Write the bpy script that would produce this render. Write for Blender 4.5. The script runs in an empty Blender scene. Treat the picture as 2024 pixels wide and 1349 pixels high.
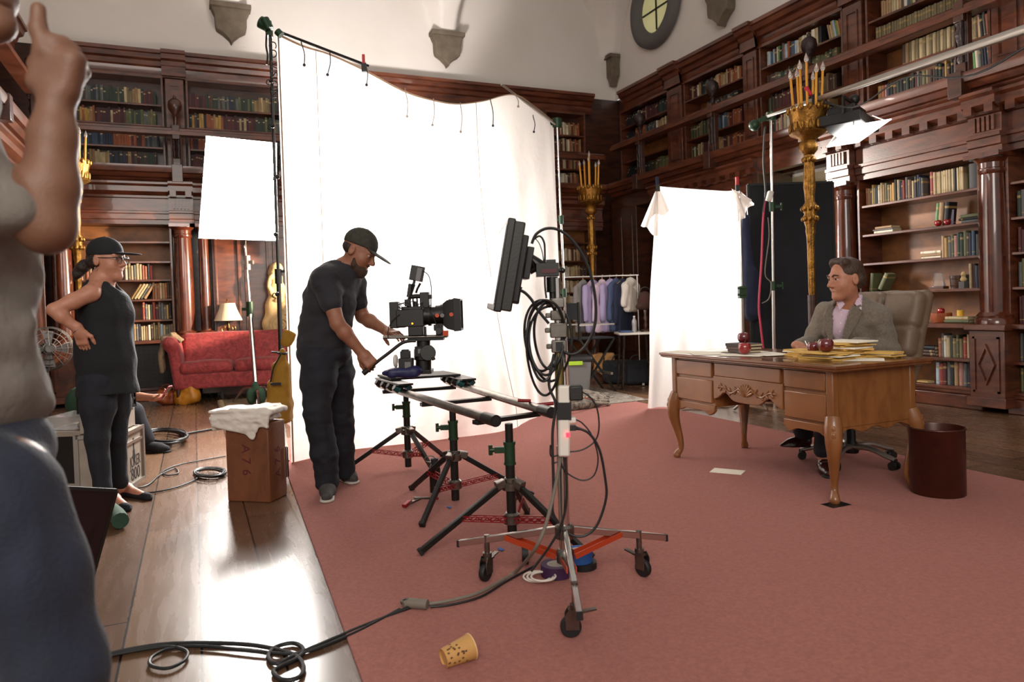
import bpy, math, random
import numpy as np
from mathutils import Matrix, Vector
V3 = lambda *a: np.array(a, float)
D = bpy.data
SC = bpy.context.scene
COL = SC.collection
random.seed(7)
rng = np.random.default_rng(7)
PI = math.pi

# ------------------------------------------------------------------ camera
F, CY = 1425.56, 628.70
YAW, PIT, ROLL = 0.415751, -0.018725, -0.032637
EYE = V3(0, 0, 1.2)
FWD = V3(math.sin(YAW) * math.cos(PIT), math.cos(YAW) * math.cos(PIT), math.sin(PIT))
_r = V3(math.cos(YAW), -math.sin(YAW), 0)
_u = np.cross(_r, FWD)
RT = _r * math.cos(ROLL) + _u * math.sin(ROLL)
UP = _u * math.cos(ROLL) - _r * math.sin(ROLL)
cam = D.cameras.new('camera')
cam.sensor_width = 36
cam.lens = F / 2024 * 36
cam.shift_y = -(674.5 - CY) / 2024
cam.clip_start = .05
cam.dof.use_dof = True
cam.dof.focus_distance = 4.7
cam.dof.aperture_fstop = 3.2
camo = D.objects.new('camera', cam)
COL.objects.link(camo)
camo.matrix_world = Matrix(((RT[0], UP[0], -FWD[0], EYE[0]), (RT[1], UP[1], -FWD[1], EYE[1]), (RT[2], UP[2], -FWD[2], EYE[2]), (0, 0, 0, 1)))
SC.camera = camo

# ------------------------------------------------------------------ world, lights, exposure
vs = SC.view_settings
vs.view_transform = 'Standard'
vs.look = 'None'
vs.gamma = 1
vs.use_curve_mapping = False
vs.exposure = 0.0
W = D.worlds.new('world')
SC.world = W
W.use_nodes = True
W.node_tree.nodes['Background'].inputs[0].default_value = (1.0, .93, .86, 1)
W.node_tree.nodes['Background'].inputs[1].default_value = .58

def lamp(name, kind, loc, aim, energy, size=1, size_y=None, col=(1, 1, 1), spot=None, blend=.3):
    l = D.lights.new(name, kind)
    l.energy = energy
    l.color = col
    if kind == 'AREA':
        l.shape = 'RECTANGLE'
        l.size = size
        l.size_y = size_y or size
    else:
        l.shadow_soft_size = size
    if spot:
        l.spot_size = math.radians(spot)
        l.spot_blend = blend
    o = D.objects.new(name, l)
    COL.objects.link(o)
    o.location = loc
    o.rotation_euler = (Vector(aim) - Vector(loc)).to_track_quat('-Z', 'Y').to_euler()
    return o

# film lights that stand behind the two diffusion sheets, the hard lamp that rakes over the sofa, and an added soft room fill from behind the camera
lamp('lamp_behind_sheet', 'AREA', (1.05, 7.75, 2.35), (1.5, 6.2, 1.6), 360, .7, .7, (1, .97, .93))
lamp('lamp_behind_frame', 'AREA', (5.75, 7.45, 1.8), (5.2, 6.5, 1.5), 105, .6, .8, (1, .98, .96))
lamp('spill_on_vault', 'SPOT', (2.3, 8.6, 2.8), (2.6, 11.7, 6.6), 900, .25, col=(1, .95, .92), spot=62, blend=.5)
lamp('spill_on_bookcase', 'SPOT', (4.5, 8.7, 3.1), (7.1, 5.0, 2.5), 760, .12, col=(1, .9, .8), spot=44, blend=.5)
lamp('hard_lamp', 'SPOT', (3.4, 9.5, 1.9), (-.7, 11.4, 1.6), 2600, .05, col=(1, .8, .6), spot=30, blend=.25)
lamp('rear_fill_light', 'AREA', (-1.5, -3.5, 4.5), (3.0, 6.0, 1.5), 380, 3.5, 3.5, (1, .93, .85))
# ------------------------------------------------------------------ helpers
def unit(v):
    v = np.asarray(v, float)
    return v / (np.linalg.norm(v) + 1e-12)
def at(x, y, d):          # the point seen at (x, y) in the photograph, d metres in front of the camera
    return EYE + (FWD + RT * ((x - 1012) / F) - UP * ((y - CY) / F)) * d
def gr(x, y, z=0.0):      # the point of the floor (or of a level surface) seen at (x, y)
    r = FWD + RT * ((x - 1012) / F) - UP * ((y - CY) / F)
    return EYE + r * ((z - 1.2) / r[2])
def basis(d, up=(0, 0, 1)):
    d = unit(d)
    up = np.asarray(up, float)
    if abs(d @ unit(up)) > .97:
        up = V3(1, 0, 0) if abs(d[0]) < .9 else V3(0, 1, 0)
    s = unit(np.cross(up, d))
    return s, np.cross(d, s), d       # side, up, dir (right-handed)
def rotz(a):
    c, s = math.cos(a), math.sin(a)
    return np.array([[c, -s, 0], [s, c, 0], [0, 0, 1.]])
def rot(ax, a):
    return np.array(Matrix.Rotation(a, 3, Vector(ax)))
def smooth_path(pts, n=6, closed=False):
    P = [np.asarray(p, float) for p in pts]
    out = []
    N = len(P)
    for i in range(N if closed else N - 1):
        p0, p1, p2, p3 = (P[(i + k) % N] if closed else P[min(max(i + k, 0), N - 1)] for k in (-1, 0, 1, 2))
        for j in range(n):
            t = j / n
            out.append(.5 * (2 * p1 + (p2 - p0) * t + (2 * p0 - 5 * p1 + 4 * p2 - p3) * t * t + (3 * p1 - p0 - 3 * p2 + p3) * t ** 3))
    if not closed:
        out.append(P[-1])
    return out

class MB:
    def __init__(s):
        s.v, s.f, s.m = [], [], []
        s.n = 0
    def add(s, V, Fc, mi=0):
        s.v.append(np.asarray(V, float).reshape(-1, 3))
        s.f += [tuple(int(i) + s.n for i in f) for f in Fc]
        s.m += [mi] * len(Fc)
        s.n += len(s.v[-1])
        return s
    def box(s, c, size, R=None, mi=0, taper=1):
        h = np.asarray(size, float) / 2
        P = np.array([[x, y, z] for z in (-1, 1) for y in (-1, 1) for x in (-1, 1)], float) * h
        P[4:, :2] *= taper
        if R is not None:
            P = P @ np.asarray(R).T
        return s.add(P + np.asarray(c, float), [(0, 2, 3, 1), (4, 5, 7, 6), (0, 1, 5, 4), (2, 6, 7, 3), (0, 4, 6, 2), (1, 3, 7, 5)], mi)
    def bx(s, x0, x1, y0, y1, z0, z1, mi=0):
        return s.box(((x0 + x1) / 2, (y0 + y1) / 2, (z0 + z1) / 2), (abs(x1 - x0), abs(y1 - y0), abs(z1 - z0)), None, mi)
    def rings(s, rings, closed=False, cap=True, mi=0):
        n = len(rings[0])
        V = np.concatenate(rings)
        Fc = []
        K = len(rings)
        for i in range(K if closed else K - 1):
            a, b = i * n, ((i + 1) % K) * n
            Fc += [(a + j, a + (j + 1) % n, b + (j + 1) % n, b + j) for j in range(n)]
        if cap and not closed:
            Fc += [tuple(range(n))[::-1], tuple((K - 1) * n + j for j in range(n))]
        return s.add(V, Fc, mi)
    def tube(s, pts, r, n=8, closed=False, mi=0, flat=None):
        P = [np.asarray(p, float) for p in pts]
        K = len(P)
        rs = r if hasattr(r, '__len__') else [r] * K
        R = []
        u = None
        for i in range(K):
            t = unit(P[(i + 1) % K] - P[i - 1]) if closed else unit(P[min(i + 1, K - 1)] - P[max(i - 1, 0)])
            if u is None:
                u = basis(t)[0]
            u = unit(u - t * (u @ t))
            w = np.cross(t, u)
            a = np.arange(n) * 2 * PI / n + (PI / 4 if n == 4 else 0)
            R.append(P[i] + rs[i] * (np.cos(a)[:, None] * u + np.sin(a)[:, None] * w * (flat or 1)))
        return s.rings(R, closed, True, mi)
    def cyl(s, p0, p1, r0, r1=None, n=16, mi=0):
        return s.tube([p0, p1], [r0, r0 if r1 is None else r1], n, mi=mi)
    def bar(s, p0, p1, w, h=None, mi=0, up=(0, 0, 1)):
        p0, p1 = np.asarray(p0, float), np.asarray(p1, float)
        a, b, d = basis(p1 - p0, up)
        return s.box((p0 + p1) / 2, (w, h or w, np.linalg.norm(p1 - p0)), np.stack([a, b, d], 1), mi)
    def lathe(s, prof, c=(0, 0, 0), ax=(0, 0, 1), n=24, mi=0, fl=0, flk=12, ell=1.0):
        a, b, d = basis(ax)
        th = np.arange(n) * 2 * PI / n
        R = []
        for r, z in prof:
            rr = max(r, 1e-4) * (1 + fl * np.cos(flk * th))
            R.append(np.asarray(c, float) + d * z + rr[:, None] * (np.cos(th)[:, None] * a * ell + np.sin(th)[:, None] * b))
        if d @ np.cross(a, b) < 0:
            R = [q[::-1] for q in R]
        return s.rings(R, mi=mi)
    def prism(s, poly, o, ex, ey, ext, mi=0):
        o, ex, ey, ext = (np.asarray(q, float) for q in (o, ex, ey, ext))
        P = np.array([o + ex * p[0] + ey * p[1] for p in poly])
        n = len(P)
        if np.cross(ex, ey) @ ext < 0:
            P = P[::-1]
        A = sum(poly[i][0] * poly[(i + 1) % n][1] - poly[(i + 1) % n][0] * poly[i][1] for i in range(n))
        if A < 0:
            P = P[::-1]
        return s.rings([P, P + ext], mi=mi)
    def sph(s, c, r, n=16, m=10, R=None, mi=0):
        r = np.ones(3) * r
        V, Fc = [[0, 0, -1]], []
        for i in range(1, m):
            p = PI * i / m
            for j in range(n):
                t = 2 * PI * j / n
                V.append([math.sin(p) * math.cos(t), math.sin(p) * math.sin(t), -math.cos(p)])
        V.append([0, 0, 1])
        for j in range(n):
            k = (j + 1) % n
            Fc.append((0, 1 + k, 1 + j))
            Fc.append((len(V) - 1, 1 + (m - 2) * n + j, 1 + (m - 2) * n + k))
            for i in range(m - 2):
                a, b = 1 + i * n, 1 + (i + 1) * n
                Fc.append((a + j, a + k, b + k, b + j))
        P = np.array(V) * r
        if R is not None:
            P = P @ np.asarray(R).T
        return s.add(P + np.asarray(c, float), Fc, mi)
    def torus(s, c, ax, R, r, n=24, k=8, mi=0, ell=1.0):
        a, b, _ = basis(ax)
        return s.tube([np.asarray(c, float) + R * (math.cos(t) * a * ell + math.sin(t) * b) for t in np.arange(n) * 2 * PI / n], r, k, True, mi)
    def grid(s, fn, nu, nv, mi=0, thick=0):
        P = np.array([[fn(i / nu, j / nv) for j in range(nv + 1)] for i in range(nu + 1)], float)
        idx = lambda i, j: i * (nv + 1) + j
        Fc = [(idx(i, j), idx(i + 1, j), idx(i + 1, j + 1), idx(i, j + 1)) for i in range(nu) for j in range(nv)]
        return s.add(P.reshape(-1, 3), Fc, mi)
    def build(s, name, mats, parent=None, bevel=0, sharp=40, solid=0, sub=0, local=False):
        V = np.concatenate(s.v)
        me = D.meshes.new(name)
        if parent is not None:
            org = np.zeros(3) if local else ORG[root_of(parent)]
        elif local:
            org = np.zeros(3)
        else:
            lo, hi = V.min(0), V.max(0)
            org = V3((lo[0] + hi[0]) / 2, (lo[1] + hi[1]) / 2, lo[2])
        me.from_pydata((V - org).tolist(), [], s.f)
        for m in (mats if isinstance(mats, (list, tuple)) else [mats]):
            me.materials.append(m)
        if len(set(s.m)) > 1:
            me.polygons.foreach_set('material_index', s.m)
        me.polygons.foreach_set('use_smooth', [True] * len(me.polygons))
        me.update()
        try:
            me.set_sharp_from_angle(angle=math.radians(sharp))
        except Exception:
            pass
        o = D.objects.new(name, me)
        COL.objects.link(o)
        if parent is None:
            o.location = org
            ORG[o.name] = org
        else:
            o.parent = parent
        if solid:
            md = o.modifiers.new('thick', 'SOLIDIFY')
            md.thickness = solid
            md.offset = 0
        if bevel:
            md = o.modifiers.new('bevel', 'BEVEL')
            md.width = bevel
            md.segments = 2
            md.limit_method = 'ANGLE'
        if sub:
            md = o.modifiers.new('sub', 'SUBSURF')
            md.levels = md.render_levels = sub
        return o

ORG = {}
def root_of(o):
    while o.parent is not None:
        o = o.parent
    return o.name
def tag(o, label, cat, group=None, kind=None):
    if label:
        o['label'] = label
    if cat:
        o['category'] = cat
    if group:
        o['group'] = group
    if kind:
        o['kind'] = kind
    return o
def thing(name, label, cat, loc=(0, 0, 0), group=None, rz=0):
    o = D.objects.new(name, None)
    COL.objects.link(o)
    o.empty_display_size = .1
    o.location = tuple(loc)
    o.rotation_euler = (0, 0, rz)
    ORG[o.name] = np.asarray(loc, float)
    return tag(o, label, cat, group)
def struct(mb, name, mats, **k):
    o = mb.build(name, mats, **k)
    o['kind'] = 'structure'
    return o
def copy_tree(o, parent=None):
    c = o.copy()
    COL.objects.link(c)
    c.parent = parent
    for ch in list(o.children):
        copy_tree(ch, c)
    return c

# ---- signed-distance modelling for bodies, cloth and cushions
_ND = rng.random((32, 32, 32))
def noise3(P, s):
    q = P * s
    i = np.floor(q).astype(int)
    f = q - i
    f = f * f * (3 - 2 * f)
    r = 0
    for dx in (0, 1):
        for dy in (0, 1):
            for dz in (0, 1):
                w = (f[..., 0] if dx else 1 - f[..., 0]) * (f[..., 1] if dy else 1 - f[..., 1]) * (f[..., 2] if dz else 1 - f[..., 2])
                r = r + w * _ND[(i[..., 0] + dx) % 32, (i[..., 1] + dy) % 32, (i[..., 2] + dz) % 32]
    return r * 2 - 1
class SDF:
    def __init__(s, h=.006):
        s.p = []
        s.h = h
    def cap(s, a, b, ra, rb=None, k=.02, op=0, sq=None):
        a, b = np.asarray(a, float), np.asarray(b, float)
        rb = ra if rb is None else rb
        rm = max(ra, rb)
        def f(P):
            ab = b - a
            t = np.clip(((P - a) @ ab) / (ab @ ab + 1e-12), 0, 1)
            return np.linalg.norm(P - a - t[..., None] * ab, axis=-1) - (ra + (rb - ra) * t)
        s.p.append((f, np.minimum(a, b) - rm, np.maximum(a, b) + rm, k, op))
        return s
    def chain(s, pts, rs, k=.02, op=0):
        for i in range(len(pts) - 1):
            s.cap(pts[i], pts[i + 1], rs[i], rs[i + 1], k, op)
        return s
    def ell(s, c, r, R=None, k=.02, op=0):
        c, r = np.asarray(c, float), np.ones(3) * r
        R = np.eye(3) if R is None else np.asarray(R, float)
        def f(P):
            q = (P - c) @ R
            k0 = np.linalg.norm(q / r, axis=-1)
            k1 = np.linalg.norm(q / (r * r), axis=-1)
            return k0 * (k0 - 1) / (k1 + 1e-9)
        e = np.sqrt(((R * r) ** 2).sum(1))
        s.p.append((f, c - e, c + e, k, op))
        return s
    def box(s, c, half, R=None, rd=.02, k=.02, op=0):
        c, half = np.asarray(c, float), np.asarray(half, float)
        R = np.eye(3) if R is None else np.asarray(R, float)
        def f(P):
            q = np.abs((P - c) @ R) - (half - rd)
            return np.linalg.norm(np.maximum(q, 0), axis=-1) + np.minimum(q.max(-1), 0) - rd
        e = np.abs(R * half).sum(1)
        s.p.append((f, c - e, c + e, k, op))
        return s
    def cut(s, p, n):          # remove everything on the side n points to
        p, n = np.asarray(p, float), unit(n)
        s.p.append((lambda P: (P - p) @ n, None, None, 0, 2))
        return s
    def wrinkle(s, amp, sc, box=None):
        sc = np.asarray(sc, float) * np.ones(3)
        s.p.append((lambda P: amp * (noise3(P, sc) + .5 * noise3(P + 3.3, sc * 2.1)), None, None, 0, 3))
        return s
    def mesh(s, iters=1):
        h = s.h
        lo = np.min([p[1] for p in s.p if p[1] is not None and p[4] == 0], 0) - 3 * h - .01
        hi = np.max([p[2] for p in s.p if p[2] is not None and p[4] == 0], 0) + 3 * h + .01
        n = np.ceil((hi - lo) / h).astype(int) + 1
        ax = [lo[i] + h * np.arange(n[i]) for i in range(3)]
        G = np.full(n, .3, np.float32)
        for f, a, b, k, op in s.p:
            m = k + 2.5 * h
            if a is None:
                i0, i1 = np.zeros(3, int), n
            else:
                i0 = np.clip(np.floor((a - m - lo) / h).astype(int), 0, n)
                i1 = np.clip(np.ceil((b + m - lo) / h).astype(int) + 1, 0, n)
            if (i1 <= i0).any():
                continue
            sl = tuple(slice(i0[j], i1[j]) for j in range(3))
            g = G[sl]
            if a is None:
                msk = np.abs(g) < .06 if op == 3 else g < .06
                ii = np.argwhere(msk)
                P = lo + ii * h
                d = f(P)
                g[msk] = np.maximum(g[msk], d) if op == 2 else g[msk] + d
                continue
            P = np.stack(np.meshgrid(*[ax[j][sl[j]] for j in range(3)], indexing='ij'), -1)
            d = f(P).astype(np.float32)
            if op == 0:
                if k > 0:
                    q = np.clip(.5 + .5 * (g - d) / k, 0, 1)
                    G[sl] = g * (1 - q) + d * q - k * q * (1 - q)
                else:
                    G[sl] = np.minimum(g, d)
            elif op == 1:
                if k > 0:
                    q = np.clip(.5 - .5 * (g + d) / k, 0, 1)
                    G[sl] = g * (1 - q) - d * q + k * q * (1 - q)
                else:
                    G[sl] = np.maximum(g, -d)
        G[0], G[-1] = .3, .3
        G[:, 0], G[:, -1] = .3, .3
        G[:, :, 0], G[:, :, -1] = .3, .3
        S = G < 0
        c = [(0, 0, 0), (1, 0, 0), (0, 1, 0), (1, 1, 0), (0, 0, 1), (1, 0, 1), (0, 1, 1), (1, 1, 1)]
        sh = lambda A, o: A[o[0]:A.shape[0] - 1 + o[0], o[1]:A.shape[1] - 1 + o[1], o[2]:A.shape[2] - 1 + o[2]]
        cnt = sum(sh(S, o).astype(np.int8) for o in c)
        cells = np.argwhere((cnt > 0) & (cnt < 8))
        I = np.full(cnt.shape, -1, np.int32)
        I[tuple(cells.T)] = np.arange(len(cells))
        acc, num = np.zeros((len(cells), 3)), np.zeros(len(cells))
        for a in range(8):
            for b in range(a + 1, 8):
                A, B = np.array(c[a]), np.array(c[b])
                if np.abs(A - B).sum() != 1:
                    continue
                ga, gb = G[tuple((cells + A).T)], G[tuple((cells + B).T)]
                x = (ga < 0) != (gb < 0)
                t = np.where(x, ga / np.where(x, ga - gb, 1), 0)
                acc += np.where(x[:, None], A + t[:, None] * (B - A), 0)
                num += x
        V = lo + h * (cells + acc / num[:, None])
        Q = []
        for d in range(3):
            u, w = [(1, 2), (2, 0), (0, 1)][d]
            s0 = [slice(1, None)] * 3
            s0[d] = slice(0, -1)
            e0 = S[tuple(s0)]
            s1 = list(s0)
            s1[d] = slice(1, None)
            e1 = S[tuple(s1)]
            E = np.argwhere(e0 != e1)
            off = np.ones(3, int)
            off[d] = 0
            E2 = E + off
            E2 = E2[(E2 < np.array(cnt.shape)).all(1)]
            du, dw = np.eye(3, dtype=int)[u], np.eye(3, dtype=int)[w]
            q = np.stack([I[tuple((E2 - du - dw).T)], I[tuple((E2 - dw).T)], I[tuple(E2.T)], I[tuple((E2 - du).T)]], 1)
            ins = S[tuple(E2.T)]
            q[~ins] = q[~ins][:, ::-1]
            Q.append(q)
        Q = np.concatenate(Q)
        Q = Q[(Q >= 0).all(1)]
        for _ in range(iters):
            a2, n2 = np.zeros_like(V), np.zeros(len(V))
            for i in range(4):
                np.add.at(a2, Q[:, i], V[Q[:, (i + 1) % 4]])
                np.add.at(n2, Q[:, i], 1)
            V = V * .5 + .5 * a2 / np.maximum(n2, 1)[:, None]
        return V, Q.tolist()
    def build(s, name, mat, parent=None, iters=1, **k):
        mb = MB()
        mb.add(*s.mesh(iters))
        k.setdefault('sharp', 75)
        return mb.build(name, mat, parent, **k)

# ---- procedural materials
def lin(h):
    c = [int(h[i:i + 2], 16) / 255 for i in (0, 2, 4)]
    return tuple(x / 12.92 if x <= .04045 else ((x + .055) / 1.055) ** 2.4 for x in c) + (1,)
def M(name, col, rough=.5, metal=0, col2=None, sc=(8, 8, 8), amt=.5, bump=0, bsc=40, coat=0, emit=0, trans=0, alpha=1, sheen=0, spec=.5, detail=3, dist=0):
    m = D.materials.new(name)
    m.use_nodes = True
    N, L = m.node_tree.nodes, m.node_tree.links
    b = N['Principled BSDF']
    b.inputs['Base Color'].default_value = lin(col)
    b.inputs['Roughness'].default_value = rough
    b.inputs['Metallic'].default_value = metal
    b.inputs['Coat Weight'].default_value = coat
    b.inputs['Sheen Weight'].default_value = sheen
    b.inputs['Specular IOR Level'].default_value = spec
    b.inputs['Transmission Weight'].default_value = trans
    b.inputs['Alpha'].default_value = alpha
    if emit:
        b.inputs['Emission Color'].default_value = lin(col)
        b.inputs['Emission Strength'].default_value = emit
    tc = N.new('ShaderNodeTexCoord')
    if col2:
        mp = N.new('ShaderNodeMapping')
        mp.inputs['Scale'].default_value = sc
        nz = N.new('ShaderNodeTexNoise')
        nz.inputs['Scale'].default_value = 1
        nz.inputs['Detail'].default_value = detail
        nz.inputs['Distortion'].default_value = dist
        rp = N.new('ShaderNodeMapRange')
        rp.inputs[1].default_value, rp.inputs[2].default_value = .5 - .5 * (1 - amt) - .01, .5 + .5 * (1 - amt) + .01
        mx = N.new('ShaderNodeMix')
        mx.data_type = 'RGBA'
        mx.inputs['A'].default_value, mx.inputs['B'].default_value = lin(col), lin(col2)
        L.new(tc.outputs['Object'], mp.inputs[0])
        L.new(mp.outputs[0], nz.inputs[0])
        L.new(nz.outputs[0], rp.inputs[0])
        L.new(rp.outputs[0], mx.inputs[0])
        L.new(mx.outputs['Result'], b.inputs['Base Color'])
    if bump:
        n2 = N.new('ShaderNodeTexNoise')
        n2.inputs['Scale'].default_value = bsc
        n2.inputs['Detail'].default_value = 4
        bp = N.new('ShaderNodeBump')
        bp.inputs['Strength'].default_value = bump
        bp.inputs['Distance'].default_value = .01
        L.new(tc.outputs['Object'], n2.inputs[0])
        L.new(n2.outputs[0], bp.inputs['Height'])
        L.new(bp.outputs[0], b.inputs['Normal'])
    return m
# ------------------------------------------------------------------ materials
WOOD = M('mahogany', '6a3822', .33, 0, '381a10', (3, 3, 14), .6, .04, 60, coat=.25, dist=.6)
WOOD_D = M('dark_mahogany', '4d2a1c', .36, 0, '2c1710', (4, 4, 16), .6, .04, 60, coat=.2, dist=.5)
WOOD_B = M('bookcase_back', '98602f', .5, 0, '5f3a1e', (5, 5, 8), .5, .03, 50)
COLM = M('polished_column_wood', '63301c', .22, 0, '3c1a10', (6, 6, 3), .6, 0, coat=.6, dist=1)
CARVE = M('carved_wood', '2e1712', .45, 0, '170b09', (14, 14, 14), .5, .8, 34)
PLASTER = M('plaster', 'd3ccc5', .9, 0, 'c8c0b8', (1.2, 1.2, 1.2), .4, .05, 90)
PLASTER2 = M('white_plaster', 'cfc8bf', .9)
STONE = M('corbel_stone', '6f6353', .9, 0, '564a3d', (6, 6, 6), .5, .3, 40)
SLATE = M('window_frame_slate', '55514f', .7)
PANE = M('window_pane_yellow', 'b9b684', .25, 0, 'd5d2a2', (2, 2, 2), .5, emit=.35)
GILT = M('gilt', 'a87a34', .4, .8, '5f3c14', (22, 22, 22), .5, .5, 60)
CANDLE = M('yellow_candle', 'd89a2c', .5, 0, 'b87a1e', (30, 30, 4), .5)
BULB = M('glass_bulb', 'fff8f0', .05, 0, trans=.85)
CHROME = M('chrome', 'c9c5c0', .18, 1)
STEEL = M('worn_steel', '8d8780', .34, 1, '5c564f', (14, 14, 14), .5)
ALU = M('brushed_aluminium', 'b4aea6', .38, .9)
BLACKM = M('black_metal', '14120f', .38, .2, bump=.03, bsc=80)
BLACKP = M('black_plastic', '171513', .45, bump=.05, bsc=120)
RUBBER = M('black_rubber', '0f0e0e', .6)
CABLE = M('black_cable', '100f0f', .5)
CABLE_G = M('grey_cable', '6e655a', .55)
GREEN = M('green_casting', '1d3f22', .4, .2, '142a18', (20, 20, 20), .5)
RED_M = M('red_painted_metal', '86161b', .4, .3)
ORANGE_M = M('orange_painted_metal', 'b03f1f', .42, .3)
RED_P = M('red_plastic', 'b3161d', .4)
CLOTHW = M('white_cotton', 'dfd6cc', .9, 0, 'cfc4b9', (6, 6, 6), .4, .35, 26, sheen=.2)
PAPER = M('white_paper', 'e8e0cf', .8)
MANILA = M('manila_envelope', 'd9b262', .75, 0, 'c99c4b', (9, 9, 9), .5)
APPLE = M('red_apple', '6d0f16', .22, 0, '3d0a12', (18, 18, 9), .5, coat=.5)
APPLE2 = M('bright_apple', '9e1d1b', .22, 0, '5e0e12', (18, 18, 9), .5, coat=.5)
STEMM = M('apple_stem', '3a2a18', .8)
SKIN_L = M('skin', 'b17a60', .5, 0, 'a0674e', (30, 30, 30), .5, .08, 200)
SKIN_F = M('shaded_skin', '75503c', .55, 0, '684532', (26, 26, 26), .5, .1, 200)  # darkened for the backlit man at the left: shade put into the colour
SKIN_P = M('pale_skin', 'b98268', .5, 0, 'aa7059', (30, 30, 30), .5, .08, 200)
SKIN_D = M('tan_skin', '915f47', .55, 0, '83523b', (26, 26, 26), .5, .1, 200)
HAIR = M('brown_hair', '2f2018', .6, 0, '1b120e', (60, 60, 24), .5, .6, 90)
HAIR_L = M('greying_brown_hair', '493223', .55, 0, '2c1d14', (70, 70, 40), .5, .6, 90)
BEARD = M('brown_beard', '4a3222', .8, 0, '33231a', (90, 90, 90), .5, .8, 150)
EYEW = M('eye_white', 'b3a9a0', .45)
IRIS = M('iris', '2a2018', .2)
TEE = M('charcoal_cotton', '26242a', .9, 0, '1d1b20', (10, 10, 10), .5, .35, 40, sheen=.05)
JEANS = M('dark_navy_denim', '171822', .85, 0, '101119', (40, 40, 12), .5, .3, 120)
JEANS_B = M('blue_denim', '1b2135', .85, 0, '121726', (30, 30, 8), .5, .3, 110, sheen=.1)
TUNIC = M('black_linen', '17161b', .9, 0, '121116', (12, 12, 12), .5, .3, 60)
CAP_O = M('olive_cap_cloth', '39352a', .85, 0, '23211b', (30, 30, 30), .5, .2, 150)
CAP_B = M('black_cap_cloth', '131217', .85, bump=.2, bsc=150)
SHOE_G = M('grey_knit', '4b4744', .85, 0, '373432', (60, 60, 60), .5, .3, 140)
SOLE = M('pale_sole', 'b8b0a6', .7)
SHOE_B = M('brown_leather', '32150f', .25, 0, '240f0b', (20, 20, 20), .5, coat=.4)
BLAZER = M('grey_tweed', '7a6f62', .9, 0, '62584d', (70, 70, 70), .5, .3, 130, sheen=.1)
SHIRT_P = M('lavender_shirt_cloth', 'c5aebd', .85, bump=.15, bsc=60)
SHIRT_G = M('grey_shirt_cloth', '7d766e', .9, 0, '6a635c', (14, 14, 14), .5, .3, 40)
DESKW = M('oak_desk_wood', '8a5930', .34, 0, '6d421f', (16, 3, 5), .5, .05, 70, coat=.3, dist=.8)
DESKT = M('desk_top_wood', '794a2b', .25, 0, '5c351b', (16, 3, 5), .5, .03, 70, coat=.4, dist=.8)
LEATHER = M('tan_leather', '6f5b48', .5, 0, '604e3d', (8, 8, 8), .5, .2, 70)
BINM = M('brown_metal', '4a2015', .35, .3, '36160f', (12, 12, 12), .5)
RUGM = M('salmon_carpet', 'ad6658', .97, 0, '955348', (60, 60, 60), .5, 1.0, 200, sheen=.1)
SOFA_M = M('red_damask', '9a3433', .7, 0, '7a2224', (9, 9, 9), .8, .15, 60, sheen=.15, dist=2.5)
RUG_O = M('woven_wool', 'a08a6c', .95, 0, '5f4c3a', (5, 22, 5), .7, .5, 60, dist=1)
RUG_T = M('faded_persian_wool', '8f8272', .95, 0, '4f4640', (8, 8, 8), .75, .4, 60, dist=3)
SAND_Y = M('ochre_canvas', '997018', .85, 0, '835c12', (8, 8, 8), .5, .3, 60)
GREENC = M('green_canvas', '2b4a35', .85, 0, '22392a', (8, 8, 8), .5, .3, 60)
CRATE = M('plywood_box', '7b4526', .6, 0, '5d331b', (10, 10, 5), .5, .1, 50, dist=1)
INK = M('dark_red_ink', '541318', .7)
INK_B = M('black_ink', '1b1815', .7)
CASEW = M('pale_plywood_case', 'a5988a', .5, 0, '8e8175', (6, 6, 6), .5, .05, 60)
CASED = M('dark_laminate_case', '231e1b', .5, 0, '191512', (6, 6, 6), .5)
SHADE = M('cream_lamp_shade', 'dcc9a8', .8)
BRASS = M('aged_brass', '5c4526', .4, .8)
CREAM = M('carved_plaster_cream', 'c3a87a', .8, 0, 'a98d60', (8, 8, 8), .5, .2, 40)
TANL = M('tan_bag_leather', '9a4b22', .5, 0, '7d3a18', (9, 9, 9), .5, .2, 60)
YELL = M('yellow_bag_leather', 'c07f1d', .5, 0, 'a36814', (9, 9, 9), .5, .2, 60)
BLANK = M('beige_knit_throw', '85715a', .95, 0, '6c5a46', (24, 24, 24), .5, .5, 80)
FLAGM = M('black_flag_cloth', '1d1e22', .95, 0, '17181b', (5, 5, 5), .5, .1, 120)
MAROON = M('dark_maroon_cloth', '2b1117', .8)
NAVY = M('navy_cloth', '20263d', .9)
BLUEN = M('navy_nylon', '1c1c48', .5, bump=.3, bsc=30)
TEAL = M('teal_rubber', '0d4a4c', .3, .1)
BLUE_T = M('blue_tape', '22549a', .6)
PURP = M('purple_tape', '3b1a44', .6)
CUPM = M('kraft_cup_paper', 'b98a4e', .7)
CUPP = M('cup_print', '4b3018', .7)
LCD = M('dark_glass_screen', '0c0c10', .1)
LEDR = M('red_led', 'ff2030', .3, emit=6)
LEDO = M('orange_led', 'ff8a20', .3, emit=5)
GREY_P = M('grey_plastic', '6c6a68', .5)
WHITE_P = M('white_plastic', 'd4cec4', .45)
LIME = M('lime_plastic', '9fc32c', .5)
CLEARP = M('clear_plastic', 'e6e4e2', .08, 0, trans=.9)
LAMPON = M('softbox_diffuser', 'fffaf3', .8, emit=60)
LEDON = M('led_diffuser', 'fffdf8', .8, emit=9)
TAPE_W = M('white_gaffer', 'cfc6bb', .8)
PINK = M('pink_plastic', 'c65c70', .4)
FLESHW = M('whitewash_blue', '9a94a4', .8)

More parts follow.
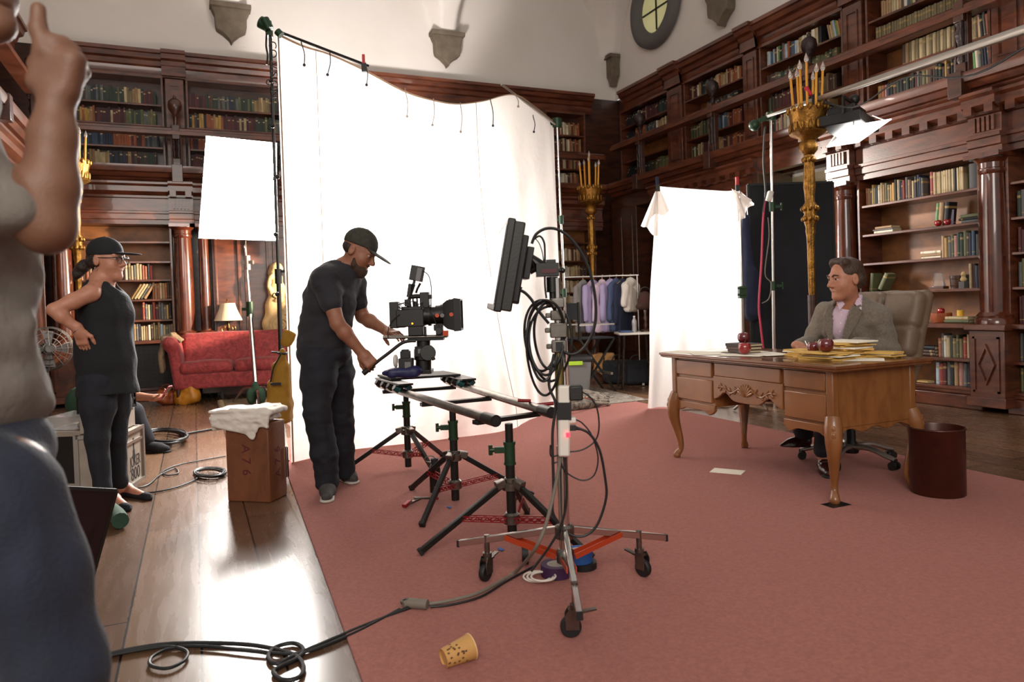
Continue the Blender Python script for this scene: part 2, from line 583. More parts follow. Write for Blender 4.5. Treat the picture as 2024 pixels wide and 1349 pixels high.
def cloth_sheet(name, tint):
    m = D.materials.new(name)
    m.use_nodes = True
    N, L = m.node_tree.nodes, m.node_tree.links
    N.remove(N['Principled BSDF'])
    a, b, mx = N.new('ShaderNodeBsdfDiffuse'), N.new('ShaderNodeBsdfTranslucent'), N.new('ShaderNodeMixShader')
    for q in (a, b):
        q.inputs['Color'].default_value = lin(tint)
    mx.inputs[0].default_value = .5
    tc, nz, bp = N.new('ShaderNodeTexCoord'), N.new('ShaderNodeTexNoise'), N.new('ShaderNodeBump')
    nz.inputs['Scale'].default_value = 5
    nz.inputs['Detail'].default_value = 3
    bp.inputs['Strength'].default_value = .25
    bp.inputs['Distance'].default_value = .05
    L.new(tc.outputs['Object'], nz.inputs[0])
    L.new(nz.outputs[0], bp.inputs['Height'])
    for q in (a, b):
        L.new(bp.outputs[0], q.inputs['Normal'])
    L.new(a.outputs[0], mx.inputs[1])
    L.new(b.outputs[0], mx.inputs[2])
    L.new(mx.outputs[0], N['Material Output'].inputs[0])
    return m
SILK = cloth_sheet('white_diffusion_cloth', 'e9e2dc')

def plank_mat():
    m = M('dark_floor_planks', '4a342a', .27, 0, coat=.0)
    N, L = m.node_tree.nodes, m.node_tree.links
    b = N['Principled BSDF']
    tc = N['Texture Coordinate']
    mp, br = N.new('ShaderNodeMapping'), N.new('ShaderNodeTexBrick')
    mp.inputs['Rotation'].default_value = (0, 0, PI / 2)
    mp.inputs['Location'].default_value = (0, .045, 0)
    br.inputs['Color1'].default_value, br.inputs['Color2'].default_value = lin('75563f'), lin('5d4231')
    br.inputs['Mortar'].default_value = lin('1a100c')
    br.inputs['Scale'].default_value = 1
    br.inputs['Mortar Size'].default_value = .0045
    br.inputs['Brick Width'].default_value = 2.6
    br.inputs['Row Height'].default_value = .262
    nz, mx, mp2 = N.new('ShaderNodeTexNoise'), N.new('ShaderNodeMix'), N.new('ShaderNodeMapping')
    mp2.inputs['Scale'].default_value = (26, 2.2, 1)
    nz.inputs['Scale'].default_value = 1
    nz.inputs['Detail'].default_value = 5
    mx.data_type = 'RGBA'
    mx.blend_type = 'MULTIPLY'
    mx.inputs[0].default_value = .2
    n3, rg, bp = N.new('ShaderNodeTexNoise'), N.new('ShaderNodeMapRange'), N.new('ShaderNodeBump')
    n3.inputs['Scale'].default_value = 3
    n3.inputs['Detail'].default_value = 6
    rg.inputs[3].default_value, rg.inputs[4].default_value = 0.2, .34
    bp.inputs['Strength'].default_value = .06
    bp.inputs['Distance'].default_value = .002
    L.new(tc.outputs['Object'], mp.inputs[0])
    L.new(mp.outputs[0], br.inputs[0])
    L.new(tc.outputs['Object'], mp2.inputs[0])
    L.new(mp2.outputs[0], nz.inputs[0])
    L.new(br.outputs['Color'], mx.inputs['A'])
    L.new(nz.outputs['Color'], mx.inputs['B'])
    L.new(mx.outputs['Result'], b.inputs['Base Color'])
    L.new(tc.outputs['Object'], n3.inputs[0])
    L.new(nz.outputs[0], rg.inputs[0])
    L.new(rg.outputs[0], b.inputs['Roughness'])
    L.new(nz.outputs[0], bp.inputs['Height'])
    L.new(bp.outputs[0], b.inputs['Normal'])
    return m
PLANK = plank_mat()

def book_mat():
    m = D.materials.new('book_cover')
    m.use_nodes = True
    N, L = m.node_tree.nodes, m.node_tree.links
    b = N['Principled BSDF']
    b.inputs['Roughness'].default_value = .6
    oi, tc, sp = N.new('ShaderNodeObjectInfo'), N.new('ShaderNodeTexCoord'), N.new('ShaderNodeSeparateXYZ')
    L.new(tc.outputs['Generated'], sp.inputs[0])
    def math_(op, a, bv):
        n = N.new('ShaderNodeMath')
        n.operation = op
        for i, q in ((0, a), (1, bv)):
            if isinstance(q, (int, float)):
                n.inputs[i].default_value = q
            else:
                L.new(q, n.inputs[i])
        return n.outputs[0]
    z, r = sp.outputs[2], oi.outputs['Random']
    b1 = math_('LESS_THAN', math_('ABSOLUTE', math_('SUBTRACT', z, .78), 0), .05)
    b2 = math_('LESS_THAN', math_('ABSOLUTE', math_('SUBTRACT', z, .14), 0), .018)
    g1 = math_('MULTIPLY', b1, math_('GREATER_THAN', r, .5))
    g2 = math_('MULTIPLY', b2, math_('GREATER_THAN', math_('FRACT', math_('MULTIPLY', r, 7.0), 0), .5))
    nz, mp = N.new('ShaderNodeTexNoise'), N.new('ShaderNodeMapRange')
    nz.inputs['Scale'].default_value = 9
    L.new(tc.outputs['Object'], nz.inputs[0])
    mp.inputs[3].default_value, mp.inputs[4].default_value = .7, 1.15
    L.new(nz.outputs[0], mp.inputs[0])
    m1, m2 = N.new('ShaderNodeMix'), N.new('ShaderNodeMix')
    for q in (m1, m2):
        q.data_type = 'RGBA'
    m1.blend_type = 'MULTIPLY'
    m1.inputs[0].default_value = 1
    L.new(oi.outputs['Color'], m1.inputs['A'])
    L.new(mp.outputs[0], m1.inputs['B'])
    m2.inputs['B'].default_value = lin('a58a52')
    L.new(math_('MULTIPLY', math_('MAXIMUM', g1, g2), .75), m2.inputs[0])
    L.new(m1.outputs['Result'], m2.inputs['A'])
    L.new(m2.outputs['Result'], b.inputs['Base Color'])
    return m
BOOKM = book_mat()
PAGES = M('book_pages', 'b9a888', .9)
# ------------------------------------------------------------------ the room
mb = MB().bx(-6, 9.2, -5, 14, -.1, 0)
floor = mb.build('floor', PLANK)
floor['kind'] = 'structure'
# far wall and right wall: dark panelling below, plaster above
XR, YF, XL = 7.1, 11.4, -1.72                       # fronts of the lower bookcases
s = MB().bx(-2.3, 9.2, 11.8, 12.0, 0, 3.1).bx(-2.4, 9.2, 12.02, 12.1, 3.1, 5.1)
struct(s, 'wall_far', WOOD_D)
s = MB().bx(7.5, 7.7, -4, 6.45, 0, 3.1).bx(7.5, 7.7, 7.62, 10.1, 0, 3.1).bx(7.5, 7.7, 10.62, 12, 0, 3.1).bx(7.5, 7.7, 6.45, 7.62, 2.88, 3.1).bx(7.5, 7.7, 10.1, 10.62, 2.86, 3.1)
struct(s, 'wall_right', WOOD_D)
# rooms beyond the two openings
s = MB().bx(8.9, 9.0, 6.0, 8.2, 0, 3).bx(7.7, 9.0, 8.1, 8.2, 0, 3).bx(7.7, 9.0, 6.0, 6.1, 0, 3).bx(7.7, 9.0, 6, 8.2, 2.84, 2.94)
struct(s, 'wall_beyond', PLASTER2)
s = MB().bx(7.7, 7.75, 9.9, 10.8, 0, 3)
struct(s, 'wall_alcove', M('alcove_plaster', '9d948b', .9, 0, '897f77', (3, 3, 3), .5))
t = struct(MB().bx(8.86, 8.9, 6.15, 7.0, 2.05, 2.72), 'window_2', M('lit_transom', 'ffedb0', .5, emit=5))
s = MB().bx(8.82, 8.86, 6.1, 7.05, 2.72, 2.78).bx(8.82, 8.86, 6.1, 7.05, 2.0, 2.05).bx(8.82, 8.86, 7.0, 7.06, 2, 2.78)
struct(s, 'trim_transom', BLACKM)

# upper plaster with the vault springing from stone corbels
def vault(P, n_, corb, half, ulo, uhi, b=1.75):
    """plaster wall in plane P(u, v, z); v grows into the room"""
    nu, nz = 240, 44
    def v_of(u, z):
        if z <= 5.78:
            return 0
        h = z - 5.78
        i = min(range(len(corb)), key=lambda k: abs(u - corb[k]))
        du = abs(u - corb[i])
        mid = 1.7
        w = (mid - half) * math.sqrt(max(0, 1 - (h / b) ** 2))
        edge = mid - w                      # the pier reaches this far from the corbel's axis
        s_ = edge - du
        if s_ <= 0:
            return 0
        P_ = .17 + .42 * h ** 1.15
        return P_ * min(1, s_ / .16) + .10 * min(1.0, s_ / .5) * h
    mb = MB()
    mb.grid(lambda a, c: P(ulo + (uhi - ulo) * a, v_of(ulo + (uhi - ulo) * a, 5.0 + 2.7 * c), 5.0 + 2.7 * c), nu, nz)
    return struct(mb, n_, PLASTER, sharp=55)
vault(lambda u, v, z: (u, 11.75 - v, z), 'wall_far_vault', [-2.75, .68, 4.1, 7.45], .27, -2.2, 7.5)
vault(lambda u, v, z: (7.48 - v, u, z), 'wall_right_vault', [1.8, 5.2, 8.62, 12.0], .25, 2.0, 11.75)

def corbel(c, out, label, k=1.0):
    """shield shaped stone bracket: c on the wall at the top, out = room side"""
    a = unit(np.cross((0, 0, 1), out))
    t = thing('stone_corbel', label, 'corbel', (c[0], c[1], c[2] - .55))
    poly = [(-.27, 0), (-.27, -.05), (-.25, -.1), (-.225, -.15), (-.22, -.3), (-.205, -.36), (-.12, -.41), (-.03, -.49), (0, -.55), (.03, -.49), (.12, -.41), (.205, -.36), (.22, -.3), (.225, -.15), (.25, -.1), (.27, -.05), (.27, 0)]
    poly = [(p * k, q) for p, q in poly]
    MB().prism(poly, c, a, (0, 0, 1), np.asarray(out) * .17).build('shield', STONE, t, bevel=.012)
    MB().prism([(-.29 * k, .03), (-.29 * k, -.04), (.29 * k, -.04), (.29 * k, .03)], c, a, (0, 0, 1), np.asarray(out) * .23).build('abacus', STONE, t, bevel=.01)
    return t
corbel((.68, 11.74, 5.8), (0, -1, 0), 'grey stone shield corbel on the far wall above the tall white lamp panel')
corbel((4.1, 11.74, 5.8), (0, -1, 0), 'grey stone shield corbel on the far wall above the sag of the big white sheet')
corbel((7.47, 11.66, 5.78), (-1, 0, 0), 'small stone corbel tucked into the corner where the plaster walls meet', .5)
corbel((7.47, 8.62, 5.8), (-1, 0, 0), 'grey stone shield corbel beside the round window, cut by the top edge')

# round window on the right wall
t = struct(MB().lathe([(.66, 0), (.7, .03), (.69, .1), (.6, .16), (.5, .15), (.43, .06), (.42, -.02), (.42, -.03), (.66, -.03)], (7.47, 10.32, 6.22), (-1, 0, 0), 48), 'window_1', SLATE, sharp=60)
p = MB().lathe([(.001, .02), (.43, .02), (.43, 0), (.001, 0)], (7.47, 10.32, 6.22), (-1, 0, 0), 40).build('pane', PANE, t)
mb = MB()
for dy in (.0,):
    mb.bx(7.43, 7.46, 10.32 + dy - .012, 10.32 + dy + .012, 5.83, 6.61)
mb.bx(7.43, 7.46, 9.92, 10.72, 6.17, 6.195)
mb.build('glazing_bar', BLACKM, t)

# --- joinery: u runs along the wall, v out of the wall into the room
def wp(w, u, v, z):
    return (XR - v, u, z) if w == 'R' else (XL + v, u, z) if w == 'L' else (u, YF - v, z)
def wb(mb, w, u0, u1, v0, v1, z0, z1, mi=0):
    a, b = wp(w, u0, v0, z0), wp(w, u1, v1, z1)
    return mb.bx(min(a[0], b[0]), max(a[0], b[0]), min(a[1], b[1]), max(a[1], b[1]), z0, z1, mi)
def mould(mb, w, u0, u1, prof, mi=0):
    o = wp(w, u0, 0, 0)
    ex, ey = V3(*wp(w, 0, 1, 0)) - V3(*wp(w, 0, 0, 0)), V3(0, 0, 1)
    d = V3(u1 - u0, 0, 0) if w == 'F' else V3(0, u1 - u0, 0)
    return mb.prism(prof, o, ex, ey, d, mi)
def base_thing(name, label, cat, w, u, group=None, z=0):
    return thing(name, label, cat, wp(w, u, 0, z), group)

CORN = [(-.4, 4.68), (-.3, 4.68), (-.28, 4.72), (-.27, 4.8), (-.24, 4.82), (-.22, 4.88), (-.17, 4.9), (-.15, 4.96), (-.12, 4.97), (-.12, 5.02), (-.4, 5.02)]
LEDGE = [(-.3, 3.08), (.02, 3.08), (.05, 3.1), (.07, 3.14), (.12, 3.15), (.16, 3.2), (.2, 3.21), (.22, 3.26), (.22, 3.3), (-.3, 3.3)]
ENTAB = [(-.3, 2.5), (.0, 2.5), (.0, 2.56), (.02, 2.57), (.02, 2.64), (.035, 2.65), (.035, 2.68), (.0, 2.69), (.0, 2.86), (.03, 2.87), (.03, 2.9), (.1, 2.95), (.1, 3.02), (.13, 3.05), (.13, 3.08), (-.3, 3.08)]
RAIL = [(.0, 3.88), (.0, 3.93), (.03, 3.94), (.03, 3.97), (.06, 3.99), (.12, 3.99), (.15, 3.97), (.15, 3.94), (.17, 3.93), (.17, 3.88)]
def gallery(w, u0, u1, n):
    mb = mould(MB(), w, u0, u1, LEDGE)
    struct(mb, 'trim_%d' % n, WOOD, sharp=30)
    mb = mould(MB(), w, u0, u1, CORN)
    struct(mb, 'trim_%d' % (n + 1), WOOD, sharp=30)
gallery('R', 2.0, 11.3, 1)
gallery('F', -1.6, 6.9, 3)
gallery('L', 4.5, 11.2, 20)
def entab(w, u0, u1, n, dent=True):
    mb = mould(MB(), w, u0, u1, ENTAB)
    if dent:
        k = int((u1 - u0) / .2)
        for i in range(k):
            u = u0 + (i + .5) * (u1 - u0) / k
            wb(mb, w, u - .045, u + .045, .0, .1, 2.87, 2.95)
    struct(mb, 'trim_%d' % n, WOOD, sharp=30)
entab('R', 4.62, 6.05, 5)
entab('R', 3.0, 4.38, 6)
entab('R', 7.62, 10.1, 7)
entab('F', -1.6, 6.9, 8, False)
entab('L', 4.5, 11.2, 22, False)
struct(wb(MB(), 'R', 6.42, 7.62, -.1, .02, 2.86, 3.08), 'trim_9', WOOD)
struct(wb(wb(MB(), 'R', 6.36, 6.46, -.4, .03, 0, 2.9), 'R', 7.6, 7.72, -.4, .03, 0, 2.9), 'door_1', WOOD_D, bevel=.01)
struct(wb(wb(wb(MB(), 'R', 10.02, 10.12, -.4, .0, 0, 2.88), 'R', 10.6, 11.4, -.4, .0, 0, 3.08), 'R', 10.1, 10.62, -.4, 0, 2.84, 3.08), 'door_2', WOOD_D, bevel=.01)
mb = MB()
for a, b in ((10.72, 10.98), (11.06, 11.32)):
    wb(mb, 'R', a, b, -.02, .015, .3, 2.7)
struct(mb, 'trim_10', WOOD_D, bevel=.01)
# entablature blocks above the columns, with little triglyphs
def block(w, u, n, half=.16):
    mb = mould(MB(), w, u - half, u + half, [(a + .1 if a > -.2 else a, b) for a, b in ENTAB])
    for k in (-2, -1, 0, 1, 2):
        wb(mb, w, u + k * .045 - .013, u + k * .045 + .013, .09, .125, 2.71, 2.85)
    for sgn in (-1, 1):
        wb(mb, w, u + sgn * .1 - .04, u + sgn * .1 + .04, .1, .2, 2.87, 2.95)
    struct(mb, 'trim_%d' % n, WOOD, sharp=30)
block('R', 4.5, 11)
block('R', 6.22, 12)
block('F', -.1, 13)
block('F', -1.6, 14)

# columns on panelled pedestals
def column(w, u, label, r=.125, group='round columns between the bookcases'):
    t = base_thing('library_column', label, 'column', w, u, group)
    c = lambda z, v=.0: V3(*wp(w, u, v, z))
    mb = wb(MB(), w, u - .17, u + .17, -.2, .14, .14, .8)
    wb(mb, w, u - .19, u + .19, -.2, .17, .06, .16)
    wb(mb, w, u - .2, u + .2, -.2, .18, .8, .86)
    mb.build('pedestal', WOOD, t, bevel=.008)
    ex = V3(0, 1, 0) if w == 'R' else V3(1, 0, 0)
    out = V3(-1, 0, 0) if w == 'R' else V3(0, -1, 0)
    o = c(.47, .14)
    fr = MB()
    for a in ((-.125, -.105), (.105, .125)):
        fr.prism([(a[0], -.27), (a[1], -.27), (a[1], .27), (a[0], .27)], o, ex, (0, 0, 1), out * .014)
    for a in ((-.27, -.25), (.25, .27)):
        fr.prism([(-.125, a[0]), (.125, a[0]), (.125, a[1]), (-.125, a[1])], o, ex, (0, 0, 1), out * .014)
    P = [(0, .2), (.085, 0), (0, -.2), (-.085, 0)]
    for i in range(4):
        a, b = np.array(P[i]), np.array(P[(i + 1) % 4])
        fr.prism([a, b, b * .8, a * .8], o, ex, (0, 0, 1), out * .022)
    fr.build('diamond_panel', WOOD, t)
    MB().lathe([(.17, .86), (.17, .9), (.155, .92), (.16, .94), (.14, .96), (r + .005, .975)], c(0, .0), n=32).build('base', COLM, t)
    MB().lathe([(r, .97), (r * 1.02, 1.3), (r * .98, 1.9), (r * .9, 2.3), (r * .9, 2.31)], c(0), n=36).build('shaft', COLM, t, sharp=60)
    mb = MB().lathe([(r * .9, 2.3), (r, 2.32), (r, 2.35), (r * .93, 2.36), (r * .95, 2.41), (r * 1.25, 2.45), (r * 1.25, 2.46)], c(0), n=32)
    wb(mb, w, u - .17, u + .17, -.17, .17, 2.455, 2.5)
    mb.build('capital', COLM, t)
column('R', 4.5, 'round dark wood column on a diamond-panelled pedestal right of the desk chair')
column('R', 6.22, 'round dark wood column in shade between the black flag and the bookcase')
column('F', -.1, 'round polished wood column standing behind the left arm of the sofa')
column('F', .17, 'slimmer polished half column beside the lamp behind the sofa', .07)
column('F', -1.6, 'round polished wood column seen between the two people at the left')

# lower bookcases
def bookcase(w, u0, u1, label, zs, low=(.21, .5), top=2.5, depth=.36, mat=WOOD, grille=False, counter=.86):
    t = base_thing('bookcase', label, 'bookcase', w, (u0 + u1) / 2)
    wb(MB(), w, u0, u1, -depth - .03, -depth, .14, top).build('back_panel', WOOD_B, t)
    for a in (u0, u1 - .03):
        wb(MB(), w, a, a + .03, -depth, 0, .14, top).build('side_panel', mat, t, bevel=.003)
    for z in zs:
        wb(MB(), w, u0 + .03, u1 - .03, -depth, -.02, z - .028, z).build('shelf', mat, t, bevel=.004)
    if counter:
        wb(MB(), w, u0, u1, -depth, .07, counter - .05, counter).build('counter', mat, t, bevel=.008)
    for z in low:
        wb(MB(), w, u0 + .03, u1 - .03, -depth, 0.01, z - .03, z).build('shelf', mat, t, bevel=.004)
    mb = wb(MB(), w, u0, u1, -depth, .03, .0, .14)
    wb(mb, w, u0, u1, -depth, .0, .14, .19)
    mb.build('plinth', mat, t, bevel=.01)
    if grille:
        mb = wb(MB(), w, u0 + .03, u1 - .03, -.12, -.1, .19, .8)
        n = int((u1 - u0) / .06)
        for i in range(n):
            u = u0 + .05 + i * .06
            wb(mb, w, u, u + .015, -.1, -.085, .19, .8)
        for i in range(11):
            wb(mb, w, u0 + .03, u1 - .03, -.1, -.08, .2 + i * .057, .212 + i * .057)
        mb.build('vent_grille', BLACKM, t)
    return t
RZ = [1.21, 1.54, 1.87, 2.205]
bookcase('R', 4.62, 6.05, 'tall dark wood bookcase with apples and curios behind the desk chair', RZ)
bookcase('R', 3.0, 4.38, 'dark wood bookcase cut by the frame edge beyond the round column', RZ)
FZ = [1.15, 1.44, 1.72, 1.98, 2.26]
bookcase('F', -1.45, -.24, 'lamplit orange wood bookcase behind the woman in the cap', FZ, (), grille=True)
bookcase('F', 5.9, 6.75, 'dark bookcase of old books behind the clothes rail', [1.12, 1.38, 1.64, 1.95, 2.28], (.3, .55))
# panelled stretches of the far wall and a plain stretch of bookcase on the right wall
def panel(w, u0, u1, n, mat=WOOD_D, k=2):
    mb = wb(MB(), w, u0, u1, -.35, -.02, 0, 2.5)
    for i in range(k):
        a, b = u0 + (u1 - u0) * (i + .08) / k, u0 + (u1 - u0) * (i + .92) / k
        for q in ((a, a + .03), (b - .03, b)):
            wb(mb, w, q[0], q[1], -.02, .01, .35, 2.35)
        wb(mb, w, a, b, -.02, .01, .35, .38)
        wb(mb, w, a, b, -.02, .01, 2.32, 2.35)
    struct(mb, 'trim_%d' % n, mat, bevel=.005)
panel('F', .28, 1.5, 15, WOOD, 3)
panel('F', 1.5, 5.9, 16, WOOD_D, 6)
panel('R', 7.75, 10.0, 17, WOOD_D, 3)

# upper (gallery) bookcases
UZ = [3.42, 3.75, 4.07, 4.38]
def gallery_case(w, u0, u1, label, zs=UZ, pil=None):
    """open case set back on the gallery; pil = (p0, p1) pilaster beside it"""
    vb, vf = (-.4, -.3)
    t = base_thing('gallery_bookcase', label, 'bookcase', w, (u0 + u1) / 2, z=3.3)
    f0 = -.27 if w == 'R' else -.3
    dpt = -.42 if w == 'R' else -.42
    wb(MB(), w, u0, u1, -.6, dpt - .17, 3.3, 4.7).build('back_panel', WOOD_B if w == 'R' else WOOD_D, t)
    for a in (u0, u1 - .03):
        wb(MB(), w, a, a + .03, -.6, f0, 3.3, 4.7).build('side_panel', WOOD, t, bevel=.003)
    for z in zs:
        wb(MB(), w, u0 + .03, u1 - .03, -.6, f0 - .01, z - .028, z).build('shelf', WOOD, t, bevel=.004)
    wb(MB(), w, u0, u1, -.58, f0 + .01, 4.66, 4.7).build('head_rail', WOOD, t)
    return t
struct(MB().bx(7.71, 7.76, -4, 12, 3.1, 5.1), 'wall_right_gallery', WOOD_D)
def pilaster(w, u0, u1, label):
    f = -.24 if w == 'R' else -.27
    t = base_thing('gallery_pilaster', label, 'pilaster', w, (u0 + u1) / 2, 'panelled gallery pilasters', z=3.3)
    wb(MB(), w, u0 + .005, u1 - .005, -.59, f, 3.3, 4.66).build('body', WOOD, t, bevel=.006)
    m_ = (u1 - u0) * .2
    mb = MB()
    for q in ((u0 + m_, u0 + m_ + .02), (u1 - m_ - .02, u1 - m_)):
        wb(mb, w, q[0], q[1], f, f + .015, 3.5, 4.55)
    wb(mb, w, u0 + m_, u1 - m_, f, f + .015, 3.48, 3.5)
    wb(mb, w, u0 + m_, u1 - m_, f, f + .015, 4.55, 4.57)
    mb.build('raised_panel', WOOD, t)
    mb = mould(MB(), w, u0 - .03, u1 + .03, [(a + .05, b + .005) if a > -.35 else (-.2, b + .005) for a, b in CORN])
    mb.build('cornice_block', WOOD, t, sharp=30)
gallery_case('R', 9.97, 11.45, 'far gallery bookcase on the right wall nearest the room corner')
gallery_case('R', 8.15, 9.55, 'gallery bookcase below the shield corbel, a near empty shelf at its middle')
gallery_case('R', 6.43, 7.85, 'gallery bookcase behind the tall candles, bright modern paperbacks on top')
gallery_case('R', 4.66, 6.11, 'gallery bookcase with a row of matching tan and green volumes')
gallery_case('R', 2.9, 4.3, 'gallery bookcase beyond the last carved post, mostly out of frame')
for (a, b, l) in ((9.57, 9.95, 'panelled gallery pilaster left of the two-shelf gap case'), (7.87, 8.13, 'panelled gallery pilaster left of the tall candles'), (6.13, 6.41, 'panelled gallery pilaster right of the tall candles'), (4.32, 4.64, 'panelled gallery pilaster at the right edge above the boom pole')):
    pilaster('R', a, b, l)
FUZ = [3.36, 3.66, 3.98, 4.28]
gallery_case('F', -1.6, -.28, 'gallery bookcase on the far wall above the woman in the cap', FUZ)
gallery_case('F', .02, 1.55, 'gallery bookcase on the far wall behind the white lamp panel', FUZ)
gallery_case('L', 8.3, 9.8, 'gallery bookcase on the side wall behind the raised fist', FUZ)
gallery_case('F', 5.95, 6.78, 'narrow gallery bookcase between the big sheet and the room corner', FUZ)
for (a, b, l) in ((-.26, 0, 'panelled gallery pilaster behind the ball on the far railing'),):
    pilaster('F', a, b, l)
pilaster('L', 9.85, 10.15, 'panelled gallery pilaster on the side wall behind the raised fist')
struct(wb(MB(), 'F', 1.57, 5.93, -.4, -.28, 3.3, 4.7), 'trim_18', WOOD_D)

# gallery railings: hand rail, carved posts with a ball on top
def railing(w, u0, u1, posts, label, dz=0):
    t = base_thing('gallery_railing', label, 'railing', w, (u0 + u1) / 2, z=3.3)
    mould(MB(), w, u0, u1, [(a, b + dz) for a, b in RAIL]).build('handrail', WOOD, t, sharp=30)
    for u in posts:
        c = V3(*wp(w, u, .085, 0))
        mb = wb(MB(), w, u - .05, u + .05, .03, .14, 3.3, 3.42)
        wb(mb, w, u - .05, u + .05, .02, .16, 3.82 + dz, 4.02 + dz)
        wb(mb, w, u - .07, u - .055, .05, .12, 3.3, 3.9)
        wb(mb, w, u + .055, u + .07, .05, .12, 3.3, 3.9)
        wb(mb, w, u - .07, u + .07, .0, .235, 3.07, 3.32)
        p = mb.build('post', WOOD_D, t, bevel=.006)
        prof = [(.035, 3.42), (.05, 3.46), (.04, 3.5), (.055, 3.56), (.04, 3.6), (.05, 3.66), (.06, 3.72), (.045, 3.77), (.055, 3.82)]
        MB().lathe(prof, c, n=20, fl=.2, flk=5).build('carved_baluster', CARVE, p)
        c = c + V3(0, 0, dz * .6)
        MB().lathe([(.03, 3.95), (.028, 4.08), (.045, 4.1), (.028, 4.12), (.05, 4.15), (.085, 4.2), (.095, 4.25), (.085, 4.31), (.05, 4.345), (.02, 4.36), (.025, 4.38), (.001, 4.41)], c, n=24).build('ball_finial', CARVE if w == 'R' else WOOD_D, p, sharp=60)
railing('R', 2.5, 11.12, [10.28, 8.42, 6.62, 4.7], 'dark wood gallery railing with ball finials along the right wall')
railing('F', -1.6, 6.9, [-.13, 1.7, 3.5, 5.3], 'dark wood gallery railing along the far wall behind the sheet', -.13)
railing('L', 4.6, 11.1, [10.2, 8.1], 'dark wood gallery railing on the side wall behind the raised fist')
panel('L', 4.5, 10.9, 23, WOOD_D, 5)
s = MB().bx(-2.3, -2.12, 4.4, 12, 0, 3.1).bx(-2.42, -2.34, 4.4, 12, 3.1, 5.05)
struct(s, 'wall_left', WOOD_D)
struct(MB().bx(-2.3, -2.12, 4.4, 11.74, 5.0, 7.7), 'wall_left_plaster', PLASTER)
# ------------------------------------------------------------------ books
PAL = dict(r=('dark red', '5a1a1c'), R=('bright red', '9c2222'), b=('brown', '4b3226'), B=('navy', '1f2942'), u=('blue', '35526f'), l=('pale blue', '8fb0c4'),
           g=('dark green', '26382a'), G=('olive green', '5a5f38'), k=('black', '17151a'), w=('off-white', 'cfc6b3'), c=('cream', 'b59f72'), t=('tan', '9a7446'),
           y=('mustard yellow', 'b98a34'), o=('rust orange', '9d4a22'), s=('slate grey', '5a5c5c'), p=('dusty pink', 'b5736c'), m=('maroon', '42161c'), f=('faded olive tan', '77673f'), n=('leaf green', '4c8a3d'))
def book_proto():
    # lying open edge at +x, spine at -x, thickness along y, height along z: 0.16 x 0.03 x 0.23 m
    mb = MB()
    prof = [(.0, .0), (.004, .0085), (.01, .0125), (.16, .015), (.16, .012), (.012, .0098), (.012, -.0098), (.16, -.012), (.16, -.015), (.01, -.0125), (.004, -.0085)]
    prof = [(0, -.004), (0, .004), (.003, .010), (.009, .0145), (.16, .015), (.16, .0115), (.012, .0115), (.012, -.0115), (.16, -.0115), (.16, -.015), (.009, -.0145), (.003, -.010)]
    mb.prism(prof, (0, 0, 0), (1, 0, 0), (0, 1, 0), (0, 0, .23))
    mb.bx(.011, .155, -.0114, .0114, .004, .225, 1)
    o = mb.build('book', [BOOKM, PAGES], local=True, sharp=30)
    return o
PROTO = book_proto()
ORDW = ['', 'first', 'second', 'third', 'fourth', 'fifth', 'sixth', 'seventh', 'eighth', 'ninth', 'tenth', 'eleventh', 'twelfth', 'thirteenth', 'fourteenth', 'fifteenth', 'sixteenth', 'seventeenth', 'eighteenth', 'nineteenth', 'twentieth']
def ordw(n):
    if n <= 20:
        return ORDW[n]
    tens = {2: 'twenty', 3: 'thirty', 4: 'forty'}[n // 10]
    return tens[:-1] + 'ieth' if n % 10 == 0 else tens + '-' + ORDW[n % 10]
_first = [True]
def put_book(w, u, z, v, th, h, dp, col, label, group, lean=0, flat=False, cat='book'):
    if _first[0]:
        o = PROTO
        _first[0] = False
    else:
        o = PROTO.copy()
        COL.objects.link(o)
    o.scale = (dp / .16, th / .03, h / .23)
    j = .85 + .3 * random.random()
    c = lin(PAL[col][1])
    g_ = .3 * c[0] + .5 * c[1] + .2 * c[2]
    o.color = tuple(min(1, (.72 * q + .28 * g_ * w_) * j * 1.1) for q, w_ in zip(c, (1.15, 1, .8))) + (1,)
    rzz = 0 if w == 'R' else PI / 2
    z += abs(math.sin(lean)) * th / 2 + (.0005 if lean else 0)
    m = Matrix.Translation(Vector(wp(w, u, v, z))) @ Matrix.Rotation(rzz, 4, 'Z')
    if flat:
        m = m @ Matrix.Translation((0, 0, th / 2)) @ Matrix.Rotation(PI / 2, 4, 'X') @ Matrix.Translation((0, 0, -h / 2))
    elif lean:
        m = m @ Matrix.Rotation(lean, 4, 'X')
    m = m @ Matrix.Diagonal((dp / .16, th / .03, h / .23, 1))
    o.matrix_world = m
    return tag(o, label, cat, group)
STUFF = {}
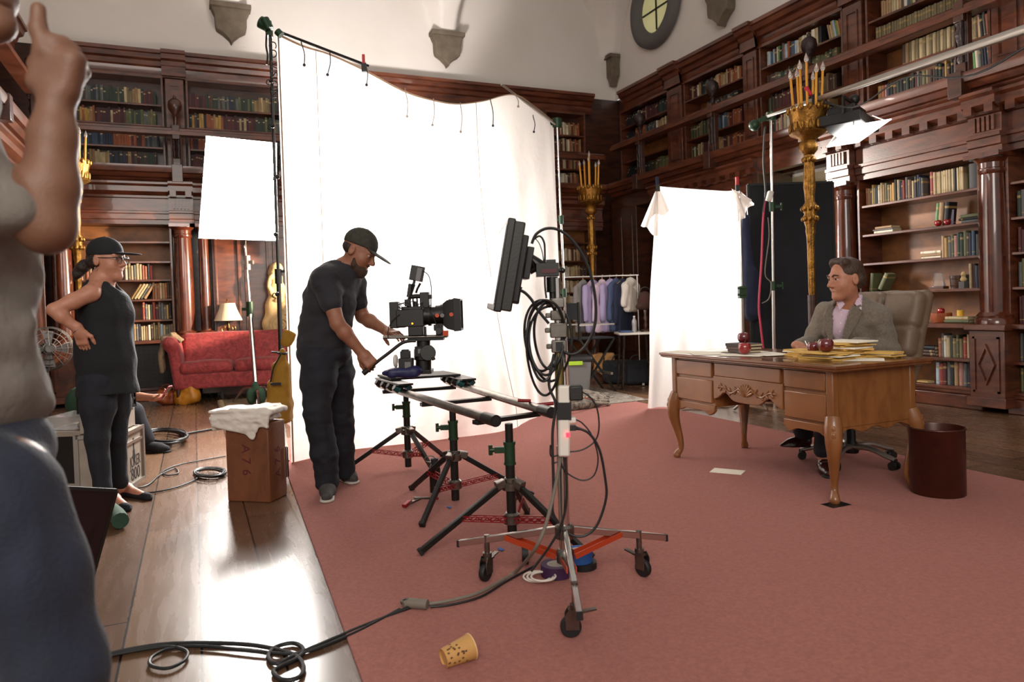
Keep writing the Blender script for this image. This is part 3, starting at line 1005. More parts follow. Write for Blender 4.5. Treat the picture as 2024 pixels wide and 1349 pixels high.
def row(w, u0, z, spec, place, group, v=-.07, th=(.024, .04), h=(.2, .26), indiv=True, lean=0, end='R', ref='', hh=None, bulk=None, start=1):
    """books side by side from u0; on wall R the row runs towards smaller u (the camera), on F towards larger u"""
    sg = -1 if w == 'R' else 1
    u = u0
    n = len(spec.replace(' ', ''))
    i = 0
    for ch in spec:
        if ch == ' ':
            u += sg * .06
            continue
        i += 1
        t = random.uniform(*th)
        H = random.uniform(*h) if hh is None else hh + random.uniform(-.004, .004)
        dp = random.uniform(.13, .17)
        vv = v - random.uniform(0, .015)
        if indiv:
            size = 'tall ' if H > h[0] + .75 * (h[1] - h[0]) and hh is None else ''
            lab = f'{size}{PAL[ch][0]} book, {ordw(start + i - 1)} from {ref}, {place}'
            put_book(w, u + sg * t / 2, z, vv, t, H, dp, ch, lab, group, lean)
        else:
            mb, ml = STUFF.setdefault(bulk, (MB(), list(PAL)))
            a = wp(w, u, vv, z)
            b = wp(w, u + sg * t, vv - dp, z + H)
            mi = ml.index(ch)
            mb.bx(min(a[0], b[0]), max(a[0], b[0]), min(a[1], b[1]), max(a[1], b[1]), z, z + H, mi)
            # title band on the spine
            q0, q1 = wp(w, u + sg * .003, vv + .001, 0), wp(w, u + sg * (t - .003), vv - .01, 0)
            if random.random() < .5:
                mb.bx(min(q0[0], q1[0]), max(q0[0], q1[0]), min(q0[1], q1[1]), max(q0[1], q1[1]), z + H * .74, z + H * .82, ml.index('c'))
        u += sg * (t / max(.8, math.cos(lean)) + .0012)
    return u
def rnd(n, pool):
    return ''.join(random.choice(pool) for _ in range(n))
def stack(w, u, z, cols, place, group, sz=(.2, .26), th=(.02, .03), v=-.08):
    zz = z
    words = {1: ['only'], 2: ['bottom', 'top'], 3: ['bottom', 'middle', 'top'], 4: ['bottom', 'second', 'third', 'top']}[len(cols)]
    for k, ch in enumerate(cols):
        t = random.uniform(*th)
        put_book(w, u + random.uniform(-.02, .02), zz, v, t, random.uniform(*sz), .15, ch, f'{PAL[ch][0]} book lying flat, {words[k]} of {place}', group, flat=True)
        zz += t + .0005
    return zz
# --- bookcase behind the desk (wall R)
LC = 'the shaded column'
row('R', 5.995, 2.207, 'otbyGBwctGfyykcsBRstmckBBs', 'top shelf behind the desk', 'books on the top shelf behind the desk', h=(.19, .25), th=(.022, .033), ref=LC)
u = row('R', 5.2, 2.207, 'R', 'top shelf behind the desk', 'books on the top shelf behind the desk', th=(.036, .036), hh=.25, ref=LC, start=27)
u = row('R', u, 2.207, 'cccccccck', 'top shelf behind the desk', 'books on the top shelf behind the desk', th=(.024, .028), hh=.235, ref=LC, start=28)
u = row('R', u, 2.207, 'ccc', 'top shelf behind the desk', 'books on the top shelf behind the desk', th=(.024, .028), hh=.24, ref=LC, start=37)
put_book('R', 4.72, 2.207, -.07, .12, .25, .17, 'k', 'thick black book at the column end of the top shelf behind the desk', 'books on the top shelf behind the desk')
stack('R', 5.78, 1.872, 'wst', 'the second-shelf pile by the shaded column', 'flat book piles behind the desk')
row('R', 5.16, 1.872, 'ntk', 'second shelf behind the desk', 'three books beside the apples', th=(.03, .05), hh=.24, lean=.1, ref='the apples')
stack('R', 4.76, 1.872, 'skG', 'the second-shelf pile by the lit column', 'flat book piles behind the desk', th=(.024, .034))
stack('R', 5.22, 1.542, 'wtw', 'the third-shelf pile behind the desk', 'flat book piles behind the desk', th=(.02, .032))
row('R', 5.09, 1.542, 'tysGpggGbBusbc', 'third shelf behind the desk', 'books on the third shelf behind the desk', h=(.2, .26), th=(.026, .036), ref='the flat pile')
put_book('R', 5.96, 1.212, -.07, .045, .21, .15, 'G', 'olive green book leaning at the shaded end of the fourth shelf', 'leaning olive books', lean=.12)
put_book('R', 5.84, 1.224, -.07, .05, .2, .15, 'G', 'olive green book leaning far over beside its upright twin, fourth shelf', 'leaning olive books', lean=.5)
row('R', 4.80, 1.212, 'cmBs', 'fourth shelf behind the desk', 'books on the fourth shelf behind the desk', h=(.22, .27), ref='the small bust')
stack('R', 4.92, .862, 'Gc', 'the pair under the yellow candle', 'flat book piles behind the desk', sz=(.24, .26), th=(.03, .035), v=-.02)
row('R', 5.15, .502, 'oswcgfGfRccb', 'upper low shelf behind the chair', 'books on the low shelves behind the chair', h=(.19, .25), th=(.028, .04), ref='the rust orange end')
put_book('R', 5.42, .512, -.07, .035, .26, .17, 'B', 'navy book leaning beside the chair back on the upper low shelf', 'books on the low shelves behind the chair', lean=-.5)
stack('R', 5.3, .502, 'bbk', 'the pile beside the leaning navy book', 'flat book piles behind the desk', th=(.03, .04))
row('R', 5.18, .212, 'lRrsktpsBG', 'bottom shelf behind the chair', 'books on the low shelves behind the chair', h=(.21, .26), th=(.034, .05), ref='the pale blue end')
put_book('R', 5.32, .212, -.03, .02, .16, .12, 'y', 'small yellow book lying flat at the bottom shelf behind the chair', 'flat book piles behind the desk', flat=True)
# --- the case cut by the frame
for z, sp, nm in ((1.872, 'gsGk', 'second'), (1.542, 'rmRb', 'third'), (1.212, 'sGfg', 'fourth'), (.862, 'rmRs', 'counter'), (.502, 'ssBl', 'upper low'), (.212, 'GfGb', 'bottom')):
    row('R', 4.33, z, sp, nm + ' shelf, case at frame edge', 'books in the case at the frame edge', h=(.2, .27), th=(.026, .042), ref='the lit column')
# --- gallery case with the tan and green set
GC = 'the candle-side end'
row('R', 5.98, 4.382, rnd(9, 'sgtbkc') + 'wuGckst' + rnd(14, 'gbtskG'), 'top shelf, tan-set gallery case', 'books in the tan-and-green-set gallery case', v=-.36, h=(.19, .24), ref=GC)
row('R', 6.05, 4.072, 'f' * 31, 'second shelf, tan-set gallery case', 'matching tan and green volumes', v=-.36, hh=.235, th=(.03, .034), ref=GC)
row('R', 5.72, 3.752, 'bt' + 'fc' * 10, 'third shelf, tan-set gallery case', 'books in the tan-and-green-set gallery case', v=-.36, hh=.25, th=(.036, .044), ref='the empty gap')
row('R', 6.04, 3.422, 'yopBkbgkkgkk' + 'rsbGfbbkgbybk' + 'ssf', 'bottom shelf, tan-set gallery case', 'books in the tan-and-green-set gallery case', v=-.36, h=(.18, .25), th=(.026, .044), ref=GC)
row('R', 4.93, 3.752, 'RkpksotB', 'third shelf beyond the carved post', 'books beyond the carved post', v=-.36, h=(.22, .27), lean=-.08, ref='the carved post')
row('R', 4.93, 3.422, 'nnwsBBu', 'bottom shelf beyond the carved post', 'books beyond the carved post', v=-.36, h=(.22, .27), lean=-.06, ref='the carved post')
# --- gallery case behind the candles
CB = 'the far end'
row('R', 7.8, 4.382, 'wlulbwnksplobuulwtcwwc', 'top shelf, gallery case behind candles', 'books in the gallery case behind the candles', v=-.36, h=(.2, .255), ref=CB, indiv=False, bulk='C')
row('R', 7.02, 4.382, 'wck', 'top shelf beside the ball finial', 'books in the gallery case behind the candles', v=-.36, th=(.045, .06), hh=.25, ref='the ball finial')
row('R', 6.72, 4.382, 'tcylnyop', 'leaning on top shelf behind candles', 'books in the gallery case behind the candles', v=-.36, h=(.2, .25), th=(.024, .03), lean=-.2, ref='the gap')
row('R', 7.8, 4.072, rnd(16, 'ggsbGb') + 'tfybskmGGGGG' + rnd(7, 'Gfg'), 'second shelf, gallery case behind candles', 'books in the gallery case behind the candles', v=-.36, h=(.17, .22), ref=CB, indiv=False, bulk='C')
row('R', 7.8, 3.752, 'gGkbb' + rnd(13, 'bmr') + 'mbuBcGftbtks' + rnd(6, 'btf'), 'third shelf, gallery case behind candles', 'books in the gallery case behind the candles', v=-.36, h=(.2, .26), ref=CB, indiv=False, bulk='C')
row('R', 7.8, 3.422, rnd(4, 'gkb') + rnd(12, 'psctw') + rnd(16, 'ctsbf'), 'bottom shelf, gallery case behind candles', 'books in the gallery case behind the candles', v=-.36, h=(.2, .26), ref=CB, indiv=False, bulk='C')
# --- lamplit case behind the woman (wall F)
LF = 'the near column'
FG = 'books in the lamplit case behind the woman'
row('F', -1.40, 1.722, 'ptotBuwrp', 'third shelf, lamplit case', FG, h=(.2, .25), ref='the shaded column')
row('F', -.86, 1.722, 'wfcsccookR', 'third shelf, lamplit case', FG, h=(.19, .25), ref='the cap')
row('F', -.80, 1.445, 'yccst', 'leaning on fourth shelf, lamplit case', FG, hh=.24, th=(.03, .04), lean=.55, ref='the shadow')
row('F', -.52, 1.442, 'otoctobb', 'fourth shelf, lamplit case', FG, h=(.2, .25), ref='the leaning row')
row('F', -.66, 1.152, 'RscgRrsssyk', 'fifth shelf, lamplit case', FG, h=(.19, .25), th=(.026, .038), ref='the shadow gap')
row('F', -.78, .862, 'tsBcctwbcftlcGst', 'counter of lamplit case', FG, h=(.19, .25), th=(.024, .036), ref='the tunic')
row('F', -1.40, 1.152, 'oulsy', 'fifth lamplit shelf under the elbow', FG, hh=.25, ref='the shaded column')
row('F', -1.40, .862, 'yotrm', 'lamplit counter under the forearm', FG, hh=.24, ref='the shaded column')
# --- the small distant ones: one mass for each case
def bulk(w, u0, u1, z, pools, key, v=-.36, h=(.19, .25), f=1.0):
    L_ = abs(u1 - u0) * f
    n = int(L_ / .034)
    k = max(1, n // len(pools))
    sp = ''.join(rnd(k, p) for p in pools)
    row(w, u0, z, sp, '', '', v=v, h=h, indiv=False, bulk=key)
for key, u0, u1, rows in (('B', 9.5, 8.18, [(3.422, ['gfc', 'rpB', 'rtm', 'ro']), (3.752, ['gGf', 'Gg', 'Bslu', 'ro']), (4.38, ['mtw', 'sk', 'toc', 'roc'])]), ('A', 11.4, 10.0, [(3.422, ['k', 'k', 'rGg', 'Gf']), (4.072, ['k', 'o', 'sB', 'tcw']), (4.382, ['k', 'mwr', 'mr', 'Bkg'])])):
    for z, pl in rows:
        bulk('R', u0, u1, z, pl, key)
    o = None
row('R', 9.1, 4.072, 'sBksBkskk' + rnd(12, 'bkgs'), '', '', v=-.36, h=(.15, .2), indiv=False, bulk='B')
for u0, u1 in ((-1.57, -.31), (.06, 1.5)):
    for z, pl in ((4.282, ['rm', 'gsb', 'gsB', 'Gg', 'fct', 'mrg']), (3.982, ['kby', 'tyo', 'mr', 'mcr', 'Gg', 'sfG']), (3.662, ['mo', 'Bus', 'Bu', 'o', 'omr', 'Bss']), (3.362, ['rm', 'bt', 'tc', 'Bk', 'mbt', 'bg'])):
        bulk('F', u0, u1, z, pl, 'F%d' % (u0 * 10), v=-.39, h=(.19, .245))
for z in (3.362, 3.662, 3.982, 4.282):
    bulk('F', 6.0, 6.74, z, ['rRm', 'wcr', 'tob'], 'N', v=-.39, h=(.2, .26))
for z in (1.122, 1.382, 1.642, 1.952, .552):
    bulk('F', 5.95, 6.7, z, ['bt', 'tcw', 'ctr', 'mb'], 'N2', v=-.07, h=(.18, .23))
for z in (3.362, 3.662, 3.982, 4.282):
    row('L', 8.34, z, rnd(36, 'bmorkt'), '', '', v=-.39, h=(.19, .25), indiv=False, bulk='L')
def mute(h):
    c = [int(h[i:i + 2], 16) for i in (0, 2, 4)]
    g_ = .35 * c[0] + .45 * c[1] + .2 * c[2]
    return '%02x%02x%02x' % tuple(int(min(255, (.72 * q + .28 * g_ * w_) * 1.08)) for q, w_ in zip(c, (1.08, 1, .85)))
PM = [M('old_binding_' + PAL[k][0].replace(' ', '_'), mute(PAL[k][1]), .65, 0, '%02x%02x%02x' % tuple(int(int(PAL[k][1][i:i + 2], 16) * .7) for i in (0, 2, 4)), (25, 25, 6), .5) for k in PAL]
BL = {'F-15': 'rows of old books on the far gallery above the woman in the cap', 'F0': 'rows of old books on the far gallery behind the white lamp panel'}
BL.update(C='rows of paperbacks and old books behind the tall candles', B='rows of old books in the gallery case below the shield corbel', A='rows of dark books in the far corner gallery case', N='rows of red and cream books in the narrow corner gallery case',
          N2='rows of old books in the dark case behind the clothes rail', L='rows of old books in the side gallery behind the raised fist')
for k in STUFF:
    o = STUFF[k][0].build('books', PM)
    tag(o, BL[k], 'books', kind='stuff')
# ------------------------------------------------------------------ rugs
tag(MB().prism([(.59, 5.59), (.62, 7.05), (4.72, 7.16), (4.68, 3.9), (4.62, 2.6), (4.5, -.6), (.33, -.6)], (0, 0, 0), (1, 0, 0), (0, 1, 0), (0, 0, .012)).build('carpet', RUGM, bevel=.004),
    'large salmon pink pile carpet under the desk, the slider and the rolling stand', 'carpet')

# ------------------------------------------------------------------ desk
desk = thing('writing_desk', 'carved oak desk with cabriole legs standing on the pink carpet', 'desk', (3.6, 3.7, 0))
X0, X1, Y0, Y1 = 3.27, 3.95, 2.98, 4.46
def bev_top(mb, x0, x1, y0, y1, z0, z1, k=.02):
    prof = [(0, z0), (.012, z0 + .006), (.012, z0 + .014), (k, z0 + .02), (k, z1 - .004), (k - .004, z1)]
    R = []
    for e, z in prof:
        R.append(np.array([(x0 - e, y0 - e, z), (x1 + e, y0 - e, z), (x1 + e, y1 + e, z), (x0 - e, y1 + e, z)]))
    return mb.rings(R)
bev_top(MB(), X0 - .04, X1 + .03, Y0 - .06, Y1 + .06, .765, .8).build('top', DESKT, desk, sharp=20)
MB().bx(X0 + .015, X1 - .01, Y0 + .01, Y1 - .01, .62, .765).build('carcass', DESKW, desk)
ap = [(0, 0), (0, .055), (.05, .04), (.09, .03), (.15, .02), (.21, .02), (.25, .03), (.3, .045), (.335, .055), (.37, .03), (.37, 0)]
def ped(y0, y1, nm):
    MB().bx(X0 + .015, X1 - .01, y0, y1, .44, .622).build('pedestal', DESKW, desk)
    w = y1 - y0
    # scalloped apron under the pedestal, front and back
    for x in (X0 + .005, X1 - .03):
        pts = [(0, .45)] + [(w * a, .45 - .02 - .055 * (abs(math.sin(PI * a * 1.0)) ** .5 * .25 + .55 * math.exp(-((a - .12) / .1) ** 2) + .55 * math.exp(-((a - .88) / .1) ** 2) + .25)) for a in np.linspace(0, 1, 17)] + [(w, .45)]
        MB().prism(pts, (x, y0, 0), (0, 1, 0), (0, 0, 1), (.025, 0, 0)).build('apron', DESKW, desk, bevel=.004)
ped(Y0 + .01, 3.36, 'r')
ped(4.0, Y1 - .01, 'l')
for (x0, x1) in ((X0 + .04, X1 - .04),):
    for y in (Y0 + .006, Y1 - .03):
        pts = [(0, .45)] + [((x1 - x0) * a, .44 - .04 * (.4 + .6 * math.cos(PI * 2 * a * 1.5) ** 2)) for a in np.linspace(0, 1, 21)] + [(x1 - x0, .45)]
        MB().prism(pts, (x0, y, 0), (1, 0, 0), (0, 0, 1), (0, .022, 0)).build('side_apron', DESKW, desk, bevel=.004)
MB().bx(X0 + .04, X1 - .05, Y0, Y0 + .015, .44, .765).build('side_panel', DESKW, desk)
MB().bx(X0 + .04, X1 - .05, Y1 - .015, Y1, .44, .765).build('side_panel', DESKW, desk)
for (a, b, z0, z1) in ((Y0 + .05, 3.345, .645, .752), (3.375, 3.985, .66, .752), (4.015, Y1 - .05, .645, .752), (Y0 + .05, 3.345, .465, .625), (4.015, Y1 - .05, .465, .625)):
    MB().bx(X0 - .002, X0 + .03, a, b, z0, z1).build('drawer', DESKW, desk, bevel=.006)
# valance with a carved shell spray over the knee hole
pts = [(3.36, .66), (4.0, .66)]
pts += [(4.0 - .64 * a, .5 + .075 * (1 - (2 * abs(a - .5)) ** 1.6) * 0 + .055 * math.exp(-((a - .18) / .09) ** 2) + .055 * math.exp(-((a - .82) / .09) ** 2) + .03 * math.cos(PI * (a - .5) * 2) * 0 - .0) for a in np.linspace(0, 1, 33)]
val = MB().prism(pts, (X0, 0, 0), (0, 1, 0), (0, 0, 1), (.022, 0, 0)).build('valance', DESKW, desk, bevel=.004)
cv = MB()
for k in range(-4, 5):
    a = k * .28
    d = V3(0, math.sin(a), math.cos(a))
    cv.sph(V3(X0 - .004, 3.68, .545) + d * .045, (.009, .01, .042), 8, 6, np.stack([V3(1, 0, 0), np.cross(d, V3(1, 0, 0)), d], 1))
for sg in (-1, 1):
    pth = [V3(X0 - .003, 3.68 + sg * q, .575 + .018 * math.sin(q * 34)) for q in np.linspace(.05, .25, 14)]
    cv.tube(pth, [.008 - .004 * i / 13 for i in range(14)], 6)
    for q in (.09, .14, .185, .23):
        for s2 in (-1, 1):
            d = unit(V3(0, sg * .6, s2))
            cv.sph(V3(X0 - .003, 3.68 + sg * q, .578 + .012 * math.sin(q * 34)) + d * .016, (.006, .007, .017), 7, 5, np.stack([V3(1, 0, 0), np.cross(d, V3(1, 0, 0)), d], 1))
    cv.sph((X0 - .002, 3.68 + sg * .26, .59), (.008, .012, .012), 8, 6)
cv.build('carved_spray', DESKW, val)
# cabriole legs
def cab(x, y, ox, oy):
    d = unit(V3(ox, oy, 0))
    zs = [.5, .44, .36, .28, .2, .12, .075, .05, .03, .0125]
    of = [0, .018, .03, .018, -.004, -.02, -.016, .004, .012, .006]
    rs = [.042, .05, .046, .036, .027, .021, .02, .026, .03, .022]
    p = smooth_path([V3(x, y, z) + d * o for z, o in zip(zs, of)], 3)
    r = np.interp(np.linspace(0, 9, len(p)), range(10), rs)
    leg = MB().tube(p, list(r), 12).build('leg', DESKW, desk, sharp=60)
    mb = MB()
    for k in range(5):
        z = .44 - k * .035
        c = V3(x, y, z) + d * (.058 + .012 * math.sin(k)) * (1 - k * .05)
        mb.sph(c, (.014, .014, .024), 8, 6)
    mb.build('carved_knee', DESKW, leg)
    MB().bx(x - .025, x + .025, y - .025, y + .025, .44, .768).build('corner_post', DESKW, desk, bevel=.008)
cab(X0 + .02, Y0 + .02, -1, -1)
cab(X0 + .02, Y1 - .02, -1, 1)
cab(X1 - .03, Y0 + .02, 1, -1)
cab(X1 - .03, Y1 - .02, 1, 1)
tag(MB().bx(3.2, 3.34, 2.93, 3.02, .0115, .0145).build('corner_bracket', BLACKM, bevel=.002), 'flat black metal plate under the near front leg of the desk', 'plate')

# ------------------------------------------------------------------ things on the desk
def paper(name, x, y, z, w, h, a, m, label, group=None, th=.0012, cat='paper'):
    R = rotz(a)
    return tag(MB().box((x, y, z + th / 2), (w, h, th), R).build(name, m), label, cat, group)
DZ = .8005
SH = [(3.36, 4.42, .2, .3, .3, 'blank white sheet at the far corner of the desk'), (3.36, 4.18, .21, .3, -.5, 'white sheet lying by the two small books on the desk'), (3.42, 3.86, .22, .3, .5, 'white sheet nearest the front edge in the middle of the desk'),
      (3.62, 4.1, .22, .3, .15, 'white sheet behind the red fruit on the books'), (3.57, 3.78, .22, .3, -.2, 'white sheet turned towards the writing hand')]
for i, (x, y, w, h, a, l) in enumerate(SH):
    paper('paper_sheet', x, y, DZ + .0013 * i, w, h, a, PAPER, l, 'loose sheets on the desk')
z = DZ + .008
for i, l in enumerate(('bottom', 'middle', 'top')):
    t = thing('small_book', f'small dark book, {l} of the three stacked on the desk', 'book', (3.55, 4.0, z), 'small dark books on the desk')
    a = -.3 + .15 * i
    R = rotz(a)
    MB().box((3.55, 4.0, z + .002), (.15, .21, .003), R).box((3.55, 4.0, z + .019), (.15, .21, .003), R).box(V3(3.55, 4.0, z + .0105) + R @ V3(-.074, 0, 0), (.004, .21, .02), R).build('cover', [M('dark_cloth_cover_%d' % i, ('3b2a22', '4a2f22', '2b2320')[i], .6)], t)
    MB().box((3.55 + .004, 4.0, z + .0105), (.138, .2, .0135), R).build('page_block', PAGES, t)
    z += .0215
ZB = z
def apple(x, y, z, r, label, m=APPLE, group='red apples on the desk', cat='apple', tilt=0):
    t = thing('apple', label, cat, (x, y, z), group)
    prof = [(.001, .16), (.12, .08), (.35, .0), (.62, .08), (.86, .36), (1.0, .85), (.98, 1.25), (.8, 1.62), (.5, 1.76), (.25, 1.7), (.08, 1.52), (.001, 1.45)]
    MB().lathe([(a * r, b * r) for a, b in prof], (x, y, z), n=24, fl=.025, flk=5).build('flesh', m, t, sharp=80)
    MB().tube(smooth_path([(x, y, z + 1.42 * r), (x + .05 * r, y, z + 1.8 * r), (x + .25 * r, y, z + 2.1 * r)], 4), .06 * r, 6).build('stem', STEMM, t)
    return t
apple(3.55, 4.0, ZB, .042, 'dark red apple on top of the three small books')
apple(3.44, 3.87, DZ + .008, .044, 'red apple beside the three small books on the desk', APPLE2)
# envelope piles
def pile(x, y, n, w, h, a0, z0, place, m=MANILA, jit=.03, group='manila envelopes piled on the desk', lab='manila envelope'):
    z = z0
    for i in range(n):
        a = a0 + random.uniform(-.25, .25)
        R = rotz(a)
        th = random.uniform(.004, .012)
        xx, yy = x + random.uniform(-jit, jit), y + random.uniform(-jit, jit)
        nm = 'lowest' if i == 0 else 'topmost' if i == n - 1 else ordw(i + 1) + ' from the bottom'
        mm = PAPER if (m is MANILA and i % 4 == 2) else m
        t = tag(MB().box((xx, yy, z + th / 2), (w, h, th), R).box((xx + .001, yy, z + th + .0004), (w * .9, h * .4, .0008), R).build('envelope', mm, bevel=.002), f'{"pale paper packet" if mm is PAPER else lab}, {nm} of {place}', 'envelope', group)
        z += th + .0012
    return z
zp1 = pile(3.52, 3.27, 6, .2, .26, .3, DZ, 'the low pile by the apples')
zp2 = pile(3.78, 3.34, 11, .2, .26, -.1, DZ, 'the tall pile by the lapel')
zp3 = pile(3.86, 3.14, 4, .13, .18, .3, DZ, 'the small pile by the desk end')
zp4 = pile(3.66, 3.56, 4, .14, .2, .1, DZ, 'the pile by the writing hand')
apple(3.50, 3.23, zp1 + .001, .046, 'dark red apple lying on the low envelope pile', APPLE)
apple(3.57, 3.39, DZ + .03, .04, 'half hidden dark red apple between two envelope piles', APPLE)
paper('letter', 3.64, 3.12, DZ, .2, .28, .7, PAPER, 'white letter sliding off the low envelope pile towards the front edge')
paper('envelope', 3.29, 3.9, .0125, .13, .21, .62, PAPER, 'blank cream card lying alone on the carpet before the desk', th=.002, cat='card')

# ------------------------------------------------------------------ executive chair
ch = thing('office_chair', 'tan leather swivel armchair behind the desk', 'chair', (4.2, 3.68, 0))
CX, CYY = 4.2, 3.68
star = MB().lathe([(.05, .08), (.055, .1), (.05, .14), (.035, .16), (.03, .42)], (CX, CYY, 0), n=20)
star.build('gas_lift', BLACKM, ch)
for k in range(5):
    a = 3.55 + k * 2 * PI / 5
    d = V3(math.cos(a), math.sin(a), 0)
    leg = MB().tube(smooth_path([V3(CX, CYY, .125) + d * q[0] + V3(0, 0, q[1]) for q in ((.03, 0), (.15, .005), (.27, -.03), (.33, -.045))], 4), list(np.linspace(.032, .02, 13)), 10, flat=.7).build('leg', ALU, ch, sharp=60)
    e = V3(CX, CYY, 0) + d * .32
    s = np.cross(d, (0, 0, 1))
    mb = MB()
    for q in (-1, 1):
        mb.cyl(e + V3(0, 0, .041) + s * q * .012, e + V3(0, 0, .041) + s * q * .03, .028, n=16)
    mb.bar(e + V3(0, 0, .041), e + V3(0, 0, .085), .03)
    mb.build('caster', RUBBER, leg)
MB().box((CX, CYY, .43), (.3, .3, .04)).build('mechanism', BLACKM, ch, bevel=.01)
SDF(.009).box((CX, CYY, .5), (.27, .27, .065), None, .055).wrinkle(.004, 9).build('seat', LEATHER, ch)
s = SDF(.009)
tl = rot((0, 1, 0), .3)
BC = V3(4.56, 3.68, .86)
ax = tl @ V3(0, 0, 1)
nx = tl @ V3(-1, 0, 0)
s.box(BC - nx * .02, (.05, .29, .37), tl, .05)
for (zz, hh) in ((-.25, .115), (-.02, .115), (.2, .14)):
    for yy in (-.145, .145):
        s.box(BC + ax * zz + V3(0, yy, 0) + nx * .045, (.065, .145, hh), tl, .06, .012)
s.wrinkle(.005, 10)
s.build('backrest', LEATHER, ch)
for sg in (-1, 1):
    p = smooth_path([(4.45, 3.68 + sg * .3, .5), (4.3, 3.68 + sg * .33, .55), (4.25, 3.68 + sg * .33, .66), (4.3, 3.68 + sg * .33, .7)], 5)
    arm = MB().tube(p, .022, 8, flat=1.4).build('armrest', BLACKP, ch)
    SDF(.008).box((4.33, 3.68 + sg * .33, .715), (.15, .04, .022), None, .02).build('arm_pad', LEATHER, arm)

# ------------------------------------------------------------------ waste bin
b = thing('waste_bin', 'round brown metal waste bin by the end of the desk', 'bin', (3.96, 2.86, .012))
MB().lathe([(.001, .0), (.14, .0), (.145, .006), (.145, .38), (.149, .384), (.149, .39), (.142, .39), (.139, .383), (.139, .012), (.001, .012)], (3.96, 2.86, .0125), n=48).build('drum', BINM, b, sharp=50)
MB().torus((3.96, 2.86, .397), (0, 0, 1), .146, .005, 40, 8).build('rim', BINM, b)

# ------------------------------------------------------------------ curios in the bookcase behind the desk
t = thing('picture_card', 'pale grey blue picture card standing behind two apples on the second shelf', 'picture', wp('R', 5.1, -.12, 1.873))
MB().box(V3(*wp('R', 5.09, -.14, 1.955)), (.006, .2, .16), rot((0, 1, 0), .1)).build('card', FLESHW, t)
p0 = V3(*wp('R', 5.11, -.07, 1.873))
apple(p0[0], p0[1], 1.873, .036, 'red apple before the picture card, at its outer side', APPLE2, 'apples on the second shelf')
p0 = V3(*wp('R', 5.01, -.07, 1.873))
apple(p0[0], p0[1], 1.873, .036, 'red apple before the picture card, next to the green books', APPLE2, 'apples on the second shelf')
t = thing('glass_award', 'clear glass wedge award on a small base on the fourth shelf', 'award', wp('R', 5.15, -.1, 1.213))
c = V3(*wp('R', 5.15, -.1, 0))
MB().prism([(-.065, 0), (.065, 0), (.04, .14), (-.04, .14)], c + V3(0, 0, 1.245), (0, 1, 0), (0, 0, 1), (.035, 0, 0)).build('wedge', CLEARP, t, bevel=.004)
MB().box(c + V3(.01, 0, 1.229), (.09, .17, .03)).build('base', WOOD_D, t, bevel=.004)
t = thing('wooden_pot', 'dark round wooden pot on the fourth shelf beside the glass award', 'pot', wp('R', 4.95, -.12, 1.213))
c = V3(*wp('R', 4.95, -.12, 1.213))
MB().lathe([(.001, 0), (.06, 0), (.068, .06), (.072, .135), (.066, .135), (.06, .02), (.001, .02)], c, n=28).build('body', WOOD_D, t)
for zq in (.03, .1):
    MB().torus(c + V3(0, 0, zq), (0, 0, 1), .066 + zq * .05, .004, 28, 6).build('hoop', BRASS, t)
t = thing('dark_jar', 'black jar standing behind the wooden pot on the fourth shelf', 'jar', wp('R', 4.87, -.17, 1.213))
MB().lathe([(.001, 0), (.04, 0), (.05, .04), (.045, .1), (.03, .12), (.032, .14), (.001, .14)], V3(*wp('R', 4.87, -.17, 1.213)), n=24).build('body', BLACKP, t)
t = thing('portrait_bust', 'small bust on a square block at the end of the fourth shelf', 'bust', wp('R', 4.77, -.03, 1.213))
c = V3(*wp('R', 4.845, -.06, 1.213))
MB().box(c + V3(0, 0, .035), (.07, .06, .07)).build('block', SLATE, t, bevel=.004)
SDF(.004).ell(c + V3(0, 0, .145), (.022, .02, .028)).cap(c + V3(0, 0, .09), c + V3(0, 0, .13), .014).ell(c + V3(0, 0, .09), (.022, .034, .022)).ell(c + V3(-.022, 0, .14), .006).build('head', CREAM, t)
t = thing('round_basket', 'round brown basket with a red apple on it beside the chair back', 'basket', wp('R', 5.12, -.1, .862))
c = V3(*wp('R', 5.12, -.1, .862))
MB().lathe([(.001, 0), (.08, 0), (.1, .05), (.098, .1), (.085, .1), (.07, .085), (.001, .085)], c, n=28, fl=.03, flk=14).build('body', TANL, t)
apple(c[0], c[1], c[2] + .087, .036, 'bright red apple on top of the round basket', APPLE2, 'apples on the second shelf')
c = V3(*wp('R', 4.9, -.08, .93))
t = thing('yellow_candle', 'short yellow candle standing on two flat books by the lit column', 'candle', c)
MB().lathe([(.001, 0), (.03, 0), (.03, .06), (.02, .062), (.001, .055)], c, n=20).build('wax', M('yellow_wax', 'd8a62c', .5), t)
MB().tube([c + V3(0, 0, .055), c + V3(.002, 0, .075)], .002, 6).build('wick', BLACKM, t)
# ------------------------------------------------------------------ film equipment
EX = unit(V3(RT[0], RT[1], 0))
EYD = unit(V3(FWD[0], FWD[1], 0))
VR = np.stack([EX, EYD, V3(0, 0, 1)], 1)          # picture-wise right, away, up: an upright frame
def pbox(mb, x0, x1, y0, y1, d, dp, a=0, mi=0, taper=1):
    """box whose face fills the rectangle seen at depth d; a turns it in that plane"""
    R = VR @ rot((0, 1, 0), a) if a else VR
    return mb.box(at((x0 + x1) / 2, (y0 + y1) / 2, d), (abs(x1 - x0) * d / F, dp, abs(y1 - y0) * d / F), R, mi, taper)
def tubepx(mb, pts, d, r, n=8, k=5, mi=0):
    P = [at(p[0], p[1], d if len(p) < 3 else p[2]) for p in pts]
    return mb.tube(smooth_path(P, k), r, n, mi=mi)
def floorpath(pts, z=.01, k=6):
    return smooth_path([gr(p[0], p[1], z if len(p) < 3 else p[2]) for p in pts], k)
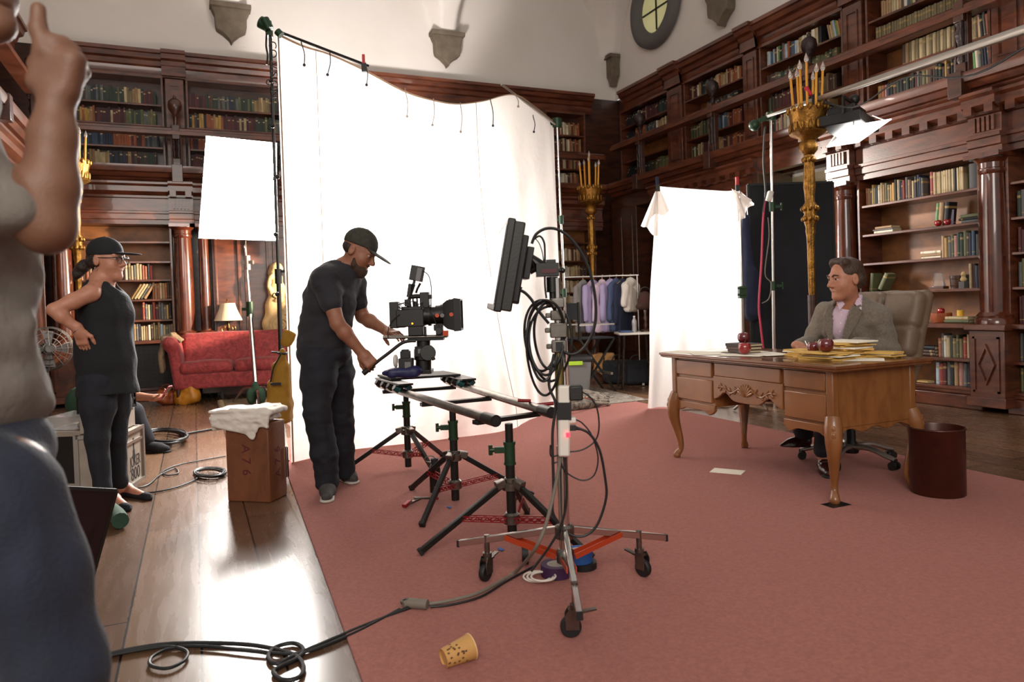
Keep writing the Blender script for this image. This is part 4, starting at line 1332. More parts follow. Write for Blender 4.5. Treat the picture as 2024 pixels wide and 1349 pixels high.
def text_obj(name, s, mat, parent, loc, R, size, ext=.001):
    cu = D.curves.new(name, 'FONT')
    cu.body = s
    cu.size = size
    cu.extrude = ext
    cu.align_x = 'CENTER'
    cu.align_y = 'CENTER'
    o = D.objects.new(name, cu)
    COL.objects.link(o)
    dg = bpy.context.evaluated_depsgraph_get()
    me = D.meshes.new_from_object(o.evaluated_get(dg))
    D.objects.remove(o)
    me.name = name
    V = np.array([v.co for v in me.vertices]) if len(me.vertices) else np.zeros((0, 3))
    V = V @ np.asarray(R).T + np.asarray(loc, float) - ORG[root_of(parent)]
    me.vertices.foreach_set('co', V.ravel())
    me.materials.clear()
    me.materials.append(mat)
    me.update()
    o = D.objects.new(name, me)
    COL.objects.link(o)
    o.parent = parent
    return o

# --- big diffusion sheet hung between two stands
LT, RTP = V3(.655, 6.02, 3.42), V3(3.91, 7.47, 3.31)
nrm = unit(np.cross(RTP - LT, (0, 0, 1)))
def on_plane(x, y):
    r = FWD + RT * ((x - 1012) / F) - UP * ((y - CY) / F)
    return EYE + r * (((LT - EYE) @ nrm) / (r @ nrm))
top = smooth_path([on_plane(*p) for p in ((546, 68), (598, 92), (650, 108), (720, 140), (800, 182), (860, 200), (905, 206), (955, 200), (1012, 187), (1050, 208), (1094, 243))], 6)
bot = smooth_path([gr(*p, .014) for p in ((576, 915), (700, 889), (850, 872), (1000, 851), (1060, 825), (1120, 806))], 8)
def samp(P, s):
    P = np.array(P)
    L = np.concatenate([[0], np.cumsum(np.linalg.norm(np.diff(P, axis=0), axis=1))])
    return np.array([np.interp(s * L[-1], L, P[:, i]) for i in range(3)])
def sheet_pt(s, t):
    a, b = samp(top, s), samp(bot, s)
    e = t ** 2.2
    p = a + (b - a) * np.array([e, e, t])
    fold = .035 * t * (math.sin(s * 21 + t * 2.2) + .6 * math.sin(s * 47 - t * 3)) * (.3 + 1.1 * s) + .03 * t * t * math.sin(s * 75 + 5 * t) * s
    fold += .05 * max(0, s - .55) * math.sin((s * 9 + t * 6) * 2.2) * min(1, 3 * (1 - t)) * min(1, 3 * t)
    ed = min(1, min(s, 1 - s) * 20, (1 - t) * 14 + .25)
    p = p - nrm * fold * ed * (1 if nrm @ (0, 1, 0) > 0 else -1)
    p[2] = max(p[2], .014)
    return p
sh = MB().grid(sheet_pt, 130, 90).build('diffusion_sheet', SILK, sharp=180)
tag(sh, 'huge backlit white diffusion sheet sagging between two stands', 'diffusion sheet')
HEM = cloth_sheet('beige_hem_tape', 'b39c86')
hm = MB()
hm.tube([samp(top, s) + V3(0, 0, .0) + nrm * .006 for s in np.linspace(0, 1, 60)], .022, 6, flat=.25)
hm.tube([sheet_pt(.004, t) + nrm * .006 for t in np.linspace(0, 1, 40)], .02, 6, flat=.3)
hm.build('hem_tape', HEM, sh)
for s in (.1, .63):
    MB().tube([sheet_pt(s, t) + nrm * .004 for t in np.linspace(0, 1, 40)], .004, 5).build('seam', M('seam_thread', 'b8a898', .9), sh)
ties = MB()
for i, (x, y, x2, y2) in enumerate(((592, 88, 596, 131), (648, 105, 642, 150), (719, 130, 719, 170), (797, 180, 799, 232), (853, 200, 849, 249), (906, 208, 905, 262), (965, 198, 969, 250), (1015, 190, 1019, 212), (1050, 232, 1050, 262))):
    a, b = on_plane(x, y), on_plane(x2, y2)
    a, b = a + nrm * .03, b + nrm * .04
    m_ = (a + b) / 2 + V3(.012, -.01, 0)
    MB().tube(smooth_path([a + V3(0, 0, .02), a, m_, b], 5), .005, 5).sph(b, .014, 7, 5).build('tie_cord', RUBBER if i not in (3, 4, 5, 7) else M('pale_cord_%d' % i, '9a8f86', .9), sh)

st = thing('sheet_stand', 'tall black stand at the outer edge of the big sheet, holding the yellow sandbag', 'stand', gr(562, 905))
P0, P1 = gr(562, 900, .0), at(534, 66, 5.72)
MB().tube([P0 + (P1 - P0) * .04, P0 + (P1 - P0) * .45], .018, 12).build('lower_tube', BLACKM, st)
MB().tube([P0 + (P1 - P0) * .43, P1], .0125, 12).build('upper_tube', BLACKM, st)
j = P0 + (P1 - P0) * .44
mb = MB().cyl(j - V3(0, 0, .07), j + V3(0, 0, .05), .028, n=14).bar(j + V3(0, 0, .03), j + V3(0, 0, .03) + EX * .09, .022)
mb.cyl(j + EX * .07 + V3(0, 0, .0), j + EX * .09 + V3(0, 0, .06), .012)
mb.build('collar', BLACKM, st)
for k in range(3):
    a = .5 + k * 2 * PI / 3
    MB().bar(P0 + V3(0, 0, .3), P0 + V3(math.cos(a) * .35, math.sin(a) * .35, .015), .02).build('leg', CHROME, st)
mb = MB().cyl(at(515, 44, 5.72), at(530, 52, 5.72), .05, n=16).cyl(at(523, 38, 5.68), at(533, 58, 5.68), .035, n=14)
pbox(mb, 527, 537, 54, 72, 5.72, .06)
mb.cyl(at(548, 62, 5.7), at(556, 70, 5.7), .03, n=10)
mb.build('grip_head', GREEN, st)
mb = MB()
for (x, y) in ((536, 160), (539, 249), (545, 464), (548, 582), (549, 350)):
    mb.sph(at(x, y, 5.7), .018, 8, 6)
    tubepx(mb, ((x, y), (x - 7, y - 2), (x - 9, y + 5), (x - 3, y + 8)), 5.69, .004, 5)
mb.build('tie_knot', BLACKM, st)
tubepx(MB(), ((527, 66), (526, 90), (529, 110), (527, 128)), 5.66, .008, 6).build('hanging_strap', RUBBER, st)
mb = MB().tube([on_plane(545, 64) + nrm * .03, on_plane(724, 132) + nrm * .03], .012, 10)
mb.build('top_arm', BLACKM, st)
mb = pbox(MB(), 716, 721, 108, 128, 6.1, .02)
mb.build('clamp_handle', RED_P, st)
pbox(MB(), 715, 724, 126, 142, 6.1, .03).build('clamp_jaw', BLACKM, st)
tw = text_obj('marker_writing', 'CO-VISION', INK_B, st, at(540, 138, 5.69) , np.stack([V3(0, 0, -1), EX, -EYD], 1), .09)
# far stand
st2 = thing('sheet_stand', 'thin chrome stand at the edge of the big sheet before the clothes rail', 'stand', gr(1124, 800))
A0, A1 = gr(1124, 799), at(1101, 243, 8.35)
MB().tube([A0, A0 + (A1 - A0) * .4], .02, 12).build('lower_tube', CHROME, st2)
MB().tube([A0 + (A1 - A0) * .4, A1], .014, 12).build('upper_tube', CHROME, st2)
for k, nm in ((.4, 'collar'), (.66, 'collar'), (1.0, 'grip_head')):
    c = A0 + (A1 - A0) * k
    MB().cyl(c - V3(0, 0, .05), c + V3(0, 0, .05), .03 if k < 1 else .055, n=12).bar(c, c - EX * .08, .03).sph(c - EX * .08, .035, 8, 6).build(nm, GREEN, st2)
MB().tube([at(991, 167, 7.75), at(1100, 248, 8.33)], .013, 10).build('arm', ALU, st2)
MB().tube(smooth_path([gr(1124, 785, .1), gr(1150, 785, .17), gr(1170, 790, .12), gr(1186, 800, .01)], 5), .014, 8).build('leg', CHROME, st2)
MB().tube(smooth_path([gr(1124, 785, .1), gr(1095, 780, .15), gr(1080, 785, .02)], 5), .014, 8).build('leg', CHROME, st2)

# ochre sandbag
sb = thing('sandbag', 'ochre canvas sandbag tied to the tall black stand', 'sandbag', at(553, 815, 5.63))
SBD = 5.6
s = SDF(.008)
c0 = [at(558, 700, 5.63), at(556, 735, 5.63), at(553, 780, 5.63), at(551, 815, 5.63)]
for c, w, h, dp in ((c0[1], .068, .08, .055), (c0[2], .088, .12, .07), (c0[3], .1, .09, .08)):
    s.box(c, (w, dp, h), VR, .045, .05)
s.cap(at(559, 694, 5.63), at(557, 722, 5.63), .024, .045, .02)
s.ell(at(566, 674, 5.63), (.05, .03, .06), VR @ rot((0, 1, 0), .25), .012)
s.box(at(570, 662, 5.63), (.052, .018, .03), VR @ rot((0, 1, 0), .5), .014, .02)
s.wrinkle(.008, (14, 14, 7))
s.build('bag', SAND_Y, sb)
mb = MB().torus(at(558, 699, 5.63), (.1, 0, 1), .034, .008, 18, 6).torus(at(553, 697, 5.68), (.1, 0, 1), .06, .006, 20, 6)
tubepx(mb, ((556, 700), (547, 716), (540, 730), (535, 755)), 5.52, .006, 6)
mb.build('tie_strap', RUBBER, sb)
pbox(MB(), 535, 556, 757, 762, 5.52, .01).build('label_band', RUBBER, sb)

# wooden box stood on end, with folded cloths
P1_, P2_, P3_ = gr(449, 992), gr(535, 995), gr(566, 982)
e1 = unit(P2_ - P1_)
e2 = V3(-e1[1], e1[0], 0)
BW, BD, BH = .305, .2, .5
BR = np.stack([e1, e2, V3(0, 0, 1)], 1)
bc = P2_ - e1 * BW / 2 + e2 * BD / 2
bx_ = thing('wooden_box', 'worn plywood box stood on end at the carpet edge with folded white cloths on top', 'box', bc)
MB().box(bc + V3(0, 0, BH / 2), (BW, BD, BH), BR).build('box', CRATE, bx_, bevel=.008)
for i, chh in enumerate('A76'):
    text_obj('stencil_mark', chh, INK, bx_, bc + e2 * (-BD / 2 - .0005) - e1 * .01 + V3(0, 0, .34 - i * .075), np.stack([V3(0, 0, -1), e1, -e2], 1), .085)
    text_obj('stencil_mark', chh, INK, bx_, bc + e1 * (BW / 2 + .0005) + e2 * .0 + V3(0, 0, .17 + i * .075), np.stack([V3(0, 0, 1), -e2, e1], 1), .085)
MB().box(bc + e1 * (BW / 2 + .015) + e2 * .085 + V3(0, 0, .22), (.012, .02, .2), BR).build('metal_strap', CHROME, bx_, bevel=.002)
cl = SDF(.005)
zt = BH + .004
Q = lambda a, b, z: bc + e1 * a + e2 * b + V3(0, 0, z)
for i, (a, b, w, dp, th) in enumerate(((-.06, -.01, .19, .115, .012), (-.065, -.012, .185, .12, .012), (-.05, -.005, .195, .118, .013), (-.06, -.01, .19, .122, .012))):
    cl.box(Q(a, b, zt + .012 + i * .022), (w, dp, th), BR @ rot((0, 0, 1), .05 * (i - 1.5)) @ rot((0, 1, 0), -.03), .011, .006)
cl.box(Q(.1, .0, zt + .075), (.085, .11, .02), BR @ rot((0, 1, 0), .1), .018, .02)
cl.box(Q(.03, -.112, zt + .035), (.14, .012, .05), BR @ rot((0, 1, 0), .12), .011, .015)
cl.box(Q(-.1, -.115, zt + .01), (.13, .012, .055), BR @ rot((0, 1, 0), .14), .011, .015)
cl.box(Q(.02, -.116, zt - .03), (.07, .008, .05), BR @ rot((0, 1, 0), .5), .008, .015)
cl.box(Q(-.235, -.01, zt - .005), (.02, .1, .05), BR, .018, .02)
cl.wrinkle(.005, (22, 22, 34))
tag(cl.build('folded_cloth', CLOTHW), 'folded white cloths draped over the top of the upright wooden box', 'cloth')

# --- slider: two rails on three combo stands
near = [gr(752, 762, .65), gr(965, 828, .65)]
farr = [gr(884, 754, .65), gr(1076, 812, .65)]
sl = thing('camera_slider', 'steel tube slider rails for the film camera resting on three stands', 'slider', (1.45, 4.2, .6))
for q in (near, farr):
    d_ = unit(q[1] - q[0])
    r_ = MB().tube([q[0], q[1]], .0235, 20).build('rail', STEEL, sl)
    MB().tube([q[1] - d_ * .04, q[1] + d_ * .09], .029, 20).build('end_sleeve', BLACKM, r_)
    mb = MB().tube([q[1] + d_ * .0901, q[1] + d_ * .0905], .02, 16)
    mb.build('tube_bore', RUBBER, r_)
    MB().cyl(q[0] - d_ * .03, q[0], .014, n=10).cyl(q[0] - d_ * .05, q[0] - d_ * .03, .02, n=10).build('end_bolt', BLACKM, r_)
def lp(q, t):
    return q[0] + (q[1] - q[0]) * t
SP = [(1.40, 5.14, .07, 2.79), (1.40, 4.10, .5, 3.98), (1.42, 3.30, .93, 3.07)]
for i, (x, y, t, a0) in enumerate(SP):
    a_, b_ = lp(near, t), lp(farr, t)
    ddn = V3(0, 0, -.035)
    MB().bar(a_ + ddn - (b_ - a_) * .05, b_ + ddn + (b_ - a_) * .05, .05, .022).build('cross_bar', BLACKM, sl, bevel=.003)
mb = MB().cyl(lp(farr, .93) + V3(0, 0, .012), lp(farr, .93) + EX * .1 + V3(0, 0, .02), .01)
mb.build('lock_lever', RED_M, sl)
mb = MB().cyl(lp(farr, .9) + V3(0, 0, .03), lp(farr, .9) - EX * .07 + V3(0, 0, .035), .009).sph(lp(farr, .93) + V3(.02, 0, -.03), .02, 10, 7)
mb.build('lock_lever', RED_M, sl)
def combo_stand(x, y, a0, label, zt=.575):
    t = thing('combo_stand', label, 'stand', (x, y, .012), 'black combo stands under the slider')
    MB().cyl((x, y, .035), (x, y, .42), .024, n=20).build('column', BLACKM, t)
    MB().cyl((x, y, .40), (x, y, .50), .0275, n=20).cyl((x, y, .5), (x, y, .515), .031, n=20).cyl((x, y, .40), (x, y, .412), .031, n=20).bar((x, y, .475), V3(x, y, .475) - EX * .075, .03).build('green_collar', GREEN, t)
    MB().cyl((x, y, .51), (x, y, zt + .03), .02, n=16).build('riser', BLACKM, t)
    k = MB().cyl(V3(x, y, .475) - EX * .06, V3(x, y, .475) - EX * .10, .011, n=10)
    k.bar(V3(x, y, .45) - EX * .095, V3(x, y, .5) - EX * .095, .016)
    k.build('tee_handle', GREEN, t)
    MB().lathe([(.03, .27), (.045, .275), (.045, .31), (.034, .315), (.034, .33), (.028, .335)], (x, y, 0), n=20).build('leg_hub', STEEL, t)
    MB().lathe([(.03, .1), (.04, .105), (.04, .15), (.03, .16)], (x, y, 0), n=20).build('brace_hub', STEEL, t)
    for q in range(3):
        a = a0 + q * 2 * PI / 3
        d = V3(math.cos(a), math.sin(a), 0)
        s = np.cross(d, (0, 0, 1))
        p0, p1 = V3(x, y, .3) + d * .05, V3(x, y, .028) + d * .47
        leg = MB().bar(p0, p1, .026, .03).build('leg', BLACKM, t, bevel=.004)
        MB().bar(p0 - d * .02 + V3(0, 0, .012), p0 + d * .03, .045, .04).build('knuckle', STEEL, leg, bevel=.004)
        MB().bar(p1 - (p1 - p0) * .02, p1 + (p1 - p0) * .015, .03, .033).build('foot', RUBBER, leg)
        m0, m1 = V3(x, y, .128) + d * .035, p0 + (p1 - p0) * .5
        br = MB()
        for sg in (-1, 1):
            o = s * sg * .018
            u_ = unit(m1 - m0)
            w_ = unit(np.cross(s, u_))
            L = np.linalg.norm(m1 - m0)
            # perforated strap: two edges and diagonal webs
            for e in (-1, 1):
                br.bar(m0 + o + w_ * e * .011, m1 + o + w_ * e * .011, .005, .005, up=s)
            n = 9
            for j in range(n):
                z_ = 1 if j % 2 else -1
                br.bar(m0 + o + u_ * L * j / n - w_ * z_ * .011, m0 + o + u_ * L * (j + 1) / n + w_ * z_ * .011, .005, .004, up=s)
        br.build('brace', RED_M, leg)
    return t
combo_stand(*SP[0][:2], SP[0][3], 'combo stand of the slider, the one by the camera operator and the sheet')
combo_stand(*SP[1][:2], SP[1][3], 'combo stand in the middle of the slider, a water bottle behind its legs')
combo_stand(*SP[2][:2], SP[2][3], 'combo stand under the open end of the slider, beside the rolling monitor stand')

# skate dolly (carriage) with wheel blocks
dc = thing('camera_dolly', 'black skate dolly plate with teal wheels riding on the slider rails', 'dolly', at(840, 748, 4.72))
tc_ = .16
MB().prism([(0, 0), (1, 0), (1, 1), (0, 1)], lp(near, .02) + V3(0, 0, .065) - EX * .03, lp(near, .2) - lp(near, .02), lp(farr, .16) - lp(near, .16) + EX * .02, (0, 0, .016)).build('plate', RUBBER, dc, bevel=.003)
for q, ofs in ((near, .02), (farr, .0)):
    for k in range(4):
        t_ = ofs + .03 + k * .075
        c = lp(q, t_) + V3(0, 0, .035)
        ax_ = np.cross(unit(q[1] - q[0]), (0, 0, 1))
        w_ = MB()
        for sg in (-1, 1):
            n_ = unit(ax_ * sg + V3(0, 0, .8))
            w_.cyl(lp(q, t_) + n_ * .026 + V3(0, 0, .004), lp(q, t_) + n_ * .068, .031, .026, n=20)
        w_.build('wheel', TEAL if k == 3 else BLACKP, dc)
    MB().bar(lp(q, ofs) + V3(0, 0, .055), lp(q, ofs + .3) + V3(0, 0, .055), .1, .014).build('truck', BLACKM, dc, bevel=.004)

# --- the film camera on a fluid head
DC = 4.62
cm = thing('film_camera', 'black cinema camera with matte box and monitor on the slider', 'camera', at(840, 735, DC))
mb = MB()
for y0, y1, w0 in ((672, 690, 13), (690, 712, 18), (712, 732, 15)):
    mb.cyl(at(837, y0, DC), at(837, y1, DC), w0 * DC / F * 1.05, n=18)
pbox(mb, 822, 852, 684, 704, DC, .12)
mb.cyl(at(846, 698, DC - .08), at(846, 698, DC + .08), .05, n=20)
pbox(mb, 822, 855, 730, 738, DC, .14)
mb.cyl(at(853, 711, DC - .08), at(860, 708, DC - .08), .01)
hd = mb.build('fluid_head', BLACKM, cm, bevel=.003)
pbox(MB(), 826, 840, 690, 699, DC - .066, .004).build('head_badge', GREY_P, hd)
mb = MB()
tubepx(mb, ((822, 674), (806, 675), (792, 680), (770, 697), (745, 716), (719, 738)), DC - .1, .011, 10)
mb.tube([at(738, 722, DC - .1), at(718, 739, DC - .1)], .017, 12)
mb.build('pan_handle', BLACKP, cm)
MB().tube([at(757, 668, DC - .04), at(884, 665, DC - .04)], .009, 10).tube([at(757, 667, DC + .04), at(886, 664, DC + .04)], .009, 10).build('support_rod', STEEL, cm)
pbox(MB(), 808, 878, 667, 673, DC, .11).build('base_plate', BLACKM, cm)
mb = pbox(MB(), 786, 840, 612, 646, DC, .13)
pbox(mb, 809, 838, 640, 664, DC, .12)
pbox(mb, 795, 836, 606, 614, DC, .1)
body = mb.build('camera_body', BLACKP, cm, bevel=.006)
MB().sph(at(815, 640, DC - .064), .006, 8, 6).build('tally_light', LEDO, body)
mb = pbox(MB(), 772, 790, 597, 649, DC, .1)
pbox(mb, 788, 802, 616, 648, DC, .08)
mb.build('battery', BLACKP, cm, bevel=.006)
mb = MB()
for x0, x1, r0, r1, y in ((839, 848, .062, .062, 624), (848, 862, .055, .058, 624), (862, 872, .062, .064, 623), (872, 882, .066, .07, 622), (846, 852, .068, .068, 624)):
    mb.cyl(at(x0, y, DC), at(x1, y - .4, DC), r0, r1, n=28)
ln = mb.build('lens', BLACKM, cm)
for x, m_ in ((864, ORANGE_M), (874, GREY_P), (892, ORANGE_M)):
    MB().cyl(at(x, 624 - (x > 880) * 2, DC - .072 - .02 * (x > 880)), at(x, 624 - (x > 880) * 2, DC - .082 - .02 * (x > 880)), .013, n=14).build('focus_mark', m_, ln)
mb = MB()
R4 = lambda x, hw, hh: np.array([at(x, 622, DC) + EYD * a * hw + V3(0, 0, b * hh) for a, b in ((-1, -1), (1, -1), (1, 1), (-1, 1))])
mb.rings([R4(878, .075, .07), R4(886, .09, .09), R4(899, .1, .1), R4(899.5, .11, .105), R4(913, .115, .1), R4(913, .105, .09), R4(902, .085, .075)])
pbox(mb, 885, 897, 596, 606, DC, .05)
for x, y in ((883, 597), (889, 592), (896, 591), (903, 592)):
    mb.cyl(at(x, y + 4, DC), at(x, y, DC), .007, n=8)
mb.build('matte_box', BLACKP, cm, sharp=30)
mb = pbox(MB(), 862, 876, 640, 664, DC - .03, .05)
pbox(mb, 858, 868, 642, 654, DC - .05, .05)
mb.cyl(at(867, 655, DC - .09), at(867, 655, DC - .03), .02, n=14)
fm = mb.build('focus_motor', BLACKM, cm)
for q in ((800, 812, 592, 606, -.05), (816, 826, 596, 607, .04), (838, 843, 646, 664, -.05)):
    pbox(MB(), *q[:4], DC + q[4], .035).build('rig_bracket', BLACKM, cm, bevel=.003)
mb = pbox(MB(), 876, 886, 654, 664, DC - .06, .04)
mb.build('rod_clamp', ORANGE_M, fm)
mb = MB()
for x in (812, 818, 826, 833):
    mb.tube([at(x, 610, DC), at(x - 2, 590, DC)], .006, 8)
tubepx(mb, ((806, 608), (812, 588), (824, 584), (842, 586)), DC, .009, 8)
mb.tube([at(808, 588, DC), at(845, 586, DC)], .011, 8)
mb.build('top_handle', BLACKM, cm)
mb = pbox(MB(), 831, 849, 578, 609, DC, .08)
pbox(mb, 846, 854, 583, 591, DC, .05)
mb.build('transmitter', BLACKP, cm, bevel=.004)
arm_ = MB().tube([at(806, 604, DC), at(812, 580, DC), at(818, 562, DC)], .012, 8).tube([at(822, 580, DC), at(825, 571, DC), at(831, 560, DC)], .008, 8)
pbox(arm_, 806, 812, 561, 588, DC - .02, .03, .18)
arm_.build('monitor_arm', BLACKM, cm)
mn = pbox(MB(), 811, 838, 526, 556, DC, .035, .22)
mn.tube([at(820, 552, DC), at(815, 572, DC)], .01, 8)
mo = mn.build('monitor', BLACKP, cm, bevel=.004)
pbox(MB(), 823, 833, 530, 556, DC - .03, .03, .22).build('monitor_battery', GREY_P, mo, bevel=.003)
mb = MB()
tubepx(mb, ((836, 536), (847, 545), (852, 565), (852, 590), (852, 612)), DC - .03, .0035, 6)
tubepx(mb, ((790, 622), (775, 635), (768, 650), (767, 668)), DC - .07, .003, 6)
tubepx(mb, ((806, 604), (795, 600), (788, 603), (782, 606)), DC - .04, .004, 6)
tubepx(mb, ((808, 612), (797, 612), (790, 608), (786, 606)), DC - .05, .004, 6)
tubepx(mb, ((804, 600), (818, 596), (828, 602), (836, 598)), DC - .06, .003, 6)
tubepx(mb, ((800, 612), (792, 604), (800, 598), (812, 602)), DC - .07, .0025, 6)
tubepx(mb, ((834, 600), (842, 614), (852, 618), (862, 640)), DC - .09, .0028, 6)
mb.build('cable', CABLE, cm)
# soft bag, spare lens and battery on the dolly
bg = SDF(.006).box(at(798, 737, DC - .08), (.1, .06, .03), VR, .025).ell(at(768, 738, DC - .08), (.045, .04, .02), VR, k=.02).ell(at(820, 733, DC - .08), (.05, .05, .035), VR, k=.02).wrinkle(.004, 18)
tag(bg.build('soft_pouch', BLUEN), 'dark blue nylon pouch lying on the dolly plate behind the fluid head', 'pouch')
t = thing('camera_battery', 'black battery block standing on the dark blue pouch', 'battery', at(804, 728, DC - .06))
mb = pbox(MB(), 789, 817, 708, 728, DC - .06, .07)
pbox(mb, 792, 811, 694, 709, DC - .06, .06)
pbox(mb, 794, 808, 691, 696, DC - .06, .05)
mb.build('case', BLACKP, t, bevel=.005)
pbox(MB(), 800, 812, 716, 729, DC - .1, .004).build('label', GREY_P, t)
t = thing('gaffer_roll', 'pale roll standing beside the battery block on the dolly', 'tape', at(782, 722, DC - .02))
MB().torus(at(782, 714, DC - .02), EX, .03, .012, 24, 8).build('roll', WHITE_P, t)

# --- rolling stand with the director's monitor
rs = thing('rolling_stand', 'chrome rolling stand with orange braces carrying a monitor', 'stand', (1.347, 2.593, .012))
SX, SY = 1.347, 2.593
DM = 2.92
MB().cyl((SX, SY, .16), (SX, SY, .62), .0225, n=20).build('lower_column', CHROME, rs)
MB().cyl((SX, SY, .6), (SX, SY, 1.0), .019, n=20).build('middle_column', M('brass_toned_tube', '8b7a4a', .3, .9), rs)
MB().cyl((SX, SY, .98), (SX, SY, 1.3), .015, n=20).build('upper_column', CHROME, rs)
V = V3(SX, SY, 0)
for z0, z1, r_ in ((1.0, 1.05, .03), (1.06, 1.12, .034), (1.13, 1.17, .03), (1.18, 1.22, .026)):
    mb = MB().box((SX, SY, (z0 + z1) / 2), (2 * r_, 2 * r_, z1 - z0), VR)
    mb.bar(V + V3(0, 0, (z0 + z1) / 2), V + V3(0, 0, (z0 + z1) / 2) - EX * (r_ + .02), .02)
    mb.build('collar', STEEL, rs, bevel=.004)
MB().lathe([(.03, .24), (.04, .245), (.04, .29), (.03, .3)], V, n=20).build('leg_hub', STEEL, rs)
MB().lathe([(.028, .14), (.036, .145), (.036, .19), (.028, .2)], V, n=20).build('brace_hub', STEEL, rs)
for k, a in enumerate((2.2065, .0737, -1.97)):
    d = V3(math.cos(a), math.sin(a), 0)
    s = np.cross(d, (0, 0, 1))
    p0, p1 = V + V3(0, 0, .275) + d * .03, V + V3(0, 0, .15) + d * .52
    leg = MB().bar(p0, p1, .022, .028).build('leg', CHROME, rs, bevel=.003)
    MB().bar(p1 - d * .005, p1 + d * .006, .023, .029).build('end_cap', RUBBER, leg)
    mb = MB()
    m0, m1 = V + V3(0, 0, .165) + d * .035, p0 + (p1 - p0) * .5
    for sg in (-1, 1):
        mb.bar(m0 + s * sg * .02, m1 + s * sg * .017, .004, .022)
    mb.build('brace', ORANGE_M, leg)
    cpos = V + d * .375
    zl = .275 - .125 * (.345 / .49)
    rl = MB().cyl(cpos + V3(0, 0, .1), cpos + V3(0, 0, zl + .02), .012, n=12).cyl(cpos + V3(0, 0, .105), cpos + V3(0, 0, .13), .02, n=14)
    ang = (.6, 1.9, -.4)[k]
    f = V3(math.cos(ang), math.sin(ang), 0)
    g = np.cross(f, (0, 0, 1))
    wc = cpos - f * .018 + V3(0, 0, .05)
    for sg in (-1, 1):
        rl.prism([(-.02, 0), (.028, .0), (.03, .06), (-.005, .075), (-.02, .05)], wc + g * sg * .018 - V3(0, 0, .006), f, (0, 0, 1), g * .003)
    rl.box(cpos + V3(0, 0, .105), (.05, .04, .008), np.stack([f, g, V3(0, 0, 1)], 1))
    rl.bar(cpos + f * .02 + V3(0, 0, .1), cpos + f * .075 + V3(0, 0, .11), .02, .006)
    fk = rl.build('caster_fork', STEEL, leg)
    MB().lathe([(.006, -.013), (.034, -.013), (.036, -.011), (.038, -.008), (.038, .008), (.036, .011), (.034, .013), (.006, .013)], wc, g, n=28).build('caster_wheel', RUBBER, leg)
# monitor seen on edge, tilted
nn = unit(-EX * .97 - EYD * .08 + V3(0, 0, .19))
hh = unit(EYD - nn * (EYD @ nn))
uu = np.cross(nn, hh)
uu = uu if uu[2] > 0 else -uu
MC = at(1003, 532, DM)
RMm = np.stack([nn, hh, uu], 1)
mb = MB().box(MC, (.045, .54, .335), RMm).box(MC + nn * .03, (.03, .55, .35), RMm)
mon = mb.build('monitor_housing', BLACKP, rs, bevel=.006)
MB().box(MC + nn * .0462, (.002, .49, .3), RMm).build('screen', LCD, mon)
MB().box(MC - nn * .035, (.03, .38, .26), RMm).box(MC - nn * .05 - uu * .1, (.03, .1, .07), RMm).build('rear_cover', BLACKP, mon, bevel=.006)
MB().box(MC - nn * .075 + uu * .035, (.028, .13, .13), RMm).build('battery_plate', BLACKP, mon, bevel=.004)
mb = MB()
e0 = MC - nn * .09 + uu * .01
e1_ = at(1082, 535, DM)
mb.tube([e0, e0 + EX * .02 + V3(0, 0, .005), at(1052, 508, DM), at(1065, 525, DM), e1_], [.02, .022, .026, .026, .022], 10)
pbox(mb, 1059, 1104, 521, 547, DM, .07)
pbox(mb, 1079, 1098, 514, 523, DM, .05)
mb.cyl(at(1104, 535, DM), at(1112, 535, DM), .008).sph(at(1112, 535, DM), .012, 8, 6)
mb.build('tilt_mount', BLACKM, rs, bevel=.004)
pbox(MB(), 1070, 1100, 532, 540, DM - .037, .003).build('mount_label', M('faded_red_label', '4c1a20', .6), rs)
MB().cyl(at(1091, 548, DM), at(1092, 578, DM), .024, n=16).cyl(at(1092, 578, DM), at(1093, 600, DM), .014, n=14).build('spigot', BLACKM, rs)
# power strip taped to the column, plugs
mb = pbox(MB(), 1103, 1126, 762, 902, DM - .05, .045, .03)
ps = mb.build('power_strip', WHITE_P, rs, bevel=.008)
pbox(MB(), 1119, 1126, 856, 864, DM - .076, .006).build('switch', LEDR, ps)
pbox(MB(), 1124, 1151, 762, 791, DM - .05, .06).build('adapter', BLACKP, ps, bevel=.006)
pbox(MB(), 1121, 1138, 825, 836, DM - .05, .035).build('plug', WHITE_P, ps, bevel=.004)
mb = pbox(MB(), 1122, 1138, 841, 851, DM - .05, .03)
mb.cyl(at(1136, 846, DM - .05), at(1146, 849, DM - .05), .009, .005)
mb.build('plug', BLACKP, ps)
pbox(MB(), 1101, 1128, 794, 828, DM - .04, .07, .03).build('tape_wrap', RUBBER, rs)
pbox(MB(), 1098, 1112, 676, 694, DM - .01, .05).build('tape_wrap', RUBBER, rs)
# cables
def coil(mb, cx, cy, rx, ry, d, r, ph=0, tilt=0):
    P = []
    for t in np.linspace(0, 2 * PI, 25)[:-1]:
        x, y = rx * math.cos(t) * (1 - .15 * math.sin(t)), ry * math.sin(t)
        P.append(at(cx + x * math.cos(tilt) - y * math.sin(tilt), cy + x * math.sin(tilt) + y * math.cos(tilt), d + .03 * math.sin(t * 2 + ph)))
    return mb.tube(smooth_path(P, 3, True), r, 8, True)
for i, (cx, cy, rx, ry, tl_) in enumerate(((1083, 672, 47, 82, .08), (1079, 668, 36, 74, .05), (1074, 674, 30, 80, .12), (1086, 664, 30, 66, -.05), (1077, 690, 36, 92, .1), (1088, 680, 42, 74, -.06), (1071, 664, 34, 70, .02))):
    coil(MB(), cx, cy, rx, ry, DM - .05 + .012 * i, .0055, i).build('hanging_coil', CABLE, rs) if i else None
